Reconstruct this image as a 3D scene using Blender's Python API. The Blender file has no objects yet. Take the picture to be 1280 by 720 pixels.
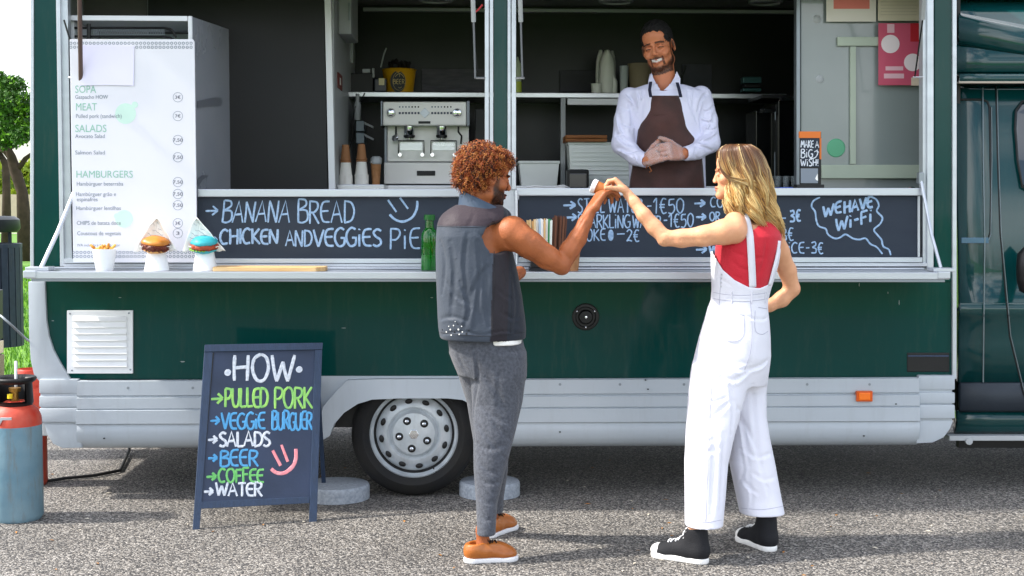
import bpy, bmesh, math, random
import numpy as np
from mathutils import Vector, Matrix, noise
R_ = math.radians
rnd = random.Random(7)
scene = bpy.context.scene
COL = scene.collection

# ------------------------------------------------------------------ camera, sky, sun, exposure
CAM_H, CAM_D, FPX = 1.5, 6.8, 1700.0
YAW, PITCH, ROLL = R_(1.6), math.atan(110.0 / FPX), R_(0.14)
cam_d = bpy.data.cameras.new('camera'); cam = bpy.data.objects.new('camera', cam_d); COL.objects.link(cam)
CM = Matrix.Rotation(-YAW, 3, 'Z') @ Matrix.Rotation(math.pi / 2 - PITCH, 3, 'X') @ Matrix.Rotation(ROLL, 3, 'Z')
CO = Vector((0, -CAM_D, CAM_H))
cam.matrix_world = Matrix.Translation(CO) @ CM.to_4x4()
cam_d.sensor_width = 36; cam_d.lens = FPX / 1280 * 36; cam_d.clip_start = 0.1; cam_d.clip_end = 2000
scene.camera = cam

SUN_EL, SUN_AZ = R_(46), R_(-87)        # azimuth of the sun measured from -Y (behind the camera), negative = to the left
SUN_STRENGTH, SKY_STRENGTH, EXPOSURE = 3.4, 0.15, 0.95
world = bpy.data.worlds.new('World'); scene.world = world; world.use_nodes = True
wn = world.node_tree.nodes; wl = world.node_tree.links; wn.clear()
wo = wn.new('ShaderNodeOutputWorld'); bg = wn.new('ShaderNodeBackground')
sky = wn.new('ShaderNodeTexSky'); sky.sky_type = 'NISHITA'; sky.sun_disc = False
sky.sun_elevation = SUN_EL; sky.dust_density = 2.0; sky.air_density = 1.0
sdir = Vector((math.sin(SUN_AZ) * math.cos(SUN_EL), -math.cos(SUN_AZ) * math.cos(SUN_EL), math.sin(SUN_EL)))
sky.sun_rotation = math.atan2(sdir.x, sdir.y)
tc = wn.new('ShaderNodeTexCoord'); mp = wn.new('ShaderNodeMapping'); mp.inputs['Scale'].default_value = (1, 1, 2.6)
cn = wn.new('ShaderNodeTexNoise'); cn.inputs['Scale'].default_value = 2.3; cn.inputs['Detail'].default_value = 7; cn.inputs['Roughness'].default_value = .55
cr = wn.new('ShaderNodeValToRGB'); cr.color_ramp.elements[0].position = .42; cr.color_ramp.elements[1].position = .64
mx = wn.new('ShaderNodeMixRGB'); mx.inputs[2].default_value = (12, 12.1, 12.4, 1)
mu = wn.new('ShaderNodeMath'); mu.operation = 'MULTIPLY'; mu.inputs[1].default_value = .93
wl.new(tc.outputs['Generated'], mp.inputs['Vector']); wl.new(mp.outputs[0], cn.inputs['Vector']); wl.new(cn.outputs['Fac'], cr.inputs[0])
wl.new(cr.outputs[0], mu.inputs[0]); wl.new(mu.outputs[0], mx.inputs[0]); wl.new(sky.outputs[0], mx.inputs[1]); wl.new(mx.outputs[0], bg.inputs[0])
bg.inputs[1].default_value = SKY_STRENGTH; wl.new(bg.outputs[0], wo.inputs[0])
sun_d = bpy.data.lights.new('sun', 'SUN'); sun_d.energy = SUN_STRENGTH; sun_d.angle = R_(2.5); sun_d.color = (1, .95, .87)
sun = bpy.data.objects.new('sun', sun_d); COL.objects.link(sun)
sun.rotation_euler = sdir.to_track_quat('Z', 'Y').to_euler()
scene.view_settings.view_transform = 'Standard'; scene.view_settings.look = 'None'
scene.view_settings.exposure = EXPOSURE; scene.view_settings.gamma = 1

# ------------------------------------------------------------------ geometry helpers
def ray(px, py):
    return (CM @ Vector(((px - 640) / FPX, (360 - py) / FPX, -1))).normalized()
def P(px, py, Y=0.0):
    d = ray(px, py); return CO + d * ((Y - CO.y) / d.y)
def G(px, py, z=0.0):
    d = ray(px, py); return CO + d * ((z - CO.z) / d.z)
def PX(px, Y=0.0, py=330): return P(px, py, Y).x
def PZ(py, Y=0.0, px=640): return P(px, py, Y).z
def on_plane(p0, n):
    def f(px, py):
        d = ray(px, py); return CO + d * ((p0 - CO).dot(n) / d.dot(n))
    return f
def lin(c): return c / 12.92 if c <= .04045 else ((c + .055) / 1.055) ** 2.4
def hx(s):
    s = s.lstrip('#'); return tuple(lin(int(s[i:i + 2], 16) / 255) for i in (0, 2, 4))

def wloc(o):
    v = Vector((0, 0, 0))
    while o: v += o.location; o = o.parent
    return v
def tag(o, label=None, cat=None, group=None, kind=None):
    if label: o['label'] = label
    if cat: o['category'] = cat
    if group: o['group'] = group
    if kind: o['kind'] = kind
    return o
def thing(name, loc, label, cat, group=None):
    o = bpy.data.objects.new(name, None); o.empty_display_size = .1; COL.objects.link(o); o.location = Vector(loc)
    return tag(o, label, cat, group)
def copy_tree(o, parent=None):
    c = o.copy(); COL.objects.link(c); c.parent = parent
    for ch in list(o.children): copy_tree(ch, c)
    return c

class MB:
    def __init__(s): s.v = []; s.f = []; s.m = []
    def add(s, vs, fs, m=0):
        b = len(s.v); s.v += [Vector(q) for q in vs]; s.f += [tuple(i + b for i in f) for f in fs]; s.m += [m] * len(fs); return s
    def box(s, x0, x1, y0, y1, z0, z1, m=0, M=None):
        vs = [Vector((x, y, z)) for x in (x0, x1) for y in (y0, y1) for z in (z0, z1)]
        if M: vs = [M @ q for q in vs]
        return s.add(vs, [(0, 1, 3, 2), (4, 6, 7, 5), (0, 4, 5, 1), (2, 3, 7, 6), (0, 2, 6, 4), (1, 5, 7, 3)], m)
    def prism(s, pts, d, m=0):      # polygon of 3D points pushed along vector d
        n = len(pts); d = Vector(d); vs = [Vector(q) for q in pts] + [Vector(q) + d for q in pts]
        return s.add(vs, [tuple(range(n))[::-1], tuple(range(n, 2 * n))] + [(i, (i + 1) % n, n + (i + 1) % n, n + i) for i in range(n)], m)
    def tube(s, pts, r, n=8, m=0, flat=None, cap=True):
        pts = [Vector(q) for q in pts]; k = len(pts); rs = r if isinstance(r, (list, tuple)) else [r] * k
        up = None; vs = []
        for i in range(k):
            t = (pts[min(i + 1, k - 1)] - pts[max(i - 1, 0)])
            t = t.normalized() if t.length > 1e-9 else Vector((0, 0, 1))
            if up is None: up = t.orthogonal().normalized() if flat is None else Vector(flat)
            a = (up - t * up.dot(t)); a = a.normalized() if a.length > 1e-6 else t.orthogonal().normalized(); up = a
            b = t.cross(a)
            for j in range(n):
                an = 2 * math.pi * j / n; vs.append(pts[i] + (a * math.cos(an) + b * math.sin(an)) * rs[i])
        fs = [(i * n + j, i * n + (j + 1) % n, (i + 1) * n + (j + 1) % n, (i + 1) * n + j) for i in range(k - 1) for j in range(n)]
        if cap: fs += [tuple(range(n))[::-1], tuple(range((k - 1) * n, k * n))]
        return s.add(vs, fs, m)
    def lathe(s, prof, o=(0, 0, 0), n=24, m=0, M=None, cap=True):   # prof = [(r, z)]
        o = Vector(o); vs = []
        for r, z in prof:
            for j in range(n):
                an = 2 * math.pi * j / n; q = Vector((r * math.cos(an), r * math.sin(an), z))
                vs.append((M @ q if M else q) + o)
        k = len(prof)
        fs = [(i * n + j, i * n + (j + 1) % n, (i + 1) * n + (j + 1) % n, (i + 1) * n + j) for i in range(k - 1) for j in range(n)]
        if cap: fs += [tuple(range(n))[::-1], tuple(range((k - 1) * n, k * n))]
        return s.add(vs, fs, m)
    def ribbon(s, pts, w, n, h=.0015, m=0):    # a raised stroke on a plane with normal n
        pts = [Vector(q) for q in pts]; n = Vector(n); k = len(pts); vs = []
        if k < 2: return s
        for i in range(k):
            t = (pts[min(i + 1, k - 1)] - pts[max(i - 1, 0)]).normalized(); b = t.cross(n)
            ww = w * (.8 if i in (0, k - 1) else 1) * rnd.uniform(.88, 1.1); hh = h * rnd.uniform(.8, 1.2)
            for u, q in ((-.5, 0), (-.32, 1), (.32, 1), (.5, 0)): vs.append(pts[i] + b * (u * ww) + n * (q * hh))
        fs = [(i * 4 + j, i * 4 + j + 1, i * 4 + 5 + j, i * 4 + 4 + j) for i in range(k - 1) for j in range(3)]
        fs += [(0, 3, 2, 1), ((k - 1) * 4, (k - 1) * 4 + 1, (k - 1) * 4 + 2, (k - 1) * 4 + 3)]
        return s.add(vs, fs, m)
    def build(s, name, mats, parent=None, smooth=False, bevel=0, seg=2, kind=None, label=None, cat=None, group=None):
        if not isinstance(mats, (list, tuple)): mats = [mats]
        off = wloc(parent) if parent else Vector((0, 0, 0))
        me = bpy.data.meshes.new(name); me.from_pydata([q - off for q in s.v], [], s.f)
        for q in mats: me.materials.append(q)
        me.polygons.foreach_set('material_index', s.m); me.update()
        bm = bmesh.new(); bm.from_mesh(me); bmesh.ops.recalc_face_normals(bm, faces=bm.faces)
        if bevel:
            es = [e for e in bm.edges if len(e.link_faces) == 2 and e.calc_face_angle(0) > .6]
            bmesh.ops.bevel(bm, geom=es, offset=bevel, segments=seg, profile=.6, affect='EDGES', clamp_overlap=True)
        if smooth:
            for f in bm.faces: f.smooth = True
            if smooth != 'all':
                for e in bm.edges:
                    if len(e.link_faces) == 2 and e.calc_face_angle(0) > .7: e.smooth = False
        bm.to_mesh(me); bm.free()
        o = bpy.data.objects.new(name, me); COL.objects.link(o)
        if parent: o.parent = parent
        return tag(o, label, cat, group, kind)

# ------------------------------------------------------------------ materials
def mat(name, c, rough=.5, metal=0, var=0, vs=6, bump=0, bs=60, coat=0, spec=.5, c2=None, trans=0, ior=1.45, emis=None, estr=0, alpha=1, sheen=0, dirt=0, stretch=None, attr=None, sss=0, crough=.05):
    m = bpy.data.materials.new(name); m.use_nodes = True; nt = m.node_tree; b = nt.nodes['Principled BSDF']
    if isinstance(c, str): c = hx(c)
    if isinstance(c2, str): c2 = hx(c2)
    b.inputs['Base Color'].default_value = (*c, 1); b.inputs['Roughness'].default_value = rough; b.inputs['Metallic'].default_value = metal
    b.inputs['Coat Weight'].default_value = coat; b.inputs['Coat Roughness'].default_value = crough; b.inputs['Specular IOR Level'].default_value = spec
    b.inputs['Transmission Weight'].default_value = trans; b.inputs['IOR'].default_value = ior; b.inputs['Alpha'].default_value = alpha
    b.inputs['Sheen Weight'].default_value = sheen
    if sss: b.inputs['Subsurface Weight'].default_value = sss; b.inputs['Subsurface Radius'].default_value = (.01, .004, .002); b.inputs['Subsurface Scale'].default_value = 1
    if emis: b.inputs['Emission Color'].default_value = (*emis, 1); b.inputs['Emission Strength'].default_value = estr
    src = None
    co = nt.nodes.new('ShaderNodeTexCoord'); vec = co.outputs['Object']
    if stretch:
        mpn = nt.nodes.new('ShaderNodeMapping'); mpn.inputs['Scale'].default_value = stretch; nt.links.new(vec, mpn.inputs['Vector']); vec = mpn.outputs[0]
    if attr:
        at = nt.nodes.new('ShaderNodeAttribute'); at.attribute_name = attr; src = at.outputs['Color']
        nt.links.new(src, b.inputs['Base Color'])
    if var or c2:
        n = nt.nodes.new('ShaderNodeTexNoise'); n.inputs['Scale'].default_value = vs; n.inputs['Detail'].default_value = 5; nt.links.new(vec, n.inputs['Vector'])
        rp = nt.nodes.new('ShaderNodeMapRange'); rp.inputs[1].default_value = .3; rp.inputs[2].default_value = .7; nt.links.new(n.outputs['Fac'], rp.inputs[0])
        if c2 or not src:
            mxx = nt.nodes.new('ShaderNodeMixRGB'); nt.links.new(rp.outputs[0], mxx.inputs[0])
            a2 = c2 if c2 else tuple(q * (1 - var) for q in c)
            mxx.inputs[1].default_value = (*c, 1); mxx.inputs[2].default_value = (*a2, 1)
            nt.links.new(mxx.outputs[0], b.inputs['Base Color']); src = mxx.outputs[0]
        else:
            mxx = nt.nodes.new('ShaderNodeMixRGB'); mxx.blend_type = 'MULTIPLY'; mxx.inputs[0].default_value = var
            nt.links.new(src, mxx.inputs[1]); nt.links.new(rp.outputs[0], mxx.inputs[2]); nt.links.new(mxx.outputs[0], b.inputs['Base Color']); src = mxx.outputs[0]
        rr = nt.nodes.new('ShaderNodeMapRange'); rr.inputs[3].default_value = max(0, rough - .06); rr.inputs[4].default_value = min(1, rough + .08)
        nt.links.new(n.outputs['Fac'], rr.inputs[0]); nt.links.new(rr.outputs[0], b.inputs['Roughness'])
    if bump:
        n = nt.nodes.new('ShaderNodeTexNoise'); n.inputs['Scale'].default_value = bs; n.inputs['Detail'].default_value = 4; nt.links.new(vec, n.inputs['Vector'])
        bp = nt.nodes.new('ShaderNodeBump'); bp.inputs['Strength'].default_value = bump; bp.inputs['Distance'].default_value = .01
        nt.links.new(n.outputs['Fac'], bp.inputs['Height']); nt.links.new(bp.outputs[0], b.inputs['Normal'])
    if dirt:       # streaks, scratches and specks of dirt with their own shape
        mp2 = nt.nodes.new('ShaderNodeMapping'); mp2.inputs['Scale'].default_value = (9, 9, 1.4); nt.links.new(co.outputs['Object'], mp2.inputs['Vector'])
        n = nt.nodes.new('ShaderNodeTexNoise'); n.inputs['Scale'].default_value = 2.2; n.inputs['Detail'].default_value = 8; n.inputs['Roughness'].default_value = .7; nt.links.new(mp2.outputs[0], n.inputs['Vector'])
        rp = nt.nodes.new('ShaderNodeMapRange'); rp.inputs[1].default_value = .52; rp.inputs[2].default_value = .75; rp.inputs[4].default_value = dirt; nt.links.new(n.outputs['Fac'], rp.inputs[0])
        mxx = nt.nodes.new('ShaderNodeMixRGB'); nt.links.new(rp.outputs[0], mxx.inputs[0]); mxx.inputs[1].default_value = (*c, 1); mxx.inputs[2].default_value = (.16, .14, .11, 1)
        if src: nt.links.new(src, mxx.inputs[1])
        nt.links.new(mxx.outputs[0], b.inputs['Base Color'])
    return m

M = {}
M['green'] = mat('green_paint', '#063f3b', .22, var=.12, vs=1.5, coat=.32, dirt=.09, bump=.025, bs=4, spec=.08)
M['grey'] = mat('light_grey_grp', '#b4bcc3', .42, var=.07, vs=3, dirt=.12, bump=.05, bs=40)
M['alu'] = mat('anodised_aluminium', '#c6cbd2', .34, metal=.55, var=.1, vs=5, bump=.04, bs=80, stretch=(.3, 4, 4))
M['aludark'] = mat('dull_aluminium', '#8f969d', .4, metal=.6, var=.1)
M['white'] = mat('white_plastic', '#eceef0', .4, var=.04, vs=8)
M['whitebright'] = mat('white_card', '#e2e2ea', .5, var=.02, vs=3)
M['board'] = mat('chalkboard', '#1d2837', .62, c2='#26303d', vs=7, bump=.1, bs=120, stretch=(1, 1, 3))
M['boardframe'] = mat('blue_grey_painted_wood', '#28384f', .5, c2='#2f415c', vs=12, bump=.2, bs=30, stretch=(6, 6, 1))
M['black'] = mat('black_plastic', '#0d0e10', .45, var=.2, bump=.05)
M['rubber'] = mat('tyre_rubber', '#16171a', .75, c2='#22211f', vs=8, bump=.2, bs=80)
M['dark_in'] = mat('dark_interior_wall', '#0f1113', .42, c2='#0a0f0f', vs=2.2, bump=.1, bs=12)
M['partition'] = mat('charcoal_laminate', '#151517', .5, c2='#111012', vs=1.4, bump=.03)
M['inner'] = mat('pale_interior_laminate', '#aeb2b4', .5, var=.12, vs=3)
M['steel'] = mat('brushed_steel', '#c3c6c9', .28, metal=.9, var=.1, bump=.05, bs=120, stretch=(.3, 4, 4))
M['chrome'] = mat('chrome', '#dcdfe2', .12, metal=1)
M['rim'] = mat('silver_wheel_paint', '#d0d6da', .36, metal=.25, c2='#b4bcc1', vs=12, dirt=.25, bump=.05)
M['orange'] = mat('amber_lens', '#ff7a10', .25, coat=.6)
M['glass'] = mat('dark_window_glass', '#0b1418', .04, coat=1, spec=.8)
M['clear'] = mat('clear_plastic', '#e8f0f0', .08, trans=.9, ior=1.3)
M['wood'] = mat('pale_wood', '#e0bf8c', .5, c2='#cda066', vs=5, bump=.08, bs=30, stretch=(1, 12, 12))
M['woodbrown'] = mat('brown_wood', '#a86a34', .5, c2='#8a5122', vs=6, bump=.08, stretch=(1, 9, 9))
M['kraft'] = mat('kraft_paper', '#ab7a52', .75, c2='#98683f', vs=40, bump=.1, bs=90)
M['paper'] = mat('white_paper', '#f1f0ec', .7, bump=.03, bs=20)
M['chalk_blue'] = mat('chalk_pale_blue', '#b0cbe8', .85, c2='#86a6c8', vs=85, bump=.5, bs=240)
M['chalk_sky'] = mat('chalk_sky_blue', '#58a9e0', .85, c2='#5ba3d3', vs=85, bump=.5, bs=240)
M['chalk_white'] = mat('chalk_white', '#eef2f8', .85, c2='#c3ccd8', vs=85, bump=.5, bs=240)
M['chalk_green'] = mat('chalk_green', '#a7dd6c', .85, c2='#7fbf72', vs=30, bump=.3, bs=200)
M['chalk_green2'] = mat('chalk_leaf_green', '#67bb66', .85, c2='#80c97a', vs=40, bump=.3, bs=200)
M['chalk_pink'] = mat('chalk_pink', '#f08a92', .85, c2='#f6a7ae', vs=40, bump=.3, bs=200)
M['red'] = mat('red_print', '#b03034', .5)
M['mint'] = mat('mint_print', '#8fc0ad', .6)
M['mintlight'] = mat('pale_mint_print', '#c9e6da', .6)
M['ink'] = mat('grey_ink', '#7c8794', .6)
M['inkdark'] = mat('dark_ink', '#4c5263', .6)
M['bluepaper'] = mat('bluish_white_paper', '#e2e0f8', .6, var=.05, vs=6)

# ------------------------------------------------------------------ hand lettering (stroke alphabet)
GL = {
 'A': (.62, ["0,0 .3,1 .6,0", ".1,.36 .5,.4"]), 'B': (.55, [".04,0 .06,1", "~.06,1 .42,.96 .46,.74 .08,.54", "~.08,.54 .5,.5 .54,.14 .3,0 .04,.02"]),
 'C': (.55, ["~.52,.88 .3,1 .08,.78 .02,.4 .18,.04 .5,.08"]), 'D': (.58, [".05,0 .06,1", "~.02,1 .4,.93 .57,.55 .42,.12 .02,0"]),
 'E': (.5, ["~.5,.98 .14,.92 .02,.52 .14,.08 .5,.03", ".04,.52 .44,.54"]), 'F': (.48, [".06,0 .05,1", ".02,.98 .48,1", ".05,.52 .4,.55"]),
 'G': (.58, ["~.52,.9 .3,1 .06,.76 .02,.36 .22,.02 .5,.1 .55,.44", ".32,.46 .6,.46"]), 'H': (.58, [".06,0 .06,1", ".52,0 .54,1", ".06,.5 .53,.54"]),
 'I': (.2, [".1,0 .1,1"]), 'i': (.22, [".1,0 .1,.68", ".09,.92 .12,.98"]), 'K': (.55, [".06,0 .05,1", ".5,1 .08,.48", ".1,.5 .54,0"]), 'L': (.46, [".06,1 .05,.02", ".05,.02 .46,.05"]),
 'M': (.72, ["0,0 .12,1", ".12,1 .36,.35", ".36,.35 .6,1", ".6,1 .7,0"]), 'N': (.6, [".05,0 .06,1", ".06,1 .5,0", ".5,0 .56,1"]), 'O': (.62, ["~.32,1 .08,.82 .03,.4 .2,.03 .45,.05 .6,.46 .52,.86 .32,1"]),
 'P': (.52, [".05,0 .06,1", "~.04,1 .42,.96 .5,.72 .32,.48 .07,.46"]), 'R': (.55, [".05,0 .05,1", "~.02,1 .42,.95 .48,.72 .3,.52 .07,.5", ".2,.5 .54,0"]),
 'S': (.5, ["~.48,.9 .25,1 .06,.8 .2,.56 .42,.4 .46,.16 .24,0 .02,.1"]), 'T': (.55, [".28,0 .27,1", "0,.97 .55,1"]), 'U': (.58, ["~.05,1 .05,.35 .2,.02 .44,.08 .53,.4 .54,1"]),
 'V': (.56, ["0,1 .27,0", ".27,0 .56,1"]), 'W': (.82, ["0,1 .18,0", ".18,0 .4,.75", ".4,.75 .58,0", ".58,0 .82,1"]), 'Y': (.55, ["0,1 .27,.5", ".55,1 .22,0"]),
 '1': (.32, ["0,.72 .22,1", ".22,1 .2,0"]), '2': (.5, ["~.04,.8 .24,1 .46,.8 .32,.45 .02,.02", "~.02,.02 .2,.1 .5,.02"]), '3': (.48, ["~.04,.92 .36,1 .42,.72 .16,.54 .44,.4 .42,.06 .02,.04"]),
 '5': (.5, [".46,1 .1,.97", ".1,.97 .07,.56", "~.07,.56 .38,.62 .48,.32 .3,.02 .02,.06"]), '0': (.55, ["~.28,1 .06,.78 .04,.3 .26,0 .48,.26 .5,.76 .28,1"]),
 '€': (.52, ["~.5,.95 .24,.98 .1,.5 .26,.03 .52,.08", "0,.6 .4,.6", "0,.42 .38,.42"]), '-': (.4, [".04,.48 .36,.5"]), '!': (.2, [".12,1 .1,.3", ".1,.06 .1,.0"]), ' ': (.32, []),
 '>': (.75, ["0,.45 .7,.5", ".42,.92 .72,.5", ".72,.5 .38,.08"]), '.': (.25, ["~.06,.5 .12,.58 .18,.5 .12,.42 .06,.5"]), '@': (.4, ["~.2,.85 .1,.5 .2,.15 .3,.5 .2,.85", ".2,.8 .2,.2", ".16,.6 .24,.6 ", ".16,.4 .24,.4"]),
}
def crom(p, n=5):
    o = []
    for i in range(len(p) - 1):
        a, b, c, d = p[max(i - 1, 0)], p[i], p[i + 1], p[min(i + 2, len(p) - 1)]
        for k in range(n):
            t = k / n
            o.append(tuple(.5 * (2 * b[j] + (c[j] - a[j]) * t + (2 * a[j] - 5 * b[j] + 4 * c[j] - d[j]) * t * t + (3 * b[j] - a[j] - 3 * c[j] + d[j]) * t ** 3) for j in range(len(b))))
    o.append(p[-1]); return o
def strokes(mb, txt, x0, x1, ybase, h, fn, n, w, tilt=0, gap=.1, m=0, hh=.0015, jit=.03, lean=0):
    """txt between pixels x0 and x1, baseline ybase, height h px; fn maps a pixel to the surface"""
    tot = sum(GL[c][0] for c in txt) + gap * (len(txt) - 1); sx = (x1 - x0) / tot; u = 0
    for c in txt:
        wd, ss = GL[c]; jy = rnd.uniform(-jit, jit) * h; js = rnd.uniform(.95, 1.06)
        for s_ in ss:
            sm = s_[0] == '~'; pts = [tuple(float(q) for q in a.split(',')) for a in s_.lstrip('~').split()]
            pts = crom(pts) if sm else crom([pts[0]] + [((pts[0][0] + pts[-1][0]) / 2 + rnd.uniform(-.02, .02), (pts[0][1] + pts[-1][1]) / 2)] + [pts[-1]], 3) if len(pts) == 2 else pts
            out = []
            for a, b in pts:
                X = x0 + (u + a) * sx + lean * b * h; Yp = ybase + jy - b * h * js + tilt * (X - x0); out.append(fn(X, Yp))
            mb.ribbon(out, w, n, hh, m)
        u += wd + gap
def pxline(mb, pts, fn, n, w, smooth=True, m=0, hh=.0015):
    pts = [tuple(map(float, q)) for q in pts]
    if smooth and len(pts) > 2: pts = crom(pts, 5)
    mb.ribbon([fn(*q) for q in pts], w, n, hh, m)

def ftext(txt, x0, x1, ybase, Y, size_px, m, name, parent, fn=None):
    """printed text in the built-in typeface, laid on the plane y = Y between pixels x0 and x1"""
    cu = bpy.data.curves.new(name, 'FONT'); cu.body = txt; cu.size = 1; cu.resolution_u = 3
    o = bpy.data.objects.new(name, cu); COL.objects.link(o); bpy.context.view_layer.update()
    me = bpy.data.meshes.new_from_object(o.evaluated_get(bpy.context.evaluated_depsgraph_get()))
    bpy.data.objects.remove(o); bpy.data.curves.remove(cu)
    xs = [v.co.x for v in me.vertices]; w = max(xs) - min(xs); mnx = min(xs); off = wloc(parent)
    for v in me.vertices:
        q = P(x0 + (v.co.x - mnx) / w * (x1 - x0), ybase - v.co.y * size_px * 1.4, Y); v.co = q - off
    me.materials.append(m); me.name = name
    ob = bpy.data.objects.new(name, me); COL.objects.link(ob); ob.parent = parent
    return ob
# ------------------------------------------------------------------ ground, grass, path
def ground_mat():
    m = bpy.data.materials.new('coarse_asphalt'); m.use_nodes = True; nt = m.node_tree; b = nt.nodes['Principled BSDF']
    co = nt.nodes.new('ShaderNodeTexCoord')
    v = nt.nodes.new('ShaderNodeTexVoronoi'); v.inputs['Scale'].default_value = 135; nt.links.new(co.outputs['Object'], v.inputs['Vector'])
    rp = nt.nodes.new('ShaderNodeValToRGB'); e = rp.color_ramp.elements
    sep = nt.nodes.new('ShaderNodeSeparateColor'); nt.links.new(v.outputs['Color'], sep.inputs[0]); nt.links.new(sep.outputs[0], rp.inputs[0])
    e[0].position = 0; e[0].color = (.035, .035, .037, 1); e[1].position = 1; e[1].color = (.46, .43, .39, 1)
    for p, c in ((.3, (.05, .047, .045, 1)), (.5, (.12, .112, .105, 1)), (.72, (.235, .21, .18, 1)), (.86, (.33, .31, .285, 1))):
        q = e.new(p); q.color = c
    n = nt.nodes.new('ShaderNodeTexNoise'); n.inputs['Scale'].default_value = 1.3; n.inputs['Detail'].default_value = 6; nt.links.new(co.outputs['Object'], n.inputs['Vector'])
    mr = nt.nodes.new('ShaderNodeMapRange'); mr.inputs[1].default_value = .3; mr.inputs[2].default_value = .7; mr.inputs[3].default_value = .72; mr.inputs[4].default_value = 1.08; nt.links.new(n.outputs['Fac'], mr.inputs[0])
    mm = nt.nodes.new('ShaderNodeMixRGB'); mm.blend_type = 'MULTIPLY'; mm.inputs[0].default_value = 1; nt.links.new(rp.outputs[0], mm.inputs[1]); nt.links.new(mr.outputs[0], mm.inputs[2])
    nt.links.new(mm.outputs[0], b.inputs['Base Color']); b.inputs['Roughness'].default_value = .85
    bp = nt.nodes.new('ShaderNodeBump'); bp.inputs['Strength'].default_value = .9; bp.inputs['Distance'].default_value = .006; bp.invert = True
    nt.links.new(v.outputs['Distance'], bp.inputs['Height']); nt.links.new(bp.outputs[0], b.inputs['Normal'])
    return m
GM = mat('lawn_green', '#5f8a28', .9, c2='#416b1a', vs=1.2, bump=.5, bs=30)
g = MB(); g.add([(-400, -120, -.03), (400, -120, -.03), (400, 900, -.03), (-400, 900, -.03)], [(0, 1, 2, 3)]).build('ground', GM, kind='structure')
g = MB(); nx = 40
g.add([(-14, -11, 0), (40, -11, 0), (40, 3.4, 0), (-14, 3.4, 0)], [(0, 1, 2, 3)]).build('asphalt_yard', ground_mat(), kind='structure')
# concrete path across the lawn behind
zc = G(20, 291).y
g = MB(); g.add([(-60, zc - .5, -.02), (60, zc - .5, -.02), (60, zc + .7, -.02), (-60, zc + .7, -.02)], [(0, 1, 2, 3)]).build('path', mat('pale_gravel_path', '#b9b2a6', .9, var=.2, vs=3, bump=.3), kind='structure')
# grass blades on the lawn seen left of the van
gb = MB(); gx0, gx1 = -14, -2.2
for i in range(16000):
    y = 1.2 + (rnd.random() ** 1.6) * 22
    x0_ = -640 / 1700 * (y + 6.8) - .3; x = rnd.uniform(x0_ - .6, x0_ + .045 * (y + 6.8) + .9)
    if abs(y - zc) < .75 or y < 3.45: continue
    h = rnd.uniform(.015, .05) * (1 + y * .03); a = rnd.uniform(0, 6.28); w = .004 + y * .0007
    dx, dy = math.cos(a) * w, math.sin(a) * w; lx, ly = rnd.uniform(-.03, .03), rnd.uniform(-.03, .03)
    gb.add([(x - dx, y - dy, -.03), (x + dx, y + dy, -.03), (x + lx, y + ly, h)], [(0, 1, 2)], rnd.randint(0, 1))
gb.build('grass', [mat('grass_blade', '#7fae2e', .7), mat('grass_blade_dark', '#4f8222', .7)], kind='stuff', label='bright green lawn grass behind the van beyond the yard', cat='grass')

# ------------------------------------------------------------------ the food van
D0 = Vector((0, 0, 0))
van = thing('food_truck', (PX(620), 1.0, 0), 'dark green catering van with open serving hatch, chalkboard strips and pale grey skirts', 'food truck')
def rect(px0, py0, px1, py1, Y, dep, name, m, parent=van, bevel=.004, **k):
    """a board whose face fills a pixel rectangle on the plane y = Y and which is dep thick (away from the viewer)"""
    mb = MB(); mb.prism([P(px0, py1, Y), P(px1, py1, Y), P(px1, py0, Y), P(px0, py0, Y)], (0, dep, 0))
    return mb.build(name, m, parent, bevel=bevel, **k)
def wbox(name, x0, x1, y0, y1, z0, z1, m, parent=van, bevel=.004, **k):
    return MB().box(x0, x1, y0, y1, z0, z1).build(name, m, parent, bevel=bevel, **k)

xl, xr = PX(40), PX(1193)
BACK = 2.12
# green lower side with the curved rear end
rect(55, 349, 1190, 474, 0, .03, 'side_panel', M['green'], bevel=.002)
# grey rear corner, curved inner edge
c = [(35, 352), (56, 352), (57, 375), (58, 400), (61, 420), (67, 438), (76, 455), (88, 474), (48, 476), (42, 468), (38, 450), (36, 420)]
MB().prism([P(x, y, -.018) for x, y in c[::-1]], (0, .35, 0)).build('rear_corner', M['grey'], van, bevel=.006, smooth=True)
# skirts: stepped profile (py, protrusion), swept in x, with seams
def skirt(x0, x1, name, endr=0, parent=van, ends=(0, 0)):
    prof = [(470, -.004), (471, -.03), (488.5, -.032), (490, -.022), (491, -.022), (492, -.036), (505, -.037), (506.5, -.03), (507.5, -.042), (524, -.043), (525.5, -.03), (526.5, -.03), (528, -.034), (536, -.036), (544, -.03), (551, -.014), (556, .012), (558, .04)]
    mb = MB(); sh = 3.5
    xs = [x0 + (x1 - x0) * i / 12 for i in range(13)]; rows = []
    n = len(prof); vs = []; fs = []
    for i, x in enumerate(xs):
        for py, pr in prof:
            dy = (1 - (x - 60) / 1130) * 4.2 - .5; q = P(x, 555 + (py - 555) * .985 + dy - .2, 0)
            q = Vector((q.x, pr - .01, q.z)); 
            vs.append(q)
    for i in range(12):
        for j in range(n - 1): fs.append((i * n + j, i * n + j + 1, (i + 1) * n + j + 1, (i + 1) * n + j))
    b = len(vs); vs += [Vector((vs[i * n].x, .05, vs[i * n].z)) for i in (0, 12)] + [Vector((vs[i * n].x, .05, vs[i * n + n - 1].z)) for i in (0, 12)]
    fs.append(tuple(range(n)) + (b + 2, b)); fs.append(tuple(range(12 * n, 13 * n))[::-1] + (b + 1, b + 3))
    mb.add(vs, fs); return mb.build(name, M['grey'], parent, smooth=True)
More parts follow.
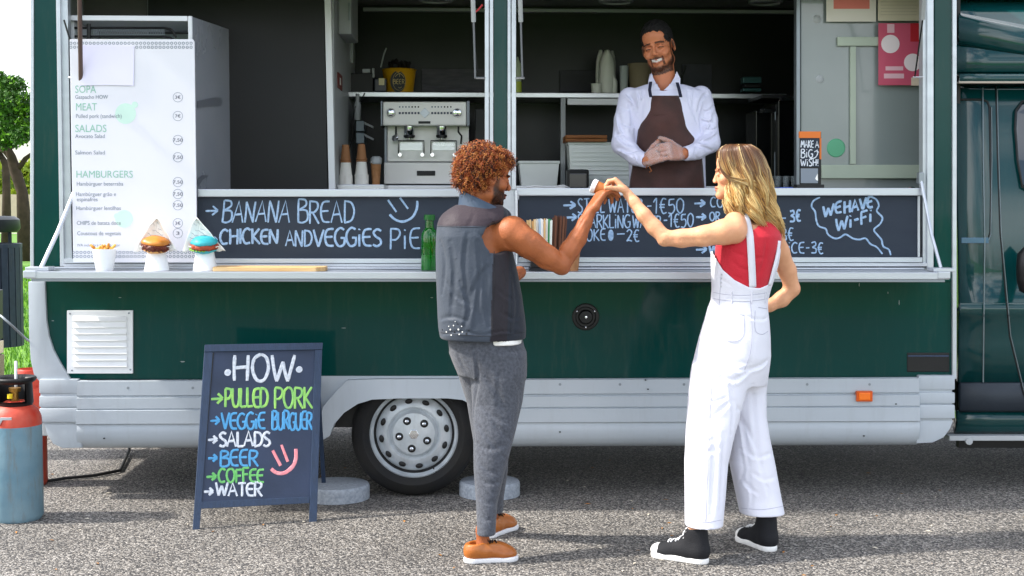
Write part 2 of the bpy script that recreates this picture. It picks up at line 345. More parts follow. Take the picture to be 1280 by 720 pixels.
skirt(99, 398, 'skirt'); skirt(624, 1146, 'skirt')
# rounded skirt ends
def skirt_end(cut, x0, x1, name):
    mb = MB()
    top = [(470.5, 489.5, -.03), (492, 525, -.04)]
    for a, b, pr in ((474, 492, -.034), (495, 509, -.036), (510.5, 528, -.042)):
        dd = 0 if cut == 'l' else -4.5
        mb.prism([P(x0, b + dd, pr), P(x1, b + dd, pr), P(x1, a + dd, pr), P(x0, a + dd, pr)], (0, .12, 0))
    if cut == 'l': c = [(x1, 530), (x1 + 6, 560), (78, 560.5), (66, 555), (59, 544), (55, 530)]
    else: c = [(x1 - 2, 525.5), (x1 - 6, 536), (x1 - 14, 547), (x1 - 28, 553.5), (x0 - 3, 554.5), (x0, 525.5)]
    mb.prism([P(a, b, -.03) for a, b in c], (0, .12, 0))
    o = mb.build(name, M['grey'], van, bevel=.008, smooth=True)
MB().prism([P(a, b, -.026) for a, b in ((52, 530), (98, 530), (98, 474), (50, 474))], (0, .05, 0)).build('skirt_backing', M['grey'], van); MB().prism([P(a, b, -.026) for a, b in ((1148, 528), (1190, 528), (1190, 470), (1148, 470))], (0, .05, 0)).build('skirt_backing', M['grey'], van)
skirt_end('l', 48.5, 97, 'skirt_end'); skirt_end('r', 1148.5, 1194, 'skirt_end')
# wheel arch
CXW, CYW = 517.5, 542
arch_out = [(398, 474), (398, 556), (409, 556)]
inner = [(412, 545), (418, 530), (430, 516), (447, 505), (465, 499.5), (500, 498), (560, 498), (578, 500), (594, 508), (606, 520), (614, 536), (618, 548)]
outer = [(398, 528), (404, 508), (420, 490), (434, 475.5), (470, 474), (520, 474), (560, 474), (590, 474), (606, 480), (618, 494), (623, 510), (625, 526)]
inner = [(400, 552)] + inner + [(622, 556)]; outer = [(397, 552)] + outer + [(626, 556)]
mb = MB()
for i in range(len(inner) - 1):
    a, b, c_, d_ = inner[i], inner[i + 1], outer[i + 1], outer[i]
    q = [P(*a, -.062), P(*b, -.062), P(*c_, -.05), P(*d_, -.05)]
    mb.add(q + [p + Vector((0, .12, 0)) for p in q], [(0, 1, 2, 3), (0, 1, 5, 4), (3, 2, 6, 7), (4, 5, 6, 7)] + ([(0, 3, 7, 4)] if i == 0 else []) + ([(1, 2, 6, 5)] if i == len(inner) - 2 else []))
mb.build('wheel_arch', M['grey'], van, smooth=True)
MB().prism([P(x, y, -.004) for x, y in [(397, 470), (397, 552), (400, 552), (404, 508), (434, 477), (590, 477), (606, 483), (626, 530), (626, 470)]], (0, .05, 0)).build('arch_backing', M['grey'], van)
# side rivets on the skirt
for x in (160, 241, 700, 775, 855, 1009, 1087):
    q = P(x, 485 - (x > 600) * 4.5, -.042); MB().lathe([(.007, 0), (.006, -.004), (.002, -.006)], q, 10, M=Matrix.Rotation(-math.pi / 2, 3, 'X').inverted()).build('rivet', M['aludark'], van, smooth=True)
# amber marker
mk = rect(1071, 489, 1091, 502, -.064, .03, 'side_marker', mat('orange_housing', '#d8590c', .35), bevel=.003)
rect(1074, 491, 1088, 500, -.069, .012, 'lens', M['orange'], mk, bevel=.003)
# black access flap
fl = rect(1134, 441, 1187, 465, -.004, .02, 'access_flap', M['black']); rect(1135, 444, 1186, 446, -.007, .006, 'lip', M['boardframe'], fl, bevel=.001)
# fuel filler
q = P(732, 396, 0); RX = Matrix.Rotation(math.pi / 2, 3, 'X')
fu = MB().lathe([(.068, -.001), (.068, .006), (.064, .010), (.052, .011), (.048, .006), (.02, .006), (.02, .012), (.004, .013)], q, 32, M=RX).build('filler_ring', M['black'], van, smooth=True)
MB().lathe([(.038, .004), (.036, .02), (.03, .026), (.01, .027)], q, 24, M=RX).build('filler_cap', M['black'], fu, smooth=True)
for dx, dy in ((-11, -7), (11, -7), (0, 13)):
    MB().lathe([(.005, .010), (.004, .013), (.001, .014)], P(732 + dx, 396 + dy, 0), 10, M=RX).build('screw', M['chrome'], fu, smooth=True)
MB().lathe([(.007, .026), (.006, .031), (.001, .032)], q, 12, M=RX).build('screw', M['chrome'], fu, smooth=True)
# small marks
# louvred vent
ve = rect(83.5, 388, 166, 467, -.012, .012, 'vent', M['white'], bevel=.003)
for i in range(8):
    y = 394.5 + i * 8.2; sx = i * .35
    mb = MB(); a = [P(91 + sx * .5, y + 6.8, -.03), P(158 + sx * .3, y + 6.5, -.03), P(158 + sx * .3, y + .6, -.012), P(91 + sx * .5, y, -.012), P(91 + sx * .5, y + 6.8, -.012), P(158 + sx * .3, y + 6.5, -.012)]
    mb.add(a, [(0, 1, 2, 3), (0, 4, 3), (1, 2, 5), (0, 1, 5, 4), (3, 2, 5, 4)]); mb.build('slat', M['white'], ve, bevel=.001)
for x, y in ((87.5, 392), (161, 391.5), (90, 463), (163, 462)):
    MB().lathe([(.005, .0), (.004, .003), (.001, .004)], P(x, y, -.012), 8, M=RX).build('screw', M['aludark'], ve, smooth=True)

# posts: left, middle, right (green faces with aluminium edges)
rect(37.5, -30, 42, 345, -.012, .1, 'edge_trim', M['alu'])
MB().prism([P(41, 345, -.005), P(75, 345, -.005), P(70, -30, -.005), P(41, -30, -.005)], (0, .1, 0)).build('side_post', M['green'], van, bevel=.002)
rect(1168, -30, 1190, 352, -.005, .1, 'side_post', M['green']); rect(1190.6, -30, 1196, 474, -.018, .12, 'edge_trim', M['alu'])
rect(617, -30, 634, 236, -.002, .05, 'middle_post', M['green'], bevel=.002)
for a, b in ((606, 611), (612, 616.5), (634.5, 638.5), (639.5, 645)): rect(a, -30, b, 237, -.02 if a in (606, 639.5) else -.012, .05, 'post_trim', M['alu'], bevel=.002)
# hatch frames
MB().prism([P(75, 333, -.02), P(80, 333, -.02), P(74.5, -30, -.02), P(69.5, -30, -.02)], (0, .05, 0)).build('frame_jamb', M['alu'], van, bevel=.002)
MB().prism([P(80.5, 326, -.004), P(90, 326, -.004), P(84, -30, -.004), P(75, -30, -.004)], (0, .05, 0)).build('frame_jamb', M['alu'], van, bevel=.002)
rect(1153.5, -30, 1158.5, 330, -.004, .06, 'frame_jamb', M['alu'], bevel=.002); rect(1159, -30, 1167, 336, -.02, .06, 'frame_jamb', M['alu'], bevel=.002)
# sill rails
rect(247, 236.5, 606, 246, -.035, .07, 'sill_rail', M['alu']); rect(646, 235, 1153, 244.5, -.035, .07, 'sill_rail', M['alu'])
# chalkboard strips
bl = rect(247, 246.3, 606, 323, -.008, .02, 'chalkboard_strip', M['board'], bevel=.001)
br = rect(649, 244.8, 1147, 321.5, -.008, .02, 'chalkboard_strip', M['board'], bevel=.001)
rect(1147.2, 244.8, 1150, 321, -.016, .02, 'chalkboard_trim', M['alu'], bevel=.001)
# bottom rails under the chalkboards
rect(80, 323.3, 606, 329, -.03, .04, 'bottom_rail', M['alu'], bevel=.002); rect(80, 329.6, 606, 333.5, -.022, .03, 'bottom_rail', M['alu'], bevel=.001)
rect(645, 321.8, 1153, 328, -.03, .04, 'bottom_rail', M['alu'], bevel=.002); rect(645, 328.6, 1159, 333, -.022, .03, 'bottom_rail', M['alu'], bevel=.001)
rect(606, 237, 645, 333, -.002, .03, 'middle_post', M['alu'], bevel=.002)
rect(75, 334.2, 1160, 349, -.004, .03, 'counter_backing', M['aludark'], bevel=.001)
# fold-down counter: sheet with raised front edge
yF = -.37
zt = P(600, 335.5, -.03).z
x0, x1 = PX(33, yF, 347), PX(1187, yF, 342)
cm = mat('counter_steel', '#aab0b8', .3, metal=.75, var=.12, vs=4, bump=.03, bs=60)
ct = wbox('counter', x0 + .01, x1 - .01, yF + .02, -.024, zt - .022, zt - .004, cm, bevel=.002)
ce = M['alu']
wbox('edge_strip', x0, x1, yF, yF + .024, zt - .034, zt, ce, ct, bevel=.003)
wbox('edge_strip', x0 + .02, x1 - .02, yF + .004, yF + .02, zt - .047, zt - .035, M['aludark'], ct, bevel=.002)
wbox('hinge_strip', x0 + .02, x1 - .02, -.06, -.026, zt - .002, zt + .006, M['alu'], ct, bevel=.002)
for x in (37, 1180): 
    q = P(x, 345, yF); wbox('end_cap', q.x - .03, q.x + .03, yF - .005, yF + .03, zt - .03, zt + .004, M['alu'], ct)
for i in range(11):
    q = PX(700 + i * 40, -.045, 336); MB().lathe([(.005, 0), (.004, .003), (.001, .004)], (q, -.045, zt + .006), 8).build('screw', M['aludark'], ct, smooth=True)
# folding stays
def stay(pts, name='folding_stay', r=.009):
    MB().tube(pts, r, 8, flat=(0, 1, 0)).build(name, M['alu'], van, smooth=True)
stay([P(96, 232, -.04), P(73, 288, -.13), P(50, 338, -.22)], r=.0105); stay([P(1151, 225, -.04), P(1164, 292, -.13), P(1176, 335, -.22)], r=.0085)
stay([P(645.5, 238, -.04), P(646.5, 330, -.05)], r=.007)
for x, y in ((95, 230), (1150.5, 222)):
    MB().box(*(lambda q: (q.x - .014, q.x + .014, -.05, -.01, q.z - .03, q.z + .025))(P(x, y, -.03))).build('stay_bracket', M['aludark'], van, bevel=.003)
MB().box(*(lambda q: (q.x - .05, q.x + .06, -.26, -.16, zt - .003, zt + .015))(P(48, 340, -.22))).build('stay_bracket', M['alu'], van, bevel=.003)
MB().box(*(lambda q: (q.x - .05, q.x + .06, -.26, -.16, zt - .003, zt + .015))(P(1176, 338, -.22))).build('stay_bracket', M['alu'], van, bevel=.003)
# gas springs of the raised hatch
def gas(px, y0, y1, y2, xo, Y0=-.05):
    top = P(px - 3, y0, -.5); mid = P(px, y1, -.3); bot = P(xo, y2, -.04)
    MB().tube([P(px - 2, -40, -.28), P(px, y1, -.18)], .0115, 10).build('gas_spring', M['inner'], van, smooth=True)
    MB().tube([P(px, y1, -.18), P(xo, y2, -.06)], .005, 8).build('gas_spring_rod', M['aludark'], van, smooth=True)
gas(592, 0, 27, 97, 594); gas(651, 0, 27, 97, 653)
MB().tube([P(590, 27, -.1), P(597, 90, -.06)], .003, 6).build('hatch_cable', M['black'], van)
MB().tube([P(594, 97.5, -.06), P(606, 97.5, -.03)], .006, 8).build('spring_mount', M['steel'], van); MB().tube([P(645, 97.5, -.03), P(655, 97.5, -.06)], .006, 8).build('spring_mount', M['steel'], van)
MB().tube([P(99, -40, -.3), P(101, 100, -.07)], .011, 10).build('gas_spring', mat('worn_spring_tube', '#6b5a55', .35, metal=.6), van, smooth=True)
MB().tube([P(80, 25, -.07), P(100, 92, -.07)], .005, 6).build('gas_spring_rod', M['black'], van); MB().tube([P(86, 97, -.04), P(103, 97, -.07)], .005, 8).build('spring_mount', M['steel'], van)
MB().tube([P(1158, -40, -.3), P(1153.5, 24, -.14)], .011, 10).build('gas_spring', M['inner'], van, smooth=True)
MB().tube([P(1153.5, 24, -.14), P(1143.5, 96, -.03)], .004, 6).build('gas_spring_rod', M['black'], van); MB().tube([P(1141, 96.5, -.03), P(1154, 96.5, -.03)], .004, 8).build('spring_mount', M['steel'], van)
MB().tube([P(603, 6, -.05), P(598, 12, -.06), P(594, 15, -.07)], .005, 6).build('red_cord', M['red'], van)

# shell: floor, roof, back wall, ends, header, underbody
zr = 2.78; zfl = .58
xc_end = PX(1196, 0)
wbox('floor', xl + .03, xr - .02, .04, BACK, zfl - .06, zfl, M['dark_in']); wbox('underbody', xl + .2, xr - .1, .1, BACK - .05, .34, zfl - .07, M['black'])
wbox('roof', xl, xr, 0, BACK + .05, zr, zr + .08, M['white'])
wbox('ceiling', xl + .04, xr - .04, .06, BACK - .005, zr - .03, zr - .004, mat('satin_grey_ceiling', '#6a6a6b', .35, var=.1))
wbox('back_wall', xl, xr, BACK, BACK + .05, .3, zr - .004, M['dark_in'])
wbox('end_wall', xl + .002, xl + .05, .1, BACK - .004, .3, zr - .035, M['inner']); wbox('end_wall', xr - .05, xr - .002, .1, BACK - .004, .3, zr - .035, M['green'])
wbox('header', xl + .06, xr - .06, .0, .08, 2.6, zr - .035, M['green'])
wbox('ceiling_trim', PX(455, 2.06), PX(1000, 2.06), BACK - .05, BACK - .006, PZ(12.5, 2.06) - .01, PZ(12.5, 2.06) + .012, M['inner'])
wbox('outer_skirt', xl + .1, xr - .1, BACK + .01, BACK + .04, .25, .7, M['grey'])
# raised hatch, hinged at the header, mostly above the picture
ha = R_(42); hl = .7
mb = MB(); mb.box(xl + .12, xr - .12, 0, -hl, 0, .035, M=Matrix.Translation((0, -.01, 2.66)) @ Matrix.Rotation(-ha, 4, 'X'))
mb.build('raised_hatch', M['green'], van, bevel=.005)

# partition: charcoal front, white edge, pale right face
PY = .75
MB().prism([P(a, b, PY) for a, b in ((185, 262), (410, 262), (404, -45), (185, -45))], (0, .03, 0)).build('partition', M['partition'], van, bevel=.001)
MB().prism([P(a, b, PY - .012) for a, b in ((411, 240), (419, 240), (412.5, -45), (404.5, -45))], (0, .05, 0)).build('partition_edge', M['white'], van, bevel=.002)
xp = P(417, 100, PY).x
wbox('partition_side', xp - .02, xp, PY + .04, BACK - .004, zfl, zr - .035, M['inner'])
rect(86, -45, 198, 60, .8, .02, 'upper_wall_panel', mat('greige_panel', '#6d6866', .5, var=.1)); rect(184, -45, 199, 262, .78, .015, 'panel_post', M['inner'])
# shelf and back counter
SY = 1.62
wbox('shelf', xp, PX(980, SY), SY, BACK - .006, PZ(122, SY), PZ(115.5, SY), M['steel'])
wbox('back_counter', xp, xr - .06, 1.28, BACK - .006, 1.50, 1.585, M['steel']); wbox('back_counter_front', xp, xr - .06, 1.33, 1.37, zfl, 1.499, M['dark_in'])
wbox('shelf_divider', PX(700, SY), PX(706, SY), SY - .01, SY + .03, 1.586, PZ(122.4, SY), M['inner'])
wbox('drawer_front', PX(708, SY), PX(788, SY), SY - .02, SY, PZ(131, SY), PZ(123, SY), M['white'])
for x, y in ((545, 1.85), (770, 1.85), (957, 1.85)):
    q = P(x, 3.5, 1.8); cl = MB().lathe([(.11, 0), (.108, -.012), (.09, -.016), (.085, -.006)], (q.x, 1.8, zr - .03), 32).build('ceiling_light', M['inner'], van, smooth=True)
    MB().lathe([(.082, -.004), (.06, -.008), (.001, -.009)], (q.x, 1.8, zr - .03), 24).build('diffuser', mat('light_diffuser', '#7c7c7c', .4), cl, smooth=True)
# right end window panel with frame
PR = .42
mg = mat('grey_glazed_panel', '#87908f', .22, c2='#747e7d', vs=1.2, coat=.6)
rp_ = rect(1001, -45, 1160, 240, PR, .03, 'end_panel', mg)
rect(995.5, -45, 1000.5, 240, PR - .02, .06, 'panel_trim', M['aludark']); 
pt = mat('pale_green_trim', '#b4bfae', .5, var=.08)
rect(1027, 206, 1160, 223, PR - .03, .029, 'panel_rail', pt, bevel=.003); rect(1063, 58, 1070, 205, PR - .02, .018, 'panel_stile', pt, bevel=.002); rect(1047, 46, 1101, 57.3, PR - .022, .02, 'panel_rail', pt, bevel=.003)
for x, y in ((1021, 24), (1025, 99)):
    MB().lathe([(.022, 0), (.019, .004), (.002, .005)], P(x, y, PR), 14, M=RX @ Matrix.Scale(.62, 3, (0, 0, 1))).build('adhesive_mark', M['inner'], van, smooth=True)
q = P(1045, 185, PR); MB().lathe([(.05, 0), (.046, .004), (.002, .005)], q, 20, M=RX).build('green_sticker', mat('green_sticker', '#58a880', .4), van, smooth=True)
q = P(1142, 231, 0); MB().lathe([(.03, -.02), (.03, .0), (.018, .01), (.002, .012)], q + Vector((0, .05, -.02)), 16).build('latch', M['chrome'], van, smooth=True)

# wheel
WY = .03
wc = P(CXW, CYW, WY); s0 = (CAM_D + WY) / FPX; rt = wc.z - .004
wh = MB().lathe([(.19, .03), (.215, -.0), (.235, -.03), (rt - .06, -.045), (rt - .02, -.03), (rt, .0), (rt, .16), (rt - .03, .2), (.2, .2)], wc, 72, M=Matrix.Rotation(-math.pi / 2, 3, 'X'), cap=False).build('tyre', M['rubber'], van, smooth=True)
RW = Matrix.Rotation(-math.pi / 2, 3, 'X')   # local +z points away from the viewer
k_ = s0 * 56
rim = MB().lathe([(k_, .012), (k_ * 1.0, -.012), (k_ * .965, -.017), (k_ * .93, -.006), (k_ * .9, .02), (k_ * .87, .03), (k_ * .8, .014), (k_ * .67, .002), (k_ * .6, .0), (k_ * .54, .012), (k_ * .5, .0), (k_ * .47, -.012), (k_ * .3, -.016), (k_ * .18, -.018), (.001, -.018)], wc, 72, M=RW, cap=False).build('rim', M['rim'], van, smooth=True)
for i in range(12):
    a = 2 * math.pi * (i + .3) / 12; q = wc + Vector((math.cos(a) * k_ * .74, .004, math.sin(a) * k_ * .74)); Mr = Matrix.Rotation(-a, 3, 'Y')
    mb = MB(); mb.lathe([(.0165, .006), (.0165, -.006), (.012, -.009), (.001, -.009)], q + Vector((0, 0, 0)), 16, M=Mr @ Matrix.Diagonal((.75, 1, 1.15)) @ RW); mb.build('vent_hole', M['black'], rim, smooth=True)
for i in range(5):
    a = 2 * math.pi * i / 5 + 2.05; q = wc + Vector((math.cos(a) * k_ * .33, -.012, math.sin(a) * k_ * .33))
    nut = MB().lathe([(.021, .0), (.02, -.006), (.013, -.007)], q, 20, M=RW).build('nut_recess', M['black'], rim, smooth=True)
    MB().lathe([(.011, -.004), (.010, -.016), (.004, -.02), (.001, -.02)], q, 6, M=RW).build('wheel_nut', M['chrome'], rim)
MB().lathe([(.028, -.015), (.026, -.022), (.001, -.023)], wc, 6, M=RW).build('hub_cap', M['chrome'], rim, bevel=.002)
mb = MB(); mb.tube([wc + Vector((k_ * .42, .01, -k_ * .78)), wc + Vector((k_ * .5, -.014, -k_ * .86))], .004, 6); mb.build('valve', M['black'], rim)
wbox('wheel_well', PX(398), PX(626), .28, .32, .34, .9, M['black'])
wh2 = MB().lathe([(.2, 0), (rt, .02), (rt, .2), (.2, .2)], (wc.x, BACK - .22, rt + .004), 40, M=RW).build('tyre', M['rubber'], van, smooth=True)

# chalk writing, left strip
def fl_(px, py): return P(px, py, -.0085)
NF = (0, -1, 0); w1 = .0098
mb = MB(); S = lambda t, a, b, y, h, **k: strokes(mb, t, a, b, y, h, fl_, NF, k.pop('w', w1), **k)
S('>', 257, 273, 270, 13); S('BANANA', 277, 362, 277.5, 27.5, gap=.05, lean=.08); S('BREAD', 372, 443, 279, 28, gap=.08)
S('>', 262, 272, 305, 9); S('CHICKEN', 275, 348, 305, 19, w=.012, gap=.04); S('AND', 357, 390, 308, 20, gap=.05); S('VEGGiES', 392, 477, 308, 22, gap=.05, w=.0115); S('PiE', 487, 525, 311, 25, gap=.12)
pxline(mb, [(485, 250), (495.5, 265)], fl_, NF, .012, False); pxline(mb, [(500, 247), (510, 261)], fl_, NF, .012, False)
pxline(mb, [(487, 268), (494, 274.5), (504, 277), (515, 272), (521, 261), (521.5, 251)], fl_, NF, .012)
mb.build('chalk_writing', M['chalk_blue'], bl)
mb = MB(); w1 = .0072
S('>', 704, 720, 262, 11, w=.011); S('STiLL', 722, 756, 266, 17, gap=.12); S('WATER', 761, 803, 266, 17); S('-1€50', 808, 855, 267, 19)
S('>', 708, 721, 277, 10, w=.011); S('SPARKLiNG', 722, 788, 285, 17, gap=.05); S('WATER', 791, 826, 285, 16); S('-1€50', 829, 867, 284, 17)
S('COKE', 724, 757, 301, 15); S('-', 770, 782, 300, 14); S('2€', 783, 799, 302, 14)
S('>', 868, 882, 259, 11, w=.011); S('CO', 888, 904, 259, 12); S('>', 870, 883, 276, 10, w=.011); S('OR', 887, 900, 276, 11); S('>', 870, 884, 317, 11, w=.011); S('W', 886, 899, 317, 13, w=.012)
S('E-', 966, 983, 278, 11); S('3€', 987, 1001, 277, 14, w=.010); S('3€', 976, 992, 301, 15); S('iCE-3€', 985, 1029, 317, 14)
S('WE', 1029, 1052, 272, 14, tilt=-.28, w=.012); S('HAVE', 1055, 1091, 267, 15, tilt=-.22, w=.013); S('Wi-Fi'.replace('F', 'F'), 1045, 1090, 289, 16, tilt=-.26, w=.012)
for k in range(12):
    a = k * math.pi / 12
    pxline(mb, [(763.5 + 3.6 * math.cos(a), 294 + 7 * math.sin(a)), (763.5 - 3.6 * math.cos(a), 294 - 7 * math.sin(a))], fl_, NF, .006, False)
pxline(mb, [(1025, 246.5), (1017, 251), (1014.5, 258), (1019, 265), (1020.5, 276), (1024, 283), (1032, 286), (1035, 293), (1043, 298), (1050, 297), (1057, 293), (1066, 298), (1074, 299.5), (1082, 298), (1088, 305), (1096, 309), (1103, 317.5)], fl_, NF, .009)
pxline(mb, [(1087, 245.5), (1095, 249), (1098.5, 257), (1096, 264), (1103, 272), (1100, 280), (1092.5, 287), (1097, 294), (1102, 300), (1104, 308), (1111, 312), (1113.5, 319)], fl_, NF, .009)
mb.build('chalk_writing', M['chalk_blue'], br)

# ------------------------------------------------------------------ cab of the van (front end, right of the seam)
cy = .02
cab = MB()
def cabsec(x, top):     # side profile of the cab skin seen along x: slightly bulged
    pass
cg = mat('cab_green_paint', '#063a3b', .14, var=.1, vs=2, coat=.6, spec=.3, dirt=.04, crough=.02)
def bulge(px0, px1, rows, name, m, Y0=0, parent=van, nx=10, dep=.05):
    """skin with a vertical profile: rows = [(py, y)]"""
    mb = MB(); n = len(rows); vs = []
    for i in range(nx + 1):
        x = px0 + (px1 - px0) * i / nx
        for py, y in rows: 
            q = P(x, py, Y0); vs.append(Vector((q.x, Y0 + y, q.z)))
    mb.add(vs, [(i * n + j, i * n + j + 1, (i + 1) * n + j + 1, (i + 1) * n + j) for i in range(nx) for j in range(n - 1)])
    o = mb.build(name, m, parent, smooth='all'); mo = o.modifiers.new('s', 'SOLIDIFY'); mo.thickness = dep; mo.offset = -1 if True else 1
    return o
X1 = 1640
bulge(1200, X1, [(104, .13), (112, .105), (130, .088), (180, .058), (240, .028), (300, .008), (340, .002), (378, .002), (379.5, -.006), (381, -.012), (393, -.012), (396, .0), (430, .004), (478, .008)], 'cab_side', cg, Y0=.03)
bulge(1200, X1, [(515, .03), (530, .03), (540, .045), (547, .08)], 'cab_sill', cg, Y0=.03)
bulge(1201, X1, [(477, .02), (480, -.004), (512, -.004), (516, .02)], 'cab_cladding', mat('dark_cladding', '#232c36', .5, var=.15, bump=.06), Y0=.03)
bulge(1198, X1, [(-40, .42), (-10, .30), (10, .22), (24, .165), (36, .12)], 'roof_fairing', cg, Y0=.06, dep=.03)
# lower roof swage slanting down to the right
mb = MB(); pr = [(1199, 20, 1500, 52), (1199, 27, 1500, 62), (1199, 40, 1500, 76), (1199, 52, 1500, 84), (1199, 60, 1500, 92)]
for (a, b, c_, d_), yy in zip(pr, (.12, .05, .03, .05, .1)): pass
vs = []
yy = (.12, .085, .075, .08, .10)
for (a, b, c_, d_), y in zip(pr, yy): vs += [P(a, b - 4, y), P(c_, d_ + 20, y)]
mb.add(vs, [(2 * i, 2 * i + 2, 2 * i + 3, 2 * i + 1) for i in range(4)]); o = mb.build('roof_swage', cg, van, smooth='all'); mo = o.modifiers.new('s', 'SOLIDIFY'); mo.thickness = .02
bulge(1198, X1, [(50, .08), (58, .062), (72, .05), (88, .045), (91, .06)], 'roof_side', cg, Y0=.04, dep=.02)
bulge(1199, X1, [(90, .09), (92, .0), (97, -.012), (101, -.01), (104, .0)], 'gutter', cg, Y0=.03, dep=.01)
rect(1199, 101.5, X1, 104, .005, .03, 'gutter_trim', mat('tan_seal', '#a79c90', .4), bevel=.001)
rect(1199, 106, X1, 560, .24, .05, 'cab_inner', M['black'], bevel=0)
rect(1196.5, -30, 1200.5, 548, .12, .05, 'seam_gap', M['black'], bevel=0)
seam = mat('bright_seam', '#6f7c80', .35, metal=.4)
cs_ = [(104, .16), (112, .135), (130, .118), (180, .088), (240, .058), (300, .038), (340, .032), (378, .032), (381, .018), (393, .018), (396, .03), (478, .038), (480, .024), (512, .024), (516, .05), (548, .06)]
def csy(py): return float(np.interp(py, [c[0] for c in cs_], [c[1] for c in cs_]))
def line(pts, name, m, r, Y=-.0):
    pts = [(np.interp(t, [p[1] for p in pts], [p[0] for p in pts]), t) for t in sorted(set([p[1] for p in pts] + [112, 130, 180, 240, 300, 340, 379, 381, 393, 396, 478, 480, 512])) if min(p[1] for p in pts) <= t <= max(p[1] for p in pts)] if name == 'door_seam' else pts
    MB().tube([P(a, b, csy(b) + Y - .03) for a, b in pts], r, 6).build(name, m, van, smooth=True)
line([(1228.5, 110), (1229, 200), (1231, 300), (1229, 470), (1229, 478)], 'door_seam', seam, .004, .022)
line([(1245, 108), (1247, 200), (1250, 290), (1262, 420), (1279, 490), (1300, 548)], 'door_seam', M['black'], .004, .03)
line([(1246.5, 112), (1248.5, 200), (1251.5, 290), (1263.5, 420), (1280.5, 490)], 'door_seam', seam, .0025, .025)
line([(1201, 124.5), (1228, 124.5), (1234, 127), (1237, 134), (1238, 200), (1238, 290), (1236, 297)], 'panel_groove', M['black'], .006, .03)
line([(1236, 300), (1238.5, 293), (1240, 200), (1239.5, 134)], 'panel_groove', seam, .0025, .026)
rect(1202, 297, 1236, 304, .028, .02, 'trim_bar', mat('blue_grey_trim', '#43637c', .25, coat=.6), bevel=.002)
# cab door window and mirror (mostly outside the frame)
MB().prism([P(a, b, csy(b) - .012) for a, b in ((1277, 230), (1273, 200), (1270, 160), (1271, 140), (1278, 130), (1300, 126), (1620, 126), (1620, 235), (1290, 240))], (0, .02, 0)).build('door_window', M['glass'], van, bevel=.004)
MB().tube([P(a, b, csy(b) - .016) for a, b in ((1290, 241), (1278, 234), (1272, 200), (1269, 160), (1270, 138), (1278, 127), (1300, 124), (1620, 124))], .006, 6).build('window_seal', M['black'], van, smooth=True)
mb = MB(); mb.lathe([(.001, -.06), (.03, -.055), (.05, -.03), (.055, 0), (.05, .03), (.001, .05)], P(1281, 334, -.06), 20, M=Matrix.Diagonal((.75, .8, 2.2))); mb.build('door_handle', M['black'], van, smooth='all')
rect(1187, 545, X1, 551, .04, .1, 'step_rail', M['inner'], bevel=.003)
MB().lathe([(.018, 0), (.018, .02), (.008, .021)], P(1210, 551, .05) , 12, M=RX).build('jacking_eye', M['inner'], van)
w2 = P(1470, 542, .05)
MB().lathe([(.14, -.0), (rt - .05, -.01), (rt - .01, .0), (rt, .02), (rt, .2), (.2, .2)], (w2.x, .05, rt + .004), 48, M=RW).build('tyre', M['rubber'], van, smooth=True)
wbox('cab_roof', PX(1200), PX(X1), .3, BACK - .1, 2.55, 2.62, cg); wbox('cab_far_side', PX(1200), PX(X1), BACK - .12, BACK - .06, .35, 2.5, cg); wbox('cab_underbody', PX(1210), PX(1620), .3, BACK - .2, .34, .5, M['black'])
wbox('cab_front', PX(1622), PX(1640), .3, BACK - .12, .35, 2.5, cg)

# scuffs, a few screws and stains on the van side
sc_m = mat('scuff', '#8c9896', .6)
for x, y, w, h in ((228, 452, 6, 1.6), (66, 401, 4, 1), (1074, 356, 1, 6), (1110, 366, 1, 3), (1124, 378, 1, 8), (150, 372, 5, .8), (430, 410, 7, .8), (905, 440, .8, 9), (540, 372, 4, .8)):
    n = 7; mb = MB(); mb.prism([P(x + w / 2 * math.cos(6.283 * i / n) * rnd.uniform(.6, 1.2), y - h / 2 * math.sin(6.283 * i / n) * rnd.uniform(.6, 1.2), -.0012) for i in range(n)], (0, .001, 0)); mb.build('scuff_mark', sc_m, van)
for x, y in ((807, 475), (810, 486.5), (1080, 545), (130, 548), (700, 540), (1120, 505)):
    MB().prism([P(x + 1.4 * math.cos(a), y + math.sin(a), -.0485) for a in (0, 1.2, 2.4, 3.6, 5)][::-1], (0, .004, 0)).build('chip_mark', M['black'], van)
# small dry leaves and bits on the asphalt
lt = MB()
for i in range(90):
    q = G(rnd.uniform(-20, 1300), rnd.uniform(575, 725), .003); a = rnd.uniform(0, 6.28); L = rnd.uniform(.006, .02); w = L * .35
    c, s_ = math.cos(a), math.sin(a); lt.add([q + Vector((c * L, s_ * L, .001)), q + Vector((-s_ * w, c * w, .005)), q + Vector((-c * L, -s_ * L, .002)), q + Vector((s_ * w, -c * w, .003))], [(0, 1, 2, 3)], rnd.randint(0, 1))
lt.build('leaf_litter', [mat('dry_leaf', '#a5702f', .8), mat('pale_chip', '#cfc6b4', .8)], kind='stuff', label='tiny dry leaves and pale chips scattered on the asphalt', cat='litter')
# ------------------------------------------------------------------ helpers for small things
def at(px, py, Y): return P(px, py, Y)
def sc(Y): return (CAM_D + Y) / FPX      # metres per pixel at plane Y
def lathe_thing(name, px, pyb, Y, prof, m, label=None, cat=None, group=None, n=24, parent=None, zb=None, smooth=True):
    q = P(px, pyb, Y)
    if zb is not None: q = Vector((q.x, Y, zb))
    return MB().lathe(prof, q, n).build(name, m, parent, smooth=smooth, label=label, cat=cat, group=group)
zct = zt - .004     # counter top surface
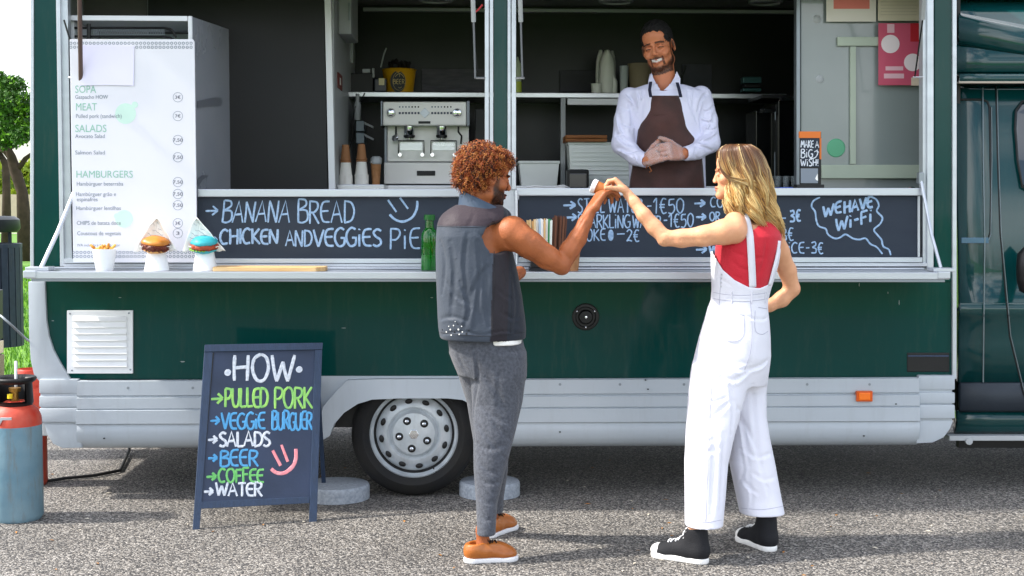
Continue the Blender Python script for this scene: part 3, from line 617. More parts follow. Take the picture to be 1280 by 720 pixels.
# ------------------------------------------------------------------ menu board
YM = -.075
mbn = thing('menu_board', P(167, 330, YM), 'tall white printed price menu leaning in the left end of the hatch', 'menu board')
MB().prism([P(a, b, YM) for a, b in ((91.5, 328), (246.5, 328), (243, 52), (241, 49), (87, 49))], (0, .012, 0)).build('panel', M['whitebright'], mbn, bevel=.002)
Yp = YM - .0018
for t, x0, x1, y, s in (('SOPA', 94, 120, 116, 9.5), ('MEAT', 95, 121, 138, 9.5), ('SALADS', 94, 133, 165, 9.5), ('HAMBURGERS', 95.5, 166, 222, 9)):
    ftext(t, x0, x1, y, Yp, s, M['mint'], 'heading', mbn)
for t, x0, x1, y, s in (('Gaspacho HOW', 94, 135, 123.5, 5), ('Pulled pork (sandwich)', 95, 152, 147.5, 5.2), ('Avocato Salad', 94, 131, 172.5, 5), ('Salmon Salad', 94, 131, 193, 5), ('Hambúrguer beterraba', 96, 154, 232, 5), ('Hambúrguer grão e', 95, 145, 245, 5), ('espinafres', 96, 122, 251.5, 5), ('Hambúrguer lentilhas', 95.5, 151, 262.5, 5), ('CHIPS de batata doce', 96, 151, 281, 5), ('Couscous de vegetais', 96.5, 151, 294, 5), ('IVA incluído à taxa em vigor', 97, 150, 308, 3.4)):
    ftext(t, x0, x1, y, Yp, s, M['ink'], 'menu_line', mbn)
def ring2d(cx, cy, r, Y, m, name, parent, fill=False, w=.6, n=20):
    mb = MB()
    if fill: mb.prism([P(cx + r * math.cos(2 * math.pi * i / n), cy - r * math.sin(2 * math.pi * i / n), Y) for i in range(n)], (0, .0006, 0))
    else:
        vs = []
        for i in range(n):
            a = 2 * math.pi * i / n
            for rr in (r, r - w): vs.append(P(cx + rr * math.cos(a), cy - rr * math.sin(a), Y))
        mb.add(vs, [(2 * i, 2 * i + 1, (2 * i + 3) % (2 * n), (2 * i + 2) % (2 * n)) for i in range(n)])
    return mb.build(name, m, parent)
for y, t in ((121.5, '3€'), (145, '7€'), (175, '7,50'), (196.5, '7,50'), (227.5, '7,50'), (242.5, '7,50'), (256.5, '7,50'), (279, '3€'), (291.5, '3')):
    ring2d(222.3, y, 6.2, Yp, M['ink'], 'price_ring', mbn, w=.5); ftext(t, 222.3 - 1.3 * len(t) - .8, 222.3 + 1.3 * len(t) + .8, y + 2, Yp, 4.2, M['inkdark'], 'price', mbn)
for i_, (x, y, r) in enumerate(((157, 142, 13), (168.5, 131, 4), (155, 273.5, 11), (146, 270, 3.5))): ring2d(x, y, r, YM - .0006 - .00025 * (i_ % 2), M['mintlight'], 'mint_dot', mbn, True, n=28)
mb = MB()
for row, ys in enumerate((54, 59, 315.5, 320.5)):
    for i in range(32):
        x = 88.5 + i * 4.85 + (row > 1) * 3
        if x > 242 or (row == 1 and 99 < x < 170): continue
        n = 8; vs = []
        for j in range(n):
            a = 2 * math.pi * j / n
            for rr in (1.9, 1.15): vs.append(P(x + rr * math.cos(a), ys + rr * math.sin(a), Yp))
        mb.add(vs, [(2 * j, 2 * j + 1, (2 * j + 3) % (2 * n), (2 * j + 2) % (2 * n)) for j in range(n)])
mb.build('border_rings', M['ink'], mbn, kind='stuff')
MB().prism([P(a, b, YM - .006) for a, b in ((100, 107), (134, 106.3), (167, 107), (167.5, 57), (130, 56), (100, 56.5))], (0, .002, 0)).build('paper_sheet', M['bluepaper'], bevel=.0005, label='blank bluish paper sheet taped over the top left of the white menu', cat='paper')
# tape flaps sticking out behind the menu on the fridge side
# ------------------------------------------------------------------ tall display fridge
YR = .06
fr = thing('display_fridge', P(165, 340, YR + .3), 'tall open white display fridge behind the printed menu', 'fridge')
x0, x1 = PX(85, YR, 30), PX(240, YR, 30); zf0, zf1 = zfl, PZ(19.5, YR, 160); x2 = PX(288, YR + .72, 60); yb = YR + .72
# the right-hand side panel flares outwards like an opened glass door
wp = mat('white_enamel', '#dfe1e6', .3, var=.06, vs=3, coat=.4)
MB().prism([(x1, YR, zf0), (x1, YR, zf1), (x1 - .02, YR, zf1), (x1 - .02, YR, zf0)], (0, .03, 0)).build('door_edge', wp, fr, bevel=.003)
dg = mat('fridge_side', '#a9adb6', .25, c2='#9aa0ab', vs=2, coat=.5)
mb = MB(); a, b = Vector((x1 + .002, YR + .004, 0)), Vector((x2, yb, 0)); zz1 = P(283, 37, yb).z
vs = [(a.x, a.y, zf0), (b.x, b.y, zf0), (b.x, b.y, zz1), (a.x, a.y, zf1 - .003)]; vs += [(x - .02, y + .006, z) for x, y, z in vs]
mb.add(vs, [(0, 1, 2, 3), (7, 6, 5, 4), (0, 3, 7, 4), (1, 5, 6, 2), (3, 2, 6, 7), (0, 4, 5, 1)]); mb.build('side_door', dg, fr, bevel=.002)
MB().prism([P(284, 262, yb - .02), P(288.5, 262, yb - .02), P(288, 36, yb - .02), P(283.5, 34, yb - .02)], (0, .02, 0)).build('door_trim', M['aludark'], fr)
MB().box(x0, x1 - .022, YR, YR + .03, zf1 - .025, zf1).build('top_frame', wp, fr, bevel=.003)
MB().box(x0, x1 - .022, YR + .5, YR + .52, zf0, zf1 - .03).build('back_panel', mat('fridge_back', '#b9c4c6', .3), fr); MB().box(x0, x1 - .022, YR + .032, YR + .5, zf1 - .02, zf1 - .003).build('top_panel', wp, fr)
MB().box(x0, x0 + .02, YR + .032, YR + .498, zf0, zf1 - .025).build('side_panel', wp, fr)
for z in (1.0, 1.35, 1.7): MB().box(x0 + .022, x1 - .03, YR + .06, YR + .48, z, z + .012).build('shelf', M['steel'], fr, bevel=.002)
# black wire basket rack in its top
def fp(px, py, y): return P(px, py, y)
rk = thing('wire_rack', fp(155, 47, YR + .1), 'black wire rack with a rounded end hanging in the top of the fridge', 'wire rack')
for yy, nm in ((35, 'top_rail'), (45.5, 'bottom_rail')):
    MB().tube([fp(88, yy, .1), fp(205, yy, .1), fp(213, yy + 1.5, .1), fp(217, yy + 5, .1), fp(220, min(yy + 12, 50), .1)], .006, 8).build(nm, M['black'], rk, smooth=True)
for i in range(48): 
    x = 104 + i * 2.15; MB().tube([fp(x, 35, .1), fp(x, 45, .1)], .0013, 4).build('wire', M['aludark'], rk)
MB().tube([fp(111, 30, .09), fp(111, 48, .09)], .01, 8).build('hook', M['black'], rk)
for pts, lb in ((((246, 126), (268, 121.5), (274, 122), (277, 128), (275, 132), (258, 133), (246, 135)), 'upper grey tape strip stuck across the fridge side'), (((246, 224), (252, 219), (260, 219), (252, 225), (247, 233)), 'lower grey tape strip peeling from the fridge side')):
    f = lambda px, py: (lambda q: q)(on_plane(Vector((a.x, a.y, 1.5)), Vector((b.y - a.y, -(b.x - a.x), 0)).normalized())(px, py))
    nn = Vector((b.y - a.y, -(b.x - a.x), 0)).normalized()
    MB().prism([f(x, y) + nn * .004 for x, y in pts[::-1]], nn * .0015).build('tape_strip', mat('grey_tape', '#70747c', .5), label=lb, cat='tape')
# ------------------------------------------------------------------ things along the counter
YC = -.2
def potlathe(px, base_py, w_top, w_bot, h, Y, name, m, parent=None, zb=None, **k):
    s = sc(Y); rt_, rb = w_top / 2 * s, w_bot / 2 * s; H = h * s
    return lathe_thing(name, px, base_py, Y, [(rb * .97, 0), (rb, .003), (rt_ - .001, H * .97), (rt_, H), (rt_ - .003, H), (rb - .004, .006), (.001, .006)], m, parent=parent, zb=zb, n=32, **k)
# fries pot
fq = P(131, 341, YC); fz = zct
fp_ = thing('fries_pot', (fq.x, YC, fz), 'white pot of golden potato wedges left of the two burgers', 'fries')
potlathe(131, 341, 30, 21, 27, YC, 'pot', M['white'], fp_, zb=fz)
fm = [mat('fries_gold', '#d9962f', .5, c2='#b8701c', vs=60, bump=.2), mat('fries_pale', '#ecc066', .5, c2='#d99c3c', vs=60, bump=.2)]
s = sc(YC)
for i in range(30):
    a = rnd.uniform(0, 6.28); r = rnd.uniform(0, 11) * s; L = rnd.uniform(6, 11) * s; zz = fz + 24.5 * s + rnd.uniform(0, 5) * s
    c_ = Vector((fq.x + math.cos(a) * r, YC + math.sin(a) * r, zz)); d = Vector((rnd.uniform(-1, 1), rnd.uniform(-1, 1), rnd.uniform(-.15, .6))).normalized() * L
    if i in (0, 1): c_ = Vector((fq.x - (13 if i == 0 else -11) * s, YC - .01, fz + 29 * s)); d = Vector((-.7 if i == 0 else .7, 0, .5)).normalized() * 9 * s
    MB().tube([c_ - d * .5, c_, c_ + d * .5 + Vector((0, 0, .003))], [.006, .0075, .005], 6, flat=(0, 0, 1)).build('potato_wedge', fm[i % 2], fp_, smooth='all')
# burgers in paper cones on upturned white pots
def burger(px, wn, label, bun, bun2, filling, tint):
    q = P(px, 342, YC); s = sc(YC); x, z0 = q.x, zct
    t = thing('burger', (x, YC, z0), label, 'burger')
    rb, rt_ = 15.5 * s, 10.5 * s
    MB().lathe([(rb * .8, 0), (rb, .001), (rb, .004), (rb * .96, .008), (rt_, 27 * s), (rt_ * .9, 28 * s), (.001, 28 * s)], (x, YC, z0), 32).build('stand', M['white'], t, smooth=True)
    zc_ = z0 + 32.5 * s
    # paper cone: square sheet folded up behind, one corner on top
    mbp = MB(); N = 14; vs = []
    cor = [Vector((-20 * s, -.016, zc_ - 6 * s)), Vector((22 * s, -.012, zc_ - 4 * s)), Vector((-2 * s, .055, zc_ + 29 * s)), ]
    rows = 14
    for i in range(rows + 1):
        v = i / rows
        for j in range(N + 1):
            u = j / N - .5; hw = (1 - v) * 1.0
            wx = u * 53 * s * hw ** .8 + wn * s * v - .5 * s; bul = .03 * (1 - (2 * u) ** 2) * (1 - v * .3)
            crease = .003 * math.sin(u * 17 + v * 5) + .002 * math.sin(u * 31 - v * 13)
            vs.append(Vector((x + wx, YC + bul - .012 + crease, zc_ - 7 * s + 40 * s * v - abs(u) * 3 * s * (1 - v) + crease)))
    mbp.add(vs, [(i * (N + 1) + j, i * (N + 1) + j + 1, (i + 1) * (N + 1) + j + 1, (i + 1) * (N + 1) + j) for i in range(rows) for j in range(N)])
    # front lip under the bun
    vs = []
    for i in range(5):
        for j in range(N + 1):
            a = math.pi * (1 + j / N); v = i / 4
            vs.append(Vector((x + math.cos(a) * (20 - 9 * (1 - v)) * s, YC + math.sin(a) * (17 - 8 * (1 - v)) * s, z0 + 25 * s + v * 6 * s + .002 * math.sin(j * 2.1))))
    mbp.add(vs, [(i * (N + 1) + j, i * (N + 1) + j + 1, (i + 1) * (N + 1) + j + 1, (i + 1) * (N + 1) + j) for i in range(4) for j in range(N)])
    pc = mbp.build('paper_cone', M['paper'], t, smooth='all'); mo = pc.modifiers.new('s', 'SOLIDIFY'); mo.thickness = .001
    # printed grey stripes on the paper
    sb = MB()
    for k in range(6):
        v0 = .1 + k * .15; pts = []
        for j in range(9):
            u = -.42 + j * .08; v = v0 - u * .35
            if v > .9 or v < 0.02 or (k * 5 + j) % 8 == 0: 
                if len(pts) > 1: sb.ribbon(pts, .0016, (0, -1, 0), .0004)
                pts = []; continue
            hw = 1 - v; wx = u * 53 * s * hw ** .8 + wn * s * v; bul = .03 * (1 - (2 * u) ** 2) * (1 - v * .3); crease = .003 * math.sin(u * 17 + v * 5) + .002 * math.sin(u * 31 - v * 13)
            pts.append(Vector((x + wx, YC + bul - .0145 + crease, zc_ - 7 * s + 40 * s * v - abs(u) * 3 * s * (1 - v) + crease)))
        if len(pts) > 1: sb.ribbon(pts, .0016, (0, -1, 0), .0004)
    sb.build('printed_lines', M['ink'], pc, kind='stuff')
    Mt = Matrix.Rotation(R_(tint), 3, 'Y') @ Matrix.Rotation(R_(12), 3, 'X'); o = Vector((x, YC - .012, zc_ - 1 * s)); R1 = 16.5 * s
    def lump(name, prof, m, amp=.002, fr_=60, parent=t):
        mb = MB(); mb.lathe(prof, o, 36, M=Mt)
        for v in mb.v: v += (v - o).normalized() * amp * noise.noise(v * fr_)
        return mb.build(name, m, parent, smooth='all')
    lump('bottom_bun', [(.001, -8 * s), (R1 * .7, -7.6 * s), (R1 * .93, -5.6 * s), (R1 * .97, -4 * s), (.001, -3.4 * s)], bun2, .004, 40)
    lump('top_bun', [(.001, 3 * s), (R1 * .96, 2.6 * s), (R1 * 1.03, 4.2 * s), (R1 * .95, 7 * s), (R1 * .72, 9.6 * s), (R1 * .4, 11 * s), (.001, 11.5 * s)], bun, .006, 28)
    fl = lump('patty', [(.001, -4.6 * s), (R1 * .9, -4.2 * s), (R1 * 1.0, -2 * s), (R1 * 1.04, .5 * s), (R1 * .98, 3.2 * s), (.001, 3.6 * s)], filling, .009, 90)
    return t, o, R1, Mt, s
bn = mat('golden_bun', '#d08a34', .35, c2='#b5661c', vs=18, bump=.05); bn2 = mat('pale_bun', '#e0ac68', .6, c2='#c98a3e', vs=25, bump=.1)
pk = mat('pulled_pork', '#7a2f16', .4, c2='#4a1a0d', vs=50, bump=.9, bs=70)
t1, o1, R1_, Mt1, s1 = burger(196, 2, 'golden bun pulled pork burger in a paper cone on an upturned white pot', bn, bn2, pk, 4)
for i in range(75):
    a = rnd.uniform(math.pi * 1.02, math.pi * 1.98); p0 = o1 + Mt1 @ Vector((math.cos(a) * R1_ * .96, math.sin(a) * R1_ * .98, rnd.uniform(-4.5, 3) * s1)); d = Vector((rnd.uniform(-1, 1), rnd.uniform(-.5, .1), rnd.uniform(-1, .2))) * 4 * s1
    MB().tube([p0 - d * .5, p0 + Vector((0, -.003, 0)), p0 + d * .5], [.002, .0035, .0018], 5).build('pork_shred', pk, t1, smooth='all')
tq = mat('turquoise_bun', '#3fb4bc', .5, c2='#1f8f9c', vs=20, bump=.06)
pt_ = mat('red_brown_patty', '#7d2c1a', .45, c2='#c0512a', vs=45, bump=.8, bs=70)
t2, o2, R2_, Mt2, s2 = burger(256.5, -9, 'bright turquoise bun burger in a paper cone beside the wooden board', tq, tq, pt_, 1)
lf = mat('lettuce', '#8cb83c', .5, c2='#5f9427', vs=40)
for i in range(7):
    a = math.pi * (1.0 + .09 * i); c0 = o2 + Mt2 @ Vector((math.cos(a) * R2_ * 1.0, math.sin(a) * R2_ * .95, -3.2 * s2)); mb = MB(); vs = []
    for u in range(5):
        for v in range(3): vs.append(c0 + Vector((-math.sin(a) * (u - 2) * .004 + math.cos(a) * v * .004, math.cos(a) * (u - 2) * .004 + math.sin(a) * v * .004, .003 * math.sin(u * 2.2 + i) - v * .002)))
    mb.add(vs, [(u * 3 + v, u * 3 + v + 1, u * 3 + v + 4, u * 3 + v + 3) for u in range(4) for v in range(2)]); o = mb.build('lettuce_leaf', lf, t2, smooth='all'); mo = o.modifiers.new('s', 'SOLIDIFY'); mo.thickness = .001
# wooden board
q = P(337, 341, -.2); s = sc(-.2); cb = MB(); xa, xb = PX(266, -.27, 343), PX(408, -.2, 340)
cb.prism([(xa, -.27, zct), (xb - .04, -.29, zct), (xb, -.24, zct), (xb, -.14, zct), (xa + .01, -.12, zct), (xa - .005, -.15, zct)], (0, 0, .022))
cb.build('serving_board', M['wood'], bevel=.004, label='pale wooden serving board lying on the counter beside the turquoise burger', cat='board')
# green bottle
YB = -.14; s = sc(YB); gl = mat('green_bottle_glass', '#0f9a28', .06, trans=.75, ior=1.45, c2='#077a1c', vs=8, coat=.3)
q = P(537, 339, YB); bt = thing('glass_bottle', (q.x, YB, zct), 'bright green square shouldered glass bottle on the counter beside the man in the vest', 'bottle')
bm_ = MB(); prof = [(12.5, 0), (13, 1), (13, 40), (12.5, 45), (10, 50), (6.5, 53), (6.2, 63), (7.5, 64), (7.5, 68), (6, 68.5)]
bm_.lathe([(r * s * .82, z * s) for r, z in prof], (q.x, YB, zct), 28); bm_.build('bottle', gl, bt, smooth=True)
MB().lathe([(9.4 * s, 19 * s + .0), (9.4 * s, 1 * s), (.001, 1 * s)][::-1] + [(.001, 19 * s)], (q.x, YB, zct + .001), 24).build('liquid', mat('green_drink', '#4fe61e', .15, trans=.3, emis=None), bt, smooth=True)
MB().lathe([(6.6 * s * .82, 62.5 * s), (6.9 * s, 63 * s), (6.9 * s, 69 * s), (5 * s, 69.5 * s), (.001, 69.5 * s)], (q.x, YB, zct), 20).build('cap', mat('green_cap', '#0c5a1c', .35), bt, smooth=True)
# holder with sugar sachets / wooden stirrers
YS = -.13; s = sc(YS)
hd = thing('stirrer_holder', (PX(686, YS), YS, zct), 'clear tumbler rack packed with wooden stirrers and paper sachets behind the raised arm', 'holder')
wbox('tray', PX(661, YS), PX(712, YS), YS - .045, YS + .045, zct, zct + .012, M['black'], hd)
wbox('cup_block', PX(663, YS), PX(710, YS), YS - .035, YS + .035, zct + .012, zct + 28 * s, M['black'], hd)
cols = ['#dbb47a', '#e2c28e', '#d2a468', '#e6cfa4', '#f0ece2', '#b9cfe2', '#f4f2ee', '#dcb27c', '#f3f1ea', '#3f9e5c', '#e9efe6', '#5b3623', '#6a4029', '#4c2b1a', '#633a24', '#714730', '#553120']
cm_ = [mat('sachet_paper', c, .65, var=.08, vs=40) for c in cols]
for i in range(58):
    u = i / 57; ci = min(int(u * 17), 16); x = 659 + u * 47 + rnd.uniform(-.8, .8); top = 275 + rnd.uniform(-2.5, 2) - (4 if ci > 10 else 0); bot = 318; wv = rnd.uniform(1.5, 2.4); ln = (u - .45) * 5
    yy = YS - .03 + rnd.uniform(0, .05)
    MB().prism([P(x - ln * .5, bot, yy), P(x + wv * .8 - ln * .5, bot, yy), P(x + wv + ln * .6, top + rnd.uniform(0, 1.5), yy), P(x + ln * .6, top, yy)], (0, .0018, 0)).build('sachet', cm_[ci], hd)
# kraft cup with white lid on the counter
def cup(px, pyb, wt, wb, h, Y, label, m=None, lid=True, zb=None, cat='cup', group=None):
    m = m or M['kraft']; s = sc(Y); q = P(px, pyb, Y); z = zb if zb is not None else q.z
    t = thing('coffee_cup', (q.x, Y, z), label, cat, group)
    MB().lathe([(wb / 2 * s, 0), (wb / 2 * s, .002), (wt / 2 * s, h * s), (wt / 2 * s - .002, h * s), (wb / 2 * s - .002, .004), (.001, .004)], (q.x, Y, z), 28).build('cup_body', m, t, smooth=True)
    if lid: MB().lathe([(wt / 2 * s + .002, h * s - .003), (wt / 2 * s + .003, h * s + .002), (wt / 2 * s, h * s + .005), (wt / 2 * s * .9, h * s + .013), (wt / 2 * s * .8, h * s + .014), (wt / 2 * s * .75, h * s + .009), (.001, h * s + .009)], (q.x, Y, z), 28).build('lid', M['white'], t, smooth=True)
    return t
cup(716, 340, 19, 14, 29, -.15, 'brown kraft coffee cup with white lid on the counter behind the elbow', zb=zct)

# ------------------------------------------------------------------ inside the van: left bay
zsh = PZ(115.5, SY) ; zbc = 1.5855; YK = SY + .18
def ibox(name, px0, py0, px1, py1, Y, dep, m, label=None, cat=None, parent=None, bevel=.004, **k):
    mb = MB(); mb.prism([P(px0, py1, Y), P(px1, py1, Y), P(px1, py0, Y), P(px0, py0, Y)], (0, dep, 0))
    return mb.build(name, m, parent, bevel=bevel, label=label, cat=cat, **k)
# electric box on the partition side
eb = thing('fuse_cabinet', (xp + .06, 1.2, PZ(20, 1.2)), 'white wall cabinet hung high on the pale partition', 'cabinet')
x_ = PX(439, 1.0, 20); zz0, zz1 = PZ(42.5, 1.0, 430), PZ(-30, 1.0, 430)
wbox('cabinet_body', xp + .002, x_, 1.0, 1.45, zz0, zz1, M['inner'], eb, bevel=.008); wbox('grille', x_ - .016, x_ - .006, .992, 1.0, PZ(27, 1.0), PZ(5, 1.0), M['aludark'], eb, bevel=.002)
rd = mat('dark_red_sign', '#7a2420', .5, var=.2, vs=9)
for (ya, yb_, z0_, z1_, lb) in ((1.55, 1.72, PZ(32, 1.6), PZ(12, 1.6), 'small dark red safety sign beside the wall cabinet'), (.95, 1.2, PZ(113, 1.1), PZ(94, 1.1), 'red fire extinguisher sign on the partition just above the shelf')):
    sg = wbox('safety_sign', xp + .001, xp + .005, ya, yb_, z0_, z1_, rd, None, bevel=0, label=lb, cat='sign')
    ym = (ya + yb_) / 2; zm = (z0_ + z1_) / 2
    wbox('pictogram', xp + .0055, xp + .0065, ym - .04, ym + .03, zm - .02, zm + .02, M['paper'], sg, bevel=0)
wbox('cable_duct', xp + .001, xp + .02, 1.75, 1.78, PZ(80, 1.75), zr - .04, M['inner'], None, label='vertical plastic cable duct below the cabinet on the partition', cat='cable duct')
# black box, dark caddy, yellow beer bucket, ladle on the shelf
bx = ibox('speaker_box', 431.5, 91.5, 466, 115.3, YK, .14, M['black'], 'flat black box at the left end of the upper shelf', 'box')
for a, b, c_, d_ in ((453, 86, 463, 91.3), (465, 85, 468, 97)): ibox('small_can', a, b, c_, d_, YK - .0, .03, M['inner'], 'tiny pale tin %s the flat black box' % ('on' if a == 453 else 'just right of'), 'tin')
jr = ibox('dark_jar', 467, 97.3, 483, 115.3, YK - .02, .07, mat('navy_jar', '#101826', .3), 'dark jar with a cream label in front of the yellow bucket', 'jar', bevel=.01)
ibox('jar_label', 473.5, 97.5, 480.5, 106.5, YK - .023, .002, mat('cream_label', '#e8dcae', .5), parent=jr, bevel=0)
q = P(499, 115.2, YK + .1); s = sc(YK + .1); yb2 = mat('yellow_bucket', '#e0a413', .4, var=.1, vs=8)
bk = thing('beer_bucket', (q.x, YK + .1, zsh), 'yellow metal beer bucket with a black oval emblem on the shelf', 'bucket')
MB().lathe([(17 * s, 0), (20.5 * s, 30 * s), (21.5 * s, 31 * s), (20.5 * s, 32 * s), (19.5 * s, 30 * s), (16 * s, .01), (.001, .01)], (q.x, YK + .1, zsh), 36).build('pail', yb2, bk, smooth=True)
el = MB(); n = 24; Yb = YK + .1 - 19.6 * s
el.prism([(q.x - .5 * s + 9.3 * s * math.cos(2 * math.pi * i / n), Yb - .002, zsh + 15.5 * s + 13 * s * math.sin(2 * math.pi * i / n)) for i in range(n)], (0, .02, 0)); em = el.build('emblem', M['black'], bk)
def fe(px, py): return P(px, py, Yb - .003)
e2 = MB(); strokes(e2, 'BEER', 491.5, 505.5, 105, 6, fe, NF, .0035, gap=.15); pxline(e2, [(494, 96), (497, 93), (500, 92), (503, 94), (505, 97)], fe, NF, .003); pxline(e2, [(499.5, 92), (499.5, 96)], fe, NF, .003); pxline(e2, [(498, 109), (500, 110), (502, 108.5)], fe, NF, .003)
cx_, cy_ = 499, 101.3
pxline(e2, [(cx_ + 8 * math.cos(a * .5236), cy_ - 11.5 * math.sin(a * .5236)) for a in range(13)], fe, NF, .0018); e2.build('emblem_lettering', mat('gold_print', '#d8c07a', .5), em)
MB().tube([P(476, 84, YK + .08), P(480, 67, YK + .1), P(483, 60, YK + .1)], .005, 6).build('ladle', M['inner'], smooth=True, label='pale long spoon leaning up behind the yellow bucket', cat='spoon')
rb_ = MB()
for i in range(9):
    a = i * .9; p0 = P(499 + 10 * math.cos(a), 84, YK + .1 + .03 * math.sin(a)); rb_.tube([p0 - Vector((0, 0, .03)), p0 + Vector((rnd.uniform(-.02, .02), 0, .02)), p0 + Vector((rnd.uniform(-.04, .04), 0, rnd.uniform(.02, .05)))], .012, 6)
rb_.build('dark_cloths', mat('dark_cloth', '#1c1414', .9), label='dark bundled cloths stuffed in the yellow bucket', cat='cloth', smooth='all')
# slate board behind shelf
ibox('slate_panel', 527, 86, 622, 114.8, BACK - .03, .02, mat('scratched_slate', '#45424a', .6, c2='#5d5a62', vs=9, bump=.4, bs=18, stretch=(1, 1, 5)), 'scratched grey slate sheet standing at the back of the left shelf', 'slate sheet')
ibox('slate_panel', 700, 88, 757, 114.8, BACK - .03, .02, mat('dark_slate', '#2b2a30', .6, c2='#3d3b42', vs=8, bump=.3, bs=14), 'dark scratched slate sheet left of the folded paper boxes', 'slate sheet')
# espresso machine
EY = 1.36
em_ = thing('espresso_machine', (PX(533, EY), EY + .2, zbc), 'cream and steel two group espresso machine under the left shelf', 'espresso machine')
ew = mat('machine_enamel', '#f6f5f0', .28, var=.05, vs=6, coat=.5); es = mat('machine_steel_side', '#70767e', .3, metal=.5)
ibox('control_panel', 478.5, 127, 583, 157, EY, .42, ew, parent=em_, bevel=.008)
ibox('side_cheek', 475.5, 126, 478, 157.5, EY - .006, .43, es, parent=em_); ibox('side_cheek', 583.4, 126, 587, 157.5, EY - .006, .43, es, parent=em_)
ibox('front_plate', 484, 157.5, 586, 202, EY + .12, .3, mat('machine_front_steel', '#e6e5e0', .35, metal=.15, var=.1, vs=12), parent=em_); ibox('side_cheek', 480, 158, 483.6, 231, EY + .1, .32, es, parent=em_)
ba = ibox('base_drawer', 480, 203, 590, 230, EY - .005, .4, ew, parent=em_, bevel=.006); ibox('drawer_slot', 521, 213.5, 544, 219.5, EY - .012, .01, M['black'], parent=ba, bevel=.002)
ibox('foot_plinth', 482, 230.3, 590, 233, EY + .01, .36, M['black'], parent=em_)
for x in (489, 571.5):
    MB().lathe([(.026, 0), (.028, .01), (.022, .03), (.008, .034), (.001, .034)], P(x, 141, EY), 18, M=RX).build('steam_knob', M['chrome'], em_, smooth=True)
for x in range(7):
    for x0_ in (498.5, 539):
        ibox('button', x0_ + x * 3.9, 140, x0_ + x * 3.9 + 2.4, 142.6, EY - .004, .006, M['inkdark'], parent=em_, bevel=0)
        ibox('icon', x0_ + x * 3.9 + .3, 132.6, x0_ + x * 3.9 + 1.9, 134.6, EY - .0015, .002, M['ink'] if x < 4 else M['black'], parent=em_, bevel=0)
MB().prism([P(a, b, EY - .006) for a, b in ((524.5, 141.2), (531, 147.7), (537.5, 141.2), (531, 134.6))], (0, .007, 0)).build('badge', mat('grey_badge', '#b3bac2', .3, metal=.4), em_, bevel=.001)
ibox('display', 523, 151.5, 538, 154.6, EY - .003, .004, M['black'], parent=em_, bevel=0)
for x in (511.5, 552):
    h_ = P(x, 158, EY + .06); s = sc(EY + .06)
    gh = MB().lathe([(6.6 * s, 0), (6.6 * s, -11 * s), (5 * s, -13 * s), (2.4 * s, -14 * s), (2.2 * s, -16 * s), (.001, -16 * s)], h_, 24).build('group_head', M['chrome'], em_, smooth=True)
    MB().lathe([(6.9 * s, -10.8 * s), (7 * s, -13.4 * s), (4.6 * s, -14.5 * s)], h_, 24).build('group_collar', M['black'], gh, smooth=True)
    # tray frame below
    f = MB(); xx0, xx1 = x - 13.5, x + 18.5
    f.tube([P(xx0, 192, EY + .08), P(xx0, 176, EY + .08), P(xx1, 176, EY + .08), P(xx1, 192, EY + .08)], .004, 6).build('grill_bar', M['black'], em_)
    ibox('grill_panel', xx0 + 2, 177.5, xx1 - 2, 188, EY + .11, .01, M['steel'], parent=em_, bevel=0)
    for xx in (xx0 + 2, xx1 - 2): MB().lathe([(.012, 0), (.012, .02), (.001, .02)], P(xx, 193.5, EY + .1), 14, M=RX).build('grill_foot', M['chrome'], em_, smooth=True)
for pts in (((495, 158), (495, 168), (493, 172)), ((573, 158), (573, 165), (577, 170), (576, 180))): MB().tube([P(a, b, EY + .05) for a, b in pts], .006, 6).build('steam_wand', M['black'], em_, smooth=True)
MB().lathe([(.018, 0), (.02, .01), (.001, .03)], P(494, 173, EY + .05), 12, M=RX).build('tap_knob', M['chrome'], em_, smooth=True)
# paper cup stacks
cw, ck = mat('cup_white', '#efece4', .6), mat('cup_kraft', '#a3714a', .7, var=.1, vs=30)
CY_ = 1.02; s = sc(CY_)
wbox('side_counter', xp, PX(482, CY_), .9, 1.279, 1.54, 1.585, M['steel'])
def one_cup(name, x, z, m, r0, r1, h, label, group, up=False):
    pr = [(r1, 0), (r1 + .003, .002), (r1 + .003, .007), (r1 - .001, .008), (r0, h), (.001, h)] if not up else [(r0, 0), (r1, h - .005), (r1 + .0018, h - .002), (r1, h), (r1 - .003, h), (.001, .004)]
    return MB().lathe(pr, (x, CY_, z), 18).build(name, m, smooth=True, label=label, cat='cup', group=group)
for cx0, nm, gg in ((432, 'left', 'white paper cups in the left stack'), (452, 'right', 'white paper cups in the right stack')):
    xx = PX(cx0, CY_, 200); n = 15; z0 = zbc; H = PZ(202 if cx0 == 432 else 201, CY_) - zbc - .085
    base = one_cup('paper_cup', xx, z0, cw, 6 * s, 8 * s, .085, 'white paper cup upside down in the %s of two stacks beside the espresso machine' % nm, gg)
    for i in range(1, n): c_ = copy_tree(base); c_.location = Vector((rnd.uniform(-.0008, .0008), 0, i * (H / (n)) ))
    kb = one_cup('paper_cup', xx, z0 + H + .076, ck, 4.2 * s, 6.3 * s, .09, 'brown kraft paper cup upside down on top of the %s white cup stack' % nm, 'brown cups on the %s cup stack' % nm)
    for i in range(1, 2): c_ = copy_tree(kb); c_.location = Vector((0, 0, i * .012))
cup(470, 232, 13, 9.5, 28, CY_ + .05, 'kraft takeaway cup with a crumpled pale lid between the cup stacks and machine', zb=zbc)
q = P(470, 201, CY_ + .05); mb = MB(); mb.lathe([(.03, 0), (.034, .01), (.033, .035), (.02, .045), (.001, .046)], q - Vector((0, 0, .02)), 18)
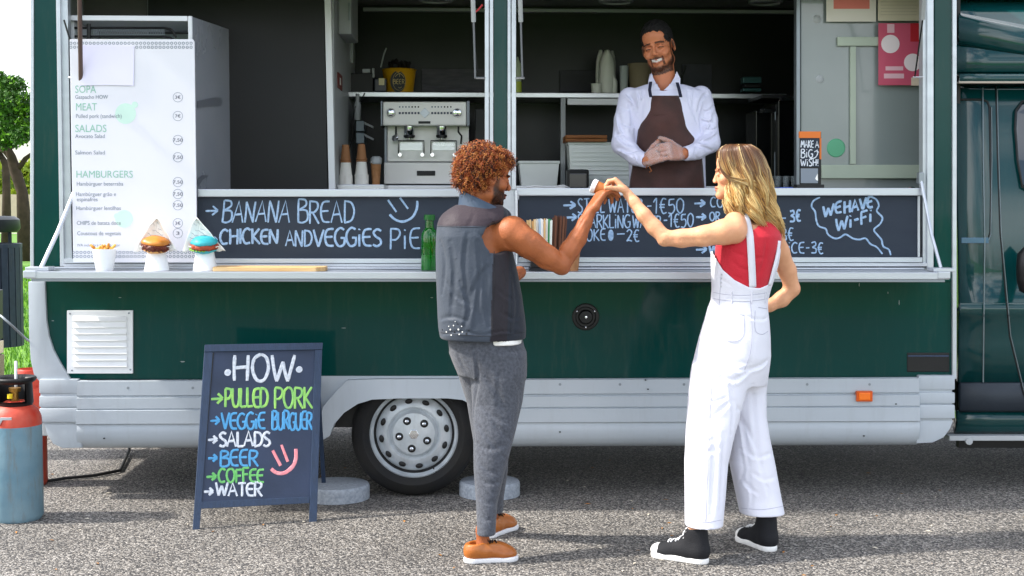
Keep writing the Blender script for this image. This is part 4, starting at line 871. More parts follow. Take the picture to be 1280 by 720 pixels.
for v in mb.v: v += Vector((noise.noise(v * 40), noise.noise(v * 40 + Vector((5, 0, 0))), 0)) * .006
mb.build('crumpled_lid', M['inner'], smooth='all', label='crumpled pale lid resting on the small kraft cup', cat='lid')
# small grey holder & cables under the shelf
hh = thing('napkin_dispenser', (PX(450, 1.5), 1.55, PZ(180, 1.5)), 'grey two tier napkin bracket on the wall above the paper cups', 'dispenser')
for ya, yb_ in ((151, 164), (166, 179)):
    ibox('tier', 445, ya, 455, yb_, 1.5, .2, mat('grey_tier', '#6f7c84', .4), parent=hh); MB().prism([P(455.5, ya + 1, 1.5), P(467, ya + 7, 1.45), P(466, ya + 9, 1.45), P(455.5, ya + 4, 1.5)], (0, .05, 0)).build('flap', M['inner'], hh)
MB().tube([P(456, 116, YK - .2), P(452, 124, YK - .2), P(444, 134, YK - .22), P(441, 150, YK - .25), P(440, 175, YK - .25), P(436, 188, YK - .25)], .003, 6).build('cable', M['black'], smooth='all', label='thin black cable hanging from the shelf down to the cups', cat='cable')
MB().lathe([(.02, 0), (.022, .09), (.012, .12), (.012, .16), (.001, .16)], P(447, 150, 1.6), 16).build('soap_bottle', M['inner'], smooth=True, label='pale pump bottle on the wall bracket below the shelf', cat='bottle')
# dark items right of the machine
ibox('black_cabinet', 594, 136, 605, 236, 1.5, .4, M['black'], 'narrow black appliance behind the middle post', 'appliance')
# ------------------------------------------------------------------ inside: right bay
s = sc(YK); q = P(647, 115, YK)
sq = thing('sauce_bottle', (q.x, YK, zsh), 'pale green squeeze sauce bottle at the left end of the right shelf', 'bottle')
MB().lathe([(.026, 0), (.026, .075), (.024, .08)], (q.x, YK, zsh), 20).build('bottle_base', mat('lime_plastic', '#b5c24a', .4), sq, smooth=True); MB().lathe([(.024, .081), (.023, .19), (.012, .205), (.004, .235), (.001, .236)], (q.x, YK, zsh), 20).build('bottle_top', mat('pale_plastic', '#b9c4a6', .4), sq, smooth=True)
# folded boxes
def petal(px0, px1, pt, pb, Y, bow, mb):
    s = sc(Y); x0, x1 = PX(px0, Y, 90), PX(px1, Y, 90); z1 = PZ(pt, Y); z0 = zsh; vs = []
    for i in range(9):
        v = i / 8; wv = 1 - (max(0, v - .82) / .18) * .62; wv *= .86 + .14 * math.sin(math.pi * min(1, v * 1.15))
        for j in range(7):
            u = j / 6 * 2 - 1; vs.append(Vector(((x0 + x1) / 2 + u * (x1 - x0) / 2 * wv, Y + bow * (1 - u * u), z0 + (z1 - z0) * v)))
    mb.add(vs, [(i * 7 + j, i * 7 + j + 1, (i + 1) * 7 + j + 1, (i + 1) * 7 + j) for i in range(8) for j in range(6)])
bxm = mat('off_white_card', '#e6e6dc', .6, var=.05)
pb = thing('folded_box', (PX(758, YK), YK, zsh), 'tall off white folded carton with pointed flaps standing on the shelf', 'carton')
for a, b, t, yy, bw in ((748, 769.5, 62.5, YK, -.04), (744.5, 757, 62, YK + .05, -.02), (760, 770, 63, YK + .05, -.02), (762, 772, 95, YK - .0, -.02)):
    mb = MB(); petal(a, b, t, 115, yy, bw, mb); o = mb.build('flap', bxm, pb, smooth='all'); mo = o.modifiers.new('s', 'SOLIDIFY'); mo.thickness = .002
lathe_thing('paper_cup', 745.5, 115, YK - .03, [(6 * s, 0), (6.6 * s, 13 * s), (7 * s, 13.5 * s), (.001, 13.6 * s)], bxm, 'short off white tub left of the tall folded carton', 'tub', zb=zsh)
pcup = mat('frosted_cups', '#c3cbcb', .3, alpha=.55)
b0 = MB().lathe([(4.6 * s, 0), (5.4 * s, 26 * s), (.001, 26.2 * s)], (PX(780, YK, 100), YK, zsh), 18).build('plastic_cup', pcup, smooth=True, label='clear plastic cup in the short stack between carton and cook', cat='cup', group='clear cups on the shelf')
for i in (1, 2, 3): c_ = copy_tree(b0); c_.location = (0, 0, i * .017)
lathe_thing('soup_tub', 800, 115, YK + .02, [(12 * s, 0), (15.5 * s, 38 * s), (16 * s, 39 * s), (.001, 39.5 * s)], mat('tan_tub', '#86785f', .6), 'large tan paper tub on the shelf behind the cook', 'tub', zb=zsh)
MB().tube([P(853, 93, YK), P(857, 82, YK)], .008, 6).build('knife_handle', M['black'], label='black handle poking up behind the shoulder of the cook', cat='handle')
ibox('slate_panel', 853, 80, 890, 114.5, BACK - .03, .02, mat('slate_grey', '#3a3a44', .6, c2='#4b4b55', vs=8), 'grey slate sheet leaning behind the right shoulder of the cook', 'slate sheet')
tl = thing('tin_stack', (PX(941, YK), YK, zsh), 'two teal tins stacked near the right end of the shelf', 'tins')
for a, b in ((110, 114.5), (96, 104)): ibox('tin', 929, a, 952, b, YK, .1, mat('teal_tin', '#3c6466', .35, metal=.3), parent=tl, bevel=.006)
ibox('tin_lid', 931, 105, 951, 109.5, YK + .01, .08, M['black'], parent=tl)
# bins, boards and dispenser below the shelf
bnm = mat('white_tub_plastic', '#eef3f0', .4, var=.06, vs=3)
def bin_(px0, px1, py0, py1, Y, label, tap=3):
    t = thing('storage_bin', (PX((px0 + px1) / 2, Y), Y + .15, zbc), label, 'storage bin')
    mb = MB(); q = [P(px0 + tap, py1, Y + .01), P(px1 - tap, py1, Y + .01), P(px1, py0 + 3, Y), P(px0, py0 + 3, Y)]; w = [v + Vector((0, .3, 0)) for v in q]
    mb.add(q + w, [(0, 1, 2, 3), (7, 6, 5, 4), (0, 3, 7, 4), (1, 5, 6, 2), (3, 2, 6, 7), (0, 4, 5, 1)]); mb.build('bin_body', bnm, t, bevel=.006, smooth=True)
    ibox('rim', px0 - 1, py0, px1 + 1, py0 + 3.4, Y - .01, .32, bnm, parent=t, bevel=.003)
    return t
bin_(649, 699, 201, 233, 1.45, 'small white storage bin behind the middle post'); B2 = bin_(711, 800, 177.5, 236, 1.4, 'large white ribbed storage bin beside the cook', 3)
for i in range(9):
    y = 184 + i * 5.6; ibox('rib', 714.5, y, 796, y + 1, 1.4 - .0025, .008, bnm, parent=B2, bevel=0)
for y, lb in ((171.2, 'lower'), (166.8, 'upper')):
    ibox('cutting_board', 707, y + 2, 759, y + 6, 1.36, .26, M['woodbrown'], '%s brown wooden board lying on the large white bin' % lb, 'board', bevel=.004)
bd = ibox('card_terminal', 709, 211.5, 736.5, 235.5, 1.2, .12, M['black'], 'black rounded dispenser in front of the large white bin', 'dispenser', bevel=.015); ibox('front_lid', 712, 216.5, 733.5, 235, 1.185, .014, mat('black_gloss', '#15181c', .2, coat=.5), parent=bd, bevel=.006)
MB().tube([P(650, 236, .6), P(668, 232.5, .6), P(690, 234, .6), P(704, 231.5, .6), P(712, 235, .6)], .004, 6).build('cable', M['white'], label='white cable lying along the sill beside the middle post', cat='cable', smooth='all')
# black cupboards at the right with chrome latches
bc = thing('black_fridge', (PX(970, 1.2), 1.4, zfl), 'tall glossy black cupboard with chrome latches at the right end', 'cupboard')
bgm = mat('black_gloss_door', '#0c0f10', .18, coat=.5, var=.2)
ibox('door', 945, 138, 969, 240, 1.25, .3, bgm, parent=bc); ibox('door', 973, 125, 997, 240, 1.15, .4, bgm, parent=bc); ibox('door_gap', 969.5, 130, 972.5, 240, 1.2, .3, M['black'], parent=bc)
ibox('shelf_bracket', 952, 118.5, 999, 123, 1.15, .4, M['black'], parent=bc)
for x0_, x1_, y in ((974, 997, 121), (951, 970, 136)):
    la = ibox('latch', x0_, y, x1_, y + 5, 1.12, .03, M['chrome'], parent=bc, bevel=.004); MB().lathe([(.012, 0), (.012, .008), (.001, .009)], P(x0_ + 2, y + 2.5, 1.12), 14, M=RX).build('latch_pin', M['black'], la)
for x, y0_, y1_ in ((969, 140, 150), (968.5, 190, 232), (996, 182, 232)): MB().tube([P(x, y0_, 1.1), P(x, y1_, 1.1)], .003, 6).build('handle_bar', M['aludark'], bc)
glm = mat('tumbler_glass', '#aab4b4', .05, alpha=.45, coat=1, spec=1)
g0 = MB().lathe([(.016, 0), (.02, .07), (.0185, .07), (.015, .004)], P(952, 236, .7), 14, cap=False).build('drinking_glass', glm, smooth=True, label='small drinking glass in the row on the right work surface', cat='glass', group='drinking glasses by the black cupboard')
for i in range(1, 9):
    c_ = copy_tree(g0); c_.location = Vector(((i % 5) * .045 + (i > 4) * .02, (i > 4) * .07, 0))
wbox('napkin_stack', PX(971, .5), PX(990, .5), .45, .6, PZ(236.5, .5), PZ(233, .5), mat('blue_napkin', '#3c62c8', .6), None, label='thin blue packet lying on the sill left of the wish sign', cat='packet')
# MAKE A BIG WISH sign
YW = .05
ws = thing('tabletop_sign', P(1011, 237, YW), 'small tabletop chalkboard reading MAKE A BIG WISH with an orange top', 'sign')
rect(1000, 165, 1026.5, 234, YW, .012, 'frame', M['black'], ws, bevel=.001)
rect(999, 164.3, 1026, 172.5, YW - .003, .014, 'orange_band', mat('orange_card', '#d8722c', .6), ws, bevel=.001); rect(1024.5, 172.6, 1026.8, 199, YW - .003, .01, 'side_strip', mat('orange_edge', '#c96a2a', .6), ws, bevel=0)
rect(1001, 173, 1024, 208.6, YW - .004, .01, 'slate', M['board'], ws, bevel=.001)
rect(1001, 210.5, 1022.5, 229, YW - .004, .01, 'grey_card', mat('grey_card', '#7c8590', .5), ws, bevel=.001); MB().prism([P(a, b, YW - .0055) for a, b in ((1019, 223), (1022, 217), (1022.5, 226), (1020, 225))], (0, .001, 0)).build('white_mark', M['paper'], ws)
rect(996, 230.5, 1030.5, 236.5, YW - .02, .08, 'foot', M['black'], ws, bevel=.003)
def fw(px, py): return P(px, py, YW - .0048)
mb = MB(); strokes(mb, 'MAKE', 1001.2, 1017, 184.5, 9, fw, NF, .0055, gap=.08); strokes(mb, 'A', 1019, 1023.8, 184.5, 8, fw, NF, .0055); strokes(mb, 'BiG', 1001, 1016, 197, 10.5, fw, NF, .0058, gap=.12); strokes(mb, 'WiSH!', 1001, 1023, 207.5, 8.5, fw, NF, .0055, gap=.12)
pxline(mb, [(1013, 198.5), (1019, 197), (1022, 192), (1021, 188.5)], fw, NF, .005); pxline(mb, [(1018, 190), (1021.5, 187.5), (1023.5, 191)], fw, NF, .005, False)
mb.build('chalk_lettering', M['chalk_white'], ws)
# blurred posters on the end panel: plain flat prints
YPo = PR - .034
po = thing('poster', P(1073, 10, YPo), 'cream notice with a coral block in the top of the right window', 'poster')
rect(1033, -30, 1095, 27, YPo, .003, 'sheet', mat('cream_sheet', '#d9d3c6', .6), po, bevel=0); rect(1042, -10, 1087, 11, YPo - .001, .001, 'coral_block', mat('coral_print', '#d9796a', .6), po, bevel=0)
po = rect(1097.5, -30, 1152, 26, YPo, .003, 'poster', mat('beige_sheet', '#cfc6ac', .6, var=.1), None, bevel=0, label='beige lined sheet right of the coral notice', cat='poster')
for i in range(6): rect(1101, -2 + i * 4, 1146, -1.2 + i * 4, YPo - .001, .001, 'printed_line', mat('faint_line', '#b9b09a', .6), po, bevel=0)
YPo -= .004
po = thing('poster', P(1126, 106, YPo), 'red and pink poster with round white spots below the beige sheet', 'poster')
pr_ = rect(1098, 29, 1152, 106.5, YPo, .002, 'sheet', mat('crimson_print', '#cc5a74', .55, c2='#c24a63', vs=3), po, bevel=0)
rect(1138, 29, 1152, 52, YPo - .001, .001, 'red_block', mat('red_block', '#b8222c', .55), po, bevel=0)
for x, y, r in ((1113, 55, 11.5), (1141, 78, 11)): ring2d(x, y, r, YPo - .0015, mat('pink_white', '#ecdfe0', .6), 'spot', po, True, n=24)
for a, b, c_, d_ in ((1109, 30, 1118, 41), (1107, 83, 1129, 88), (1105, 92, 1130, 98)): rect(a, b, c_, d_, YPo - .001, .001, 'text_block', mat('pale_pink', '#e3b6c0', .6), po, bevel=0)
rect(1139, 97, 1153, 107, YPo - .001, .001, 'beige_corner', mat('beige_corner', '#dccbb6', .6), po, bevel=0)

# ------------------------------------------------------------------ A-frame chalkboard
BL, BR, TL, TR = G(241, 662), G(392, 652), None, None
nb = 0
tilt = R_(14)
u_ = (BR - BL); u_.z = 0; u_.normalize(); nrm0 = Vector((u_.y, -u_.x, 0)); 
up_ = (Vector((0, 0, 1)) * math.cos(tilt) - nrm0 * math.sin(tilt)); nA = u_.cross(up_).normalized()
if nA.y > 0: nA = -nA
fA = on_plane(BL, nA)
sa = thing('chalkboard_sign', (BL + BR) / 2, 'blue framed A-frame chalkboard headed HOW standing before the rear wheel', 'chalkboard sign')
def ap(pts, name, m, off=0, th=.02, parent=sa, bevel=.002):
    return MB().prism([fA(x, y) + nA * off for x, y in pts], -nA * th).build(name, m, parent, bevel=bevel)
ap([(262, 438), (397, 435.5), (388, 627), (251, 632)][::-1], 'writing_panel', mat('blue_slate', '#33405a', .6, c2='#2a3549', vs=5, bump=.1, bs=80), -.004, .008)
FRM = M['boardframe']
ap([(256, 431), (403.5, 428.5), (402.8, 437), (255.5, 440)][::-1], 'top_rail', FRM, .006, .022)
ap([(255.4, 440.5), (266, 440.2), (249.5, 662), (241, 663)][::-1], 'side_rail', FRM, .004, .022); ap([(393.5, 437.6), (402.7, 437.3), (396, 652), (386.5, 653)][::-1], 'side_rail', FRM, .004, .022)
ap([(251, 627), (387, 621), (386.6, 629), (250.5, 636)][::-1], 'bottom_rail', FRM, .003, .018)
ap([(266, 441), (267.5, 441), (252, 626), (250.5, 626)][::-1], 'inner_edge', M['black'], .0005, .003, bevel=0)
# rear leg frame
tp = (fA(262, 440), fA(396, 438))
for t_ in tp:
    a = t_ - nA * .03; b = Vector((a.x, a.y + .42, .0)); b.y = min(b.y, .0 + .05) + 0
    MB().tube([a, b], .014, 4).build('rear_leg', FRM, sa)
fAo = lambda px, py: fA(px, py) - nA * .0035
def SA(txt, x0, x1, yb, h, m, w, **k):
    mb = MB(); strokes(mb, txt, x0, x1, yb, h, fAo, nA, w, hh=.002, **k); mb.build('chalk_writing', m, sa)
SA('.', 280, 290, 475, 22, M['chalk_white'], .014); SA('HOW', 291, 368, 476, 32, M['chalk_white'], .0155, lean=.02); SA('.', 370, 379, 472, 22, M['chalk_white'], .014)
for cx_, cy_ in ((284.5, 466), (374, 462)):
    MB().prism([fAo(cx_ + 4.2 * math.cos(a * .5236), cy_ - 3.8 * math.sin(a * .5236)) + nA * .002 for a in range(12)][::-1], -nA * .002).build('chalk_dot', M['chalk_white'], sa)
SA('>', 264, 279, 506, 15, M['chalk_green'], .0125); SA('PULLED', 281, 335, 509, 24, M['chalk_green'], .0125, gap=.02); SA('PORK', 343, 391, 510, 27, M['chalk_green'], .0115, gap=.04)
SA('>', 263, 275, 532, 12, M['chalk_sky'], .011); SA('VEGGiE', 277, 332, 536, 20, M['chalk_sky'], .0115, gap=.03); SA('BURGUER', 340, 390.5, 537, 22, M['chalk_sky'], .0115, gap=.0)
SA('>', 260, 272, 555, 11, M['chalk_white'], .012); SA('SALADS', 274, 338, 558, 18, M['chalk_white'], .012, gap=.04)
SA('>', 260, 272, 578, 11, M['chalk_sky'], .012); SA('BEER', 275, 323, 583, 20, M['chalk_sky'], .011, gap=.06)
SA('>', 258, 271, 601, 11, M['chalk_green2'], .012); SA('COFFEE', 273, 330, 603, 17, M['chalk_green2'], .011, gap=.04)
SA('>', 255, 267, 620, 11, M['chalk_white'], .012); SA('WATER', 270, 328, 620, 17, M['chalk_white'], .011, gap=.04)
mb = MB(); pxline(mb, [(341, 563), (351, 582)], fAo, nA, .0165, False, hh=.002); pxline(mb, [(352, 556), (360, 577)], fAo, nA, .0165, False, hh=.002); pxline(mb, [(339, 586), (346, 591), (356, 591), (366, 583), (370, 573), (370, 561)], fAo, nA, .018, hh=.002); mb.build('chalk_smile', M['chalk_pink'], sa)

# ------------------------------------------------------------------ gas cylinders, bin, planter
q = G(20, 648); Yg = q.y; s = sc(Yg)
gc = thing('gas_cylinder', (PX(21, Yg, 600), Yg, 0), 'scuffed blue gas cylinder with red shoulder and black valve guard', 'gas cylinder'); gx = PX(21, Yg, 600)
gm = mat('scuffed_blue_paint', '#5b7f90', .55, c2='#7c97a2', vs=6, bump=.2, bs=30, dirt=.9); gr = mat('scuffed_red_paint', '#b9301d', .5, c2='#c4523c', vs=14, bump=.1, dirt=.2)
r = 31.5 * s; zs = PZ(529, Yg)
MB().lathe([(r * .9, 0), (r, .02), (r, zs), ], (gx, Yg, 0), 40).build('cylinder_body', gm, gc, smooth=True)
MB().lathe([(r * 1.001, zs), (r * .98, zs + 10 * s), (r * .86, zs + 19 * s), (r * .6, zs + 26 * s), (r * .35, zs + 30 * s), (.001, zs + 30 * s)], (gx, Yg, 0), 40).build('shoulder', gr, gc, smooth=True)
z0 = zs + 22 * s
gd = MB(); gd.lathe([(r * .62, z0), (r * .7, z0 + 6 * s), (r * .66, z0 + 30 * s), (r * .8, z0 + 33 * s), (r * .84, z0 + 36 * s), (r * .78, z0 + 38 * s), (r * .6, z0 + 33 * s), (r * .58, z0 + 8 * s), (r * .5, z0)], (gx, Yg, 0), 32, cap=False)
# openings in the guard: drop the faces on the front
keep = [i for i, f in enumerate(gd.f) if not (sum(gd.v[j].y for j in f) / 4 < Yg - r * .35 and z0 + 7 * s < sum(gd.v[j].z for j in f) / 4 < z0 + 31 * s)]
gd.f = [gd.f[i] for i in keep]; gd.m = [gd.m[i] for i in keep]; gd.build('valve_guard', M['black'], gc, smooth='all')
MB().lathe([(.022, z0), (.024, z0 + .03), (.016, z0 + .035), (.016, z0 + .07), (.026, z0 + .072), (.028, z0 + .09), (.001, z0 + .092)], (gx, Yg, 0), 14).build('valve', mat('brass', '#a57b3c', .35, metal=.8), gc, smooth=True)
MB().lathe([(.012, 0), (.012, .02), (.001, .022)], (gx - .01, Yg - .04, z0 + .045), 12).build('valve_cap', mat('yellow_cap', '#e8c81e', .4), gc, smooth=True)
MB().tube([P(20, 492, Yg), P(20, 452, Yg + .1)], .008, 6).build('grey_post', M['inner'], smooth='all', label='thin grey stake standing behind the blue gas cylinder', cat='stake')
MB().tube([P(0, 394, -.1), P(15, 407, -.1), P(33, 424, -.0), P(60, 440, .2)], .006, 6).build('gas_hose', M['aludark'], smooth='all', label='grey hose running from the left edge to the rear of the van', cat='hose')
ft = MB(); ft.prism([Vector((gx - .045, Yg - r - .004, zs + .03)), Vector((gx - .03, Yg - r * .985, zs + .05)), Vector((gx + .02, Yg - r * .97, zs + .05)), Vector((gx + .02, Yg - r * .97, zs + .038)), Vector((gx - .02, Yg - r * .99, zs + .038)), Vector((gx - .035, Yg - r - .002, zs + .012))], (0, .01, 0)); ft.build('painted_mark', M['inner'], gc)
q = G(34, 600); Y2 = .35; gx2 = PX(38, Y2, 560); zs2 = PZ(500, Y2); r2 = .085
g2 = thing('gas_cylinder', (gx2, Y2, 0), 'plain red gas cylinder half hidden behind the blue one', 'gas cylinder')
MB().lathe([(r2 * .9, 0), (r2, .02), (r2, zs2), (r2 * .9, zs2 + .05), (r2 * .5, zs2 + .09), (.001, zs2 + .1)], (gx2, Y2, 0), 32).build('cylinder_body', gr, g2, smooth=True)
MB().lathe([(r2 * .7, zs2 + .07), (r2 * .75, zs2 + .16), (r2 * .66, zs2 + .17), (r2 * .6, zs2 + .08)], (gx2, Y2, 0), 24).build('valve_guard', gr, g2, smooth=True)
# hose under the van
MB().tube([G(152, 560) + Vector((0, .3, .25)), G(156, 572) + Vector((0, .1, .02)), G(150, 588, .012), G(120, 594, .012), G(80, 598, .012), G(55, 602, .012)], .009, 6).build('rubber_hose', M['rubber'], smooth='all', label='black rubber hose lying on the asphalt under the rear corner', cat='hose')
# litter bin: vertical dark slats with a lid on posts
Yb_ = 4.2; s = sc(Yb_)
bn_ = thing('litter_bin', P(6, 452, Yb_), 'dark blue slatted litter bin with a round lid on the lawn edge', 'litter bin'); bcx = PX(-6, Yb_, 400); zt_, zb_ = PZ(309, Yb_, 10), PZ(432, Yb_, 10); rr = PX(26.5, Yb_, 400) - bcx
slm = mat('dark_blue_slat', '#1f2a3a', .55, c2='#2a3646', vs=20, dirt=.3)
for i in range(22):
    a = 2 * math.pi * i / 22; Mz = Matrix.Translation((bcx + math.cos(a) * rr, Yb_ + math.sin(a) * rr, 0)) @ Matrix.Rotation(a, 4, 'Z')
    MB().box(-.008, .008, -rr * .128, rr * .128, max(zb_, .0), zt_, M=Mz).build('slat', slm, bn_)
MB().lathe([(rr * .98, zt_ - .01), (rr * 1.05, zt_), (rr * 1.05, zt_ + .03), (rr * .9, zt_ + .032), (rr * .88, zt_ - .01)], (bcx, Yb_, 0), 32, cap=False).build('rim', slm, bn_, smooth=True)
MB().lathe([(rr * .9, zb_ + .05), (.001, zb_ + .05)], (bcx, Yb_, 0), 24).build('liner', M['black'], bn_)
zl = PZ(290, Yb_, 10)
MB().lathe([(.001, zl), (rr * .9, zl), (rr, zl + .03), (rr * .98, zl + .1), (rr * .8, zl + .125), (.001, zl + .13)], (bcx, Yb_, 0), 36).build('lid', mat('bin_lid', '#1d2327', .45), bn_, smooth=True)
for a in (.2, 2.3, 4.2): MB().tube([(bcx + math.cos(a) * rr * .6, Yb_ + math.sin(a) * rr * .6, zt_ - .1), (bcx + math.cos(a) * rr * .6, Yb_ + math.sin(a) * rr * .6, zl + .02)], .015, 6).build('lid_post', slm, bn_)
MB().lathe([(rr * .2, -.03), (rr * .2, zb_ + .06)], (bcx, Yb_, 0), 24).build('plinth', M['inner'], bn_)
# wooden tub / machine at the far left edge
pl = thing('wooden_crate', P(-2, 520, .9), 'cream and brown crate standing at the left edge of the picture', 'crate')
for i, (ya, yb_) in enumerate(((366, 430), (432, 448), (450, 482), (484, 516))): ibox('board', -90, ya, -19 + i, yb_, 1.0, .3, (M['black'], mat('cream_paint', '#cdbfa6', .6), mat('khaki_wood', '#8b8468', .7, var=.2), mat('khaki_wood_b', '#7d765c', .7, var=.2))[i], parent=pl)
ibox('back_board', -90, 516.5, -18, 560, 1.0, .3, mat('khaki_dark', '#6d684f', .7), parent=pl)
# flat granite slabs beside the tyre
st = mat('speckled_granite', '#aeb6bf', .7, c2='#8a929c', vs=70, bump=.4, bs=90)
def slab(px, py, rx, lab):
    q = G(px, py); mb = MB(); n = 40
    for (f, z) in ((1, 0), (1.0, .05), (.985, .062), (.96, .066)): pass
    mb.lathe([(rx, 0), (rx * 1.0, .055), (rx * .985, .066), (rx * .95, .072), (.001, .073)], (q.x, q.y, .001), n); mb.build('stone_slab', st, smooth=True, label=lab, cat='stone slab')
slab(612, 618, .155, 'round grey granite slab on the ground behind the legs of the man'); slab(420, 622, .17, 'round grey granite slab on the ground left of the tyre')

# ------------------------------------------------------------------ trees beyond the lawn
barkm = mat('pine_bark', '#4a3a30', .9, c2='#332820', vs=6, bump=.8, bs=12)
lfm = [mat('pine_needles', '#355f10', .7, var=.2, vs=3), mat('pine_needles_light', '#679a1c', .7, var=.2), mat('pine_needles_dark', '#24480e', .7)]
def tree(name, label, base, trunk, limbs, clumps, group, dens=1.0, ls=.16, mats=None):
    t = thing(name, base, label, 'tree', group)
    mb = MB(); mb.tube(trunk[0], trunk[1], 12)
    for pts, rr_ in limbs: mb.tube(pts, rr_, 8)
    for v in mb.v: v += Vector((noise.noise(v * 1.7), noise.noise(v * 1.7 + Vector((9, 0, 0))), 0)) * .08
    mb.build('trunk', barkm, t, smooth='all')
    cb = MB()
    for c_, r_ in clumps:
        n = int(max(160, 1500 * dens * r_ * r_))
        for i in range(n):
            d = Vector((rnd.gauss(0, 1), rnd.gauss(0, 1), rnd.gauss(0, 1))).normalized(); rad = r_ * (rnd.random() ** .33)
            rad *= 1 + .35 * noise.noise(d * 2.2 + Vector(c_))
            p = Vector(c_) + Vector((d.x * rad, d.y * rad, d.z * rad * .72)); a = Vector((rnd.uniform(-1, 1), rnd.uniform(-1, 1), rnd.uniform(-.3, 1))).normalized() * ls * rnd.uniform(.6, 1.3); b = a.cross(Vector((rnd.uniform(-1, 1), rnd.uniform(-1, 1), rnd.uniform(-1, 1)))).normalized() * ls * .42
            cb.add([p - b, p + b, p + a], [(0, 1, 2)], 0 if noise.noise(p * .9) > -.1 and rnd.random() < .75 else rnd.choice((1, 2)))
    cb.build('crown', mats or lfm, t)
    return t
TY = 27.0; s = sc(TY)
def T(px, py, Y=TY): return P(px, py, Y)
cl = []
for x, y, r_ in ((-6, 112, 22), (14, 108, 18), (24, 128, 17), (8, 130, 22), (-10, 148, 24), (20, 152, 20), (5, 172, 20), (28, 170, 15), (-14, 180, 18), (14, 192, 14), (-30, 120, 26), (-50, 150, 30), (34, 142, 14), (40, 160, 14), (48, 130, 16), (-4, 96, 12)):
    v = T(x, y, TY + rnd.uniform(-1.5, 1.5)); cl.append((tuple(v), r_ * s))
b0 = G(32, 263, -.03); b0 = Vector((T(32, 263).x, TY, -.03))
tree('pine_tree', 'leaning dark trunked pine tree on the lawn left of the van', b0, ([b0, T(27, 240), T(21, 215), T(15, 196), T(8, 180)], [.2, .13, .12, .1, .07]), [([T(22, 215), T(30, 198), T(42, 188), T(52, 180)], [.07, .055, .04, .02]), ([T(17, 200), T(6, 190), T(-10, 180)], [.08, .05, .03]), ([T(12, 190), T(20, 170), T(22, 150)], [.06, .04, .02])], cl[:9] + cl[12:], 'pines on the lawn', dens=2.6, ls=.10)
b1 = Vector((T(6, 262, TY + 3).x, TY + 3, -.03))
tree('pine_tree', 'upright pine tree close behind the leaning pine at the left edge', b1, ([b1, T(8, 235, TY + 3), T(6, 205, TY + 3), T(-2, 190, TY + 3)], [.16, .11, .1, .07]), [([T(6, 205, TY + 3), T(-14, 180, TY + 3)], [.06, .03])], [(tuple(T(x, y, TY + 3)), r_ * sc(TY + 3)) for x, y, r_ in ((-10, 160, 26), (-30, 175, 28), (8, 178, 16), (-8, 130, 24))], 'pines on the lawn', dens=2, ls=.12)
lm2 = [mat('leaf_yellow_green', '#9cac2e', .7), mat('leaf_olive', '#7c8f2a', .7), mat('leaf_mid', '#58731f', .7)]
for i, (x, w, Yt, lb) in enumerate(((33, 16, 60, 'yellow green leafy tree far beyond the leaning pine'), (12, 18, 66, 'olive bushy tree far beyond the lawn between the trunks'), (-20, 22, 63, 'mid green tree far away at the left edge of the lawn'), (60, 24, 64, 'pale green tree far away behind the van body'), (-60, 26, 68, 'broad tree far beyond the lawn left of the litter bin'), (-110, 24, 62, 'round tree outside the picture beyond the lawn'))):
    ss = sc(Yt); bb = Vector((T(x, 258, Yt).x, Yt, -.03)); tree('broadleaf_tree', lb, bb, ([bb, T(x, 235, Yt), T(x + 1, 215, Yt)], [.3, .2, .1]), [([T(x, 235, Yt), T(x + 6, 218, Yt)], [.1, .05])], [(tuple(T(x + dx, y, Yt)), w * k * ss) for dx, y, k in ((0, 212, .8), (-6, 228, .8), (7, 228, .8), (0, 243, .75), (-9, 243, .5), (9, 245, .5))], 'distant trees', dens=.22, ls=.34, mats=lm2)
# low pale wall far behind
MB().box(T(-900, 250, 58).x, T(120, 250, 58).x, 58, 58.4, -.03, T(0, 243, 58).z).build('boundary_wall', mat('pale_render', '#c8b4a0', .8, var=.1), label='low pale boundary wall beyond the lawn and trees', cat='wall')
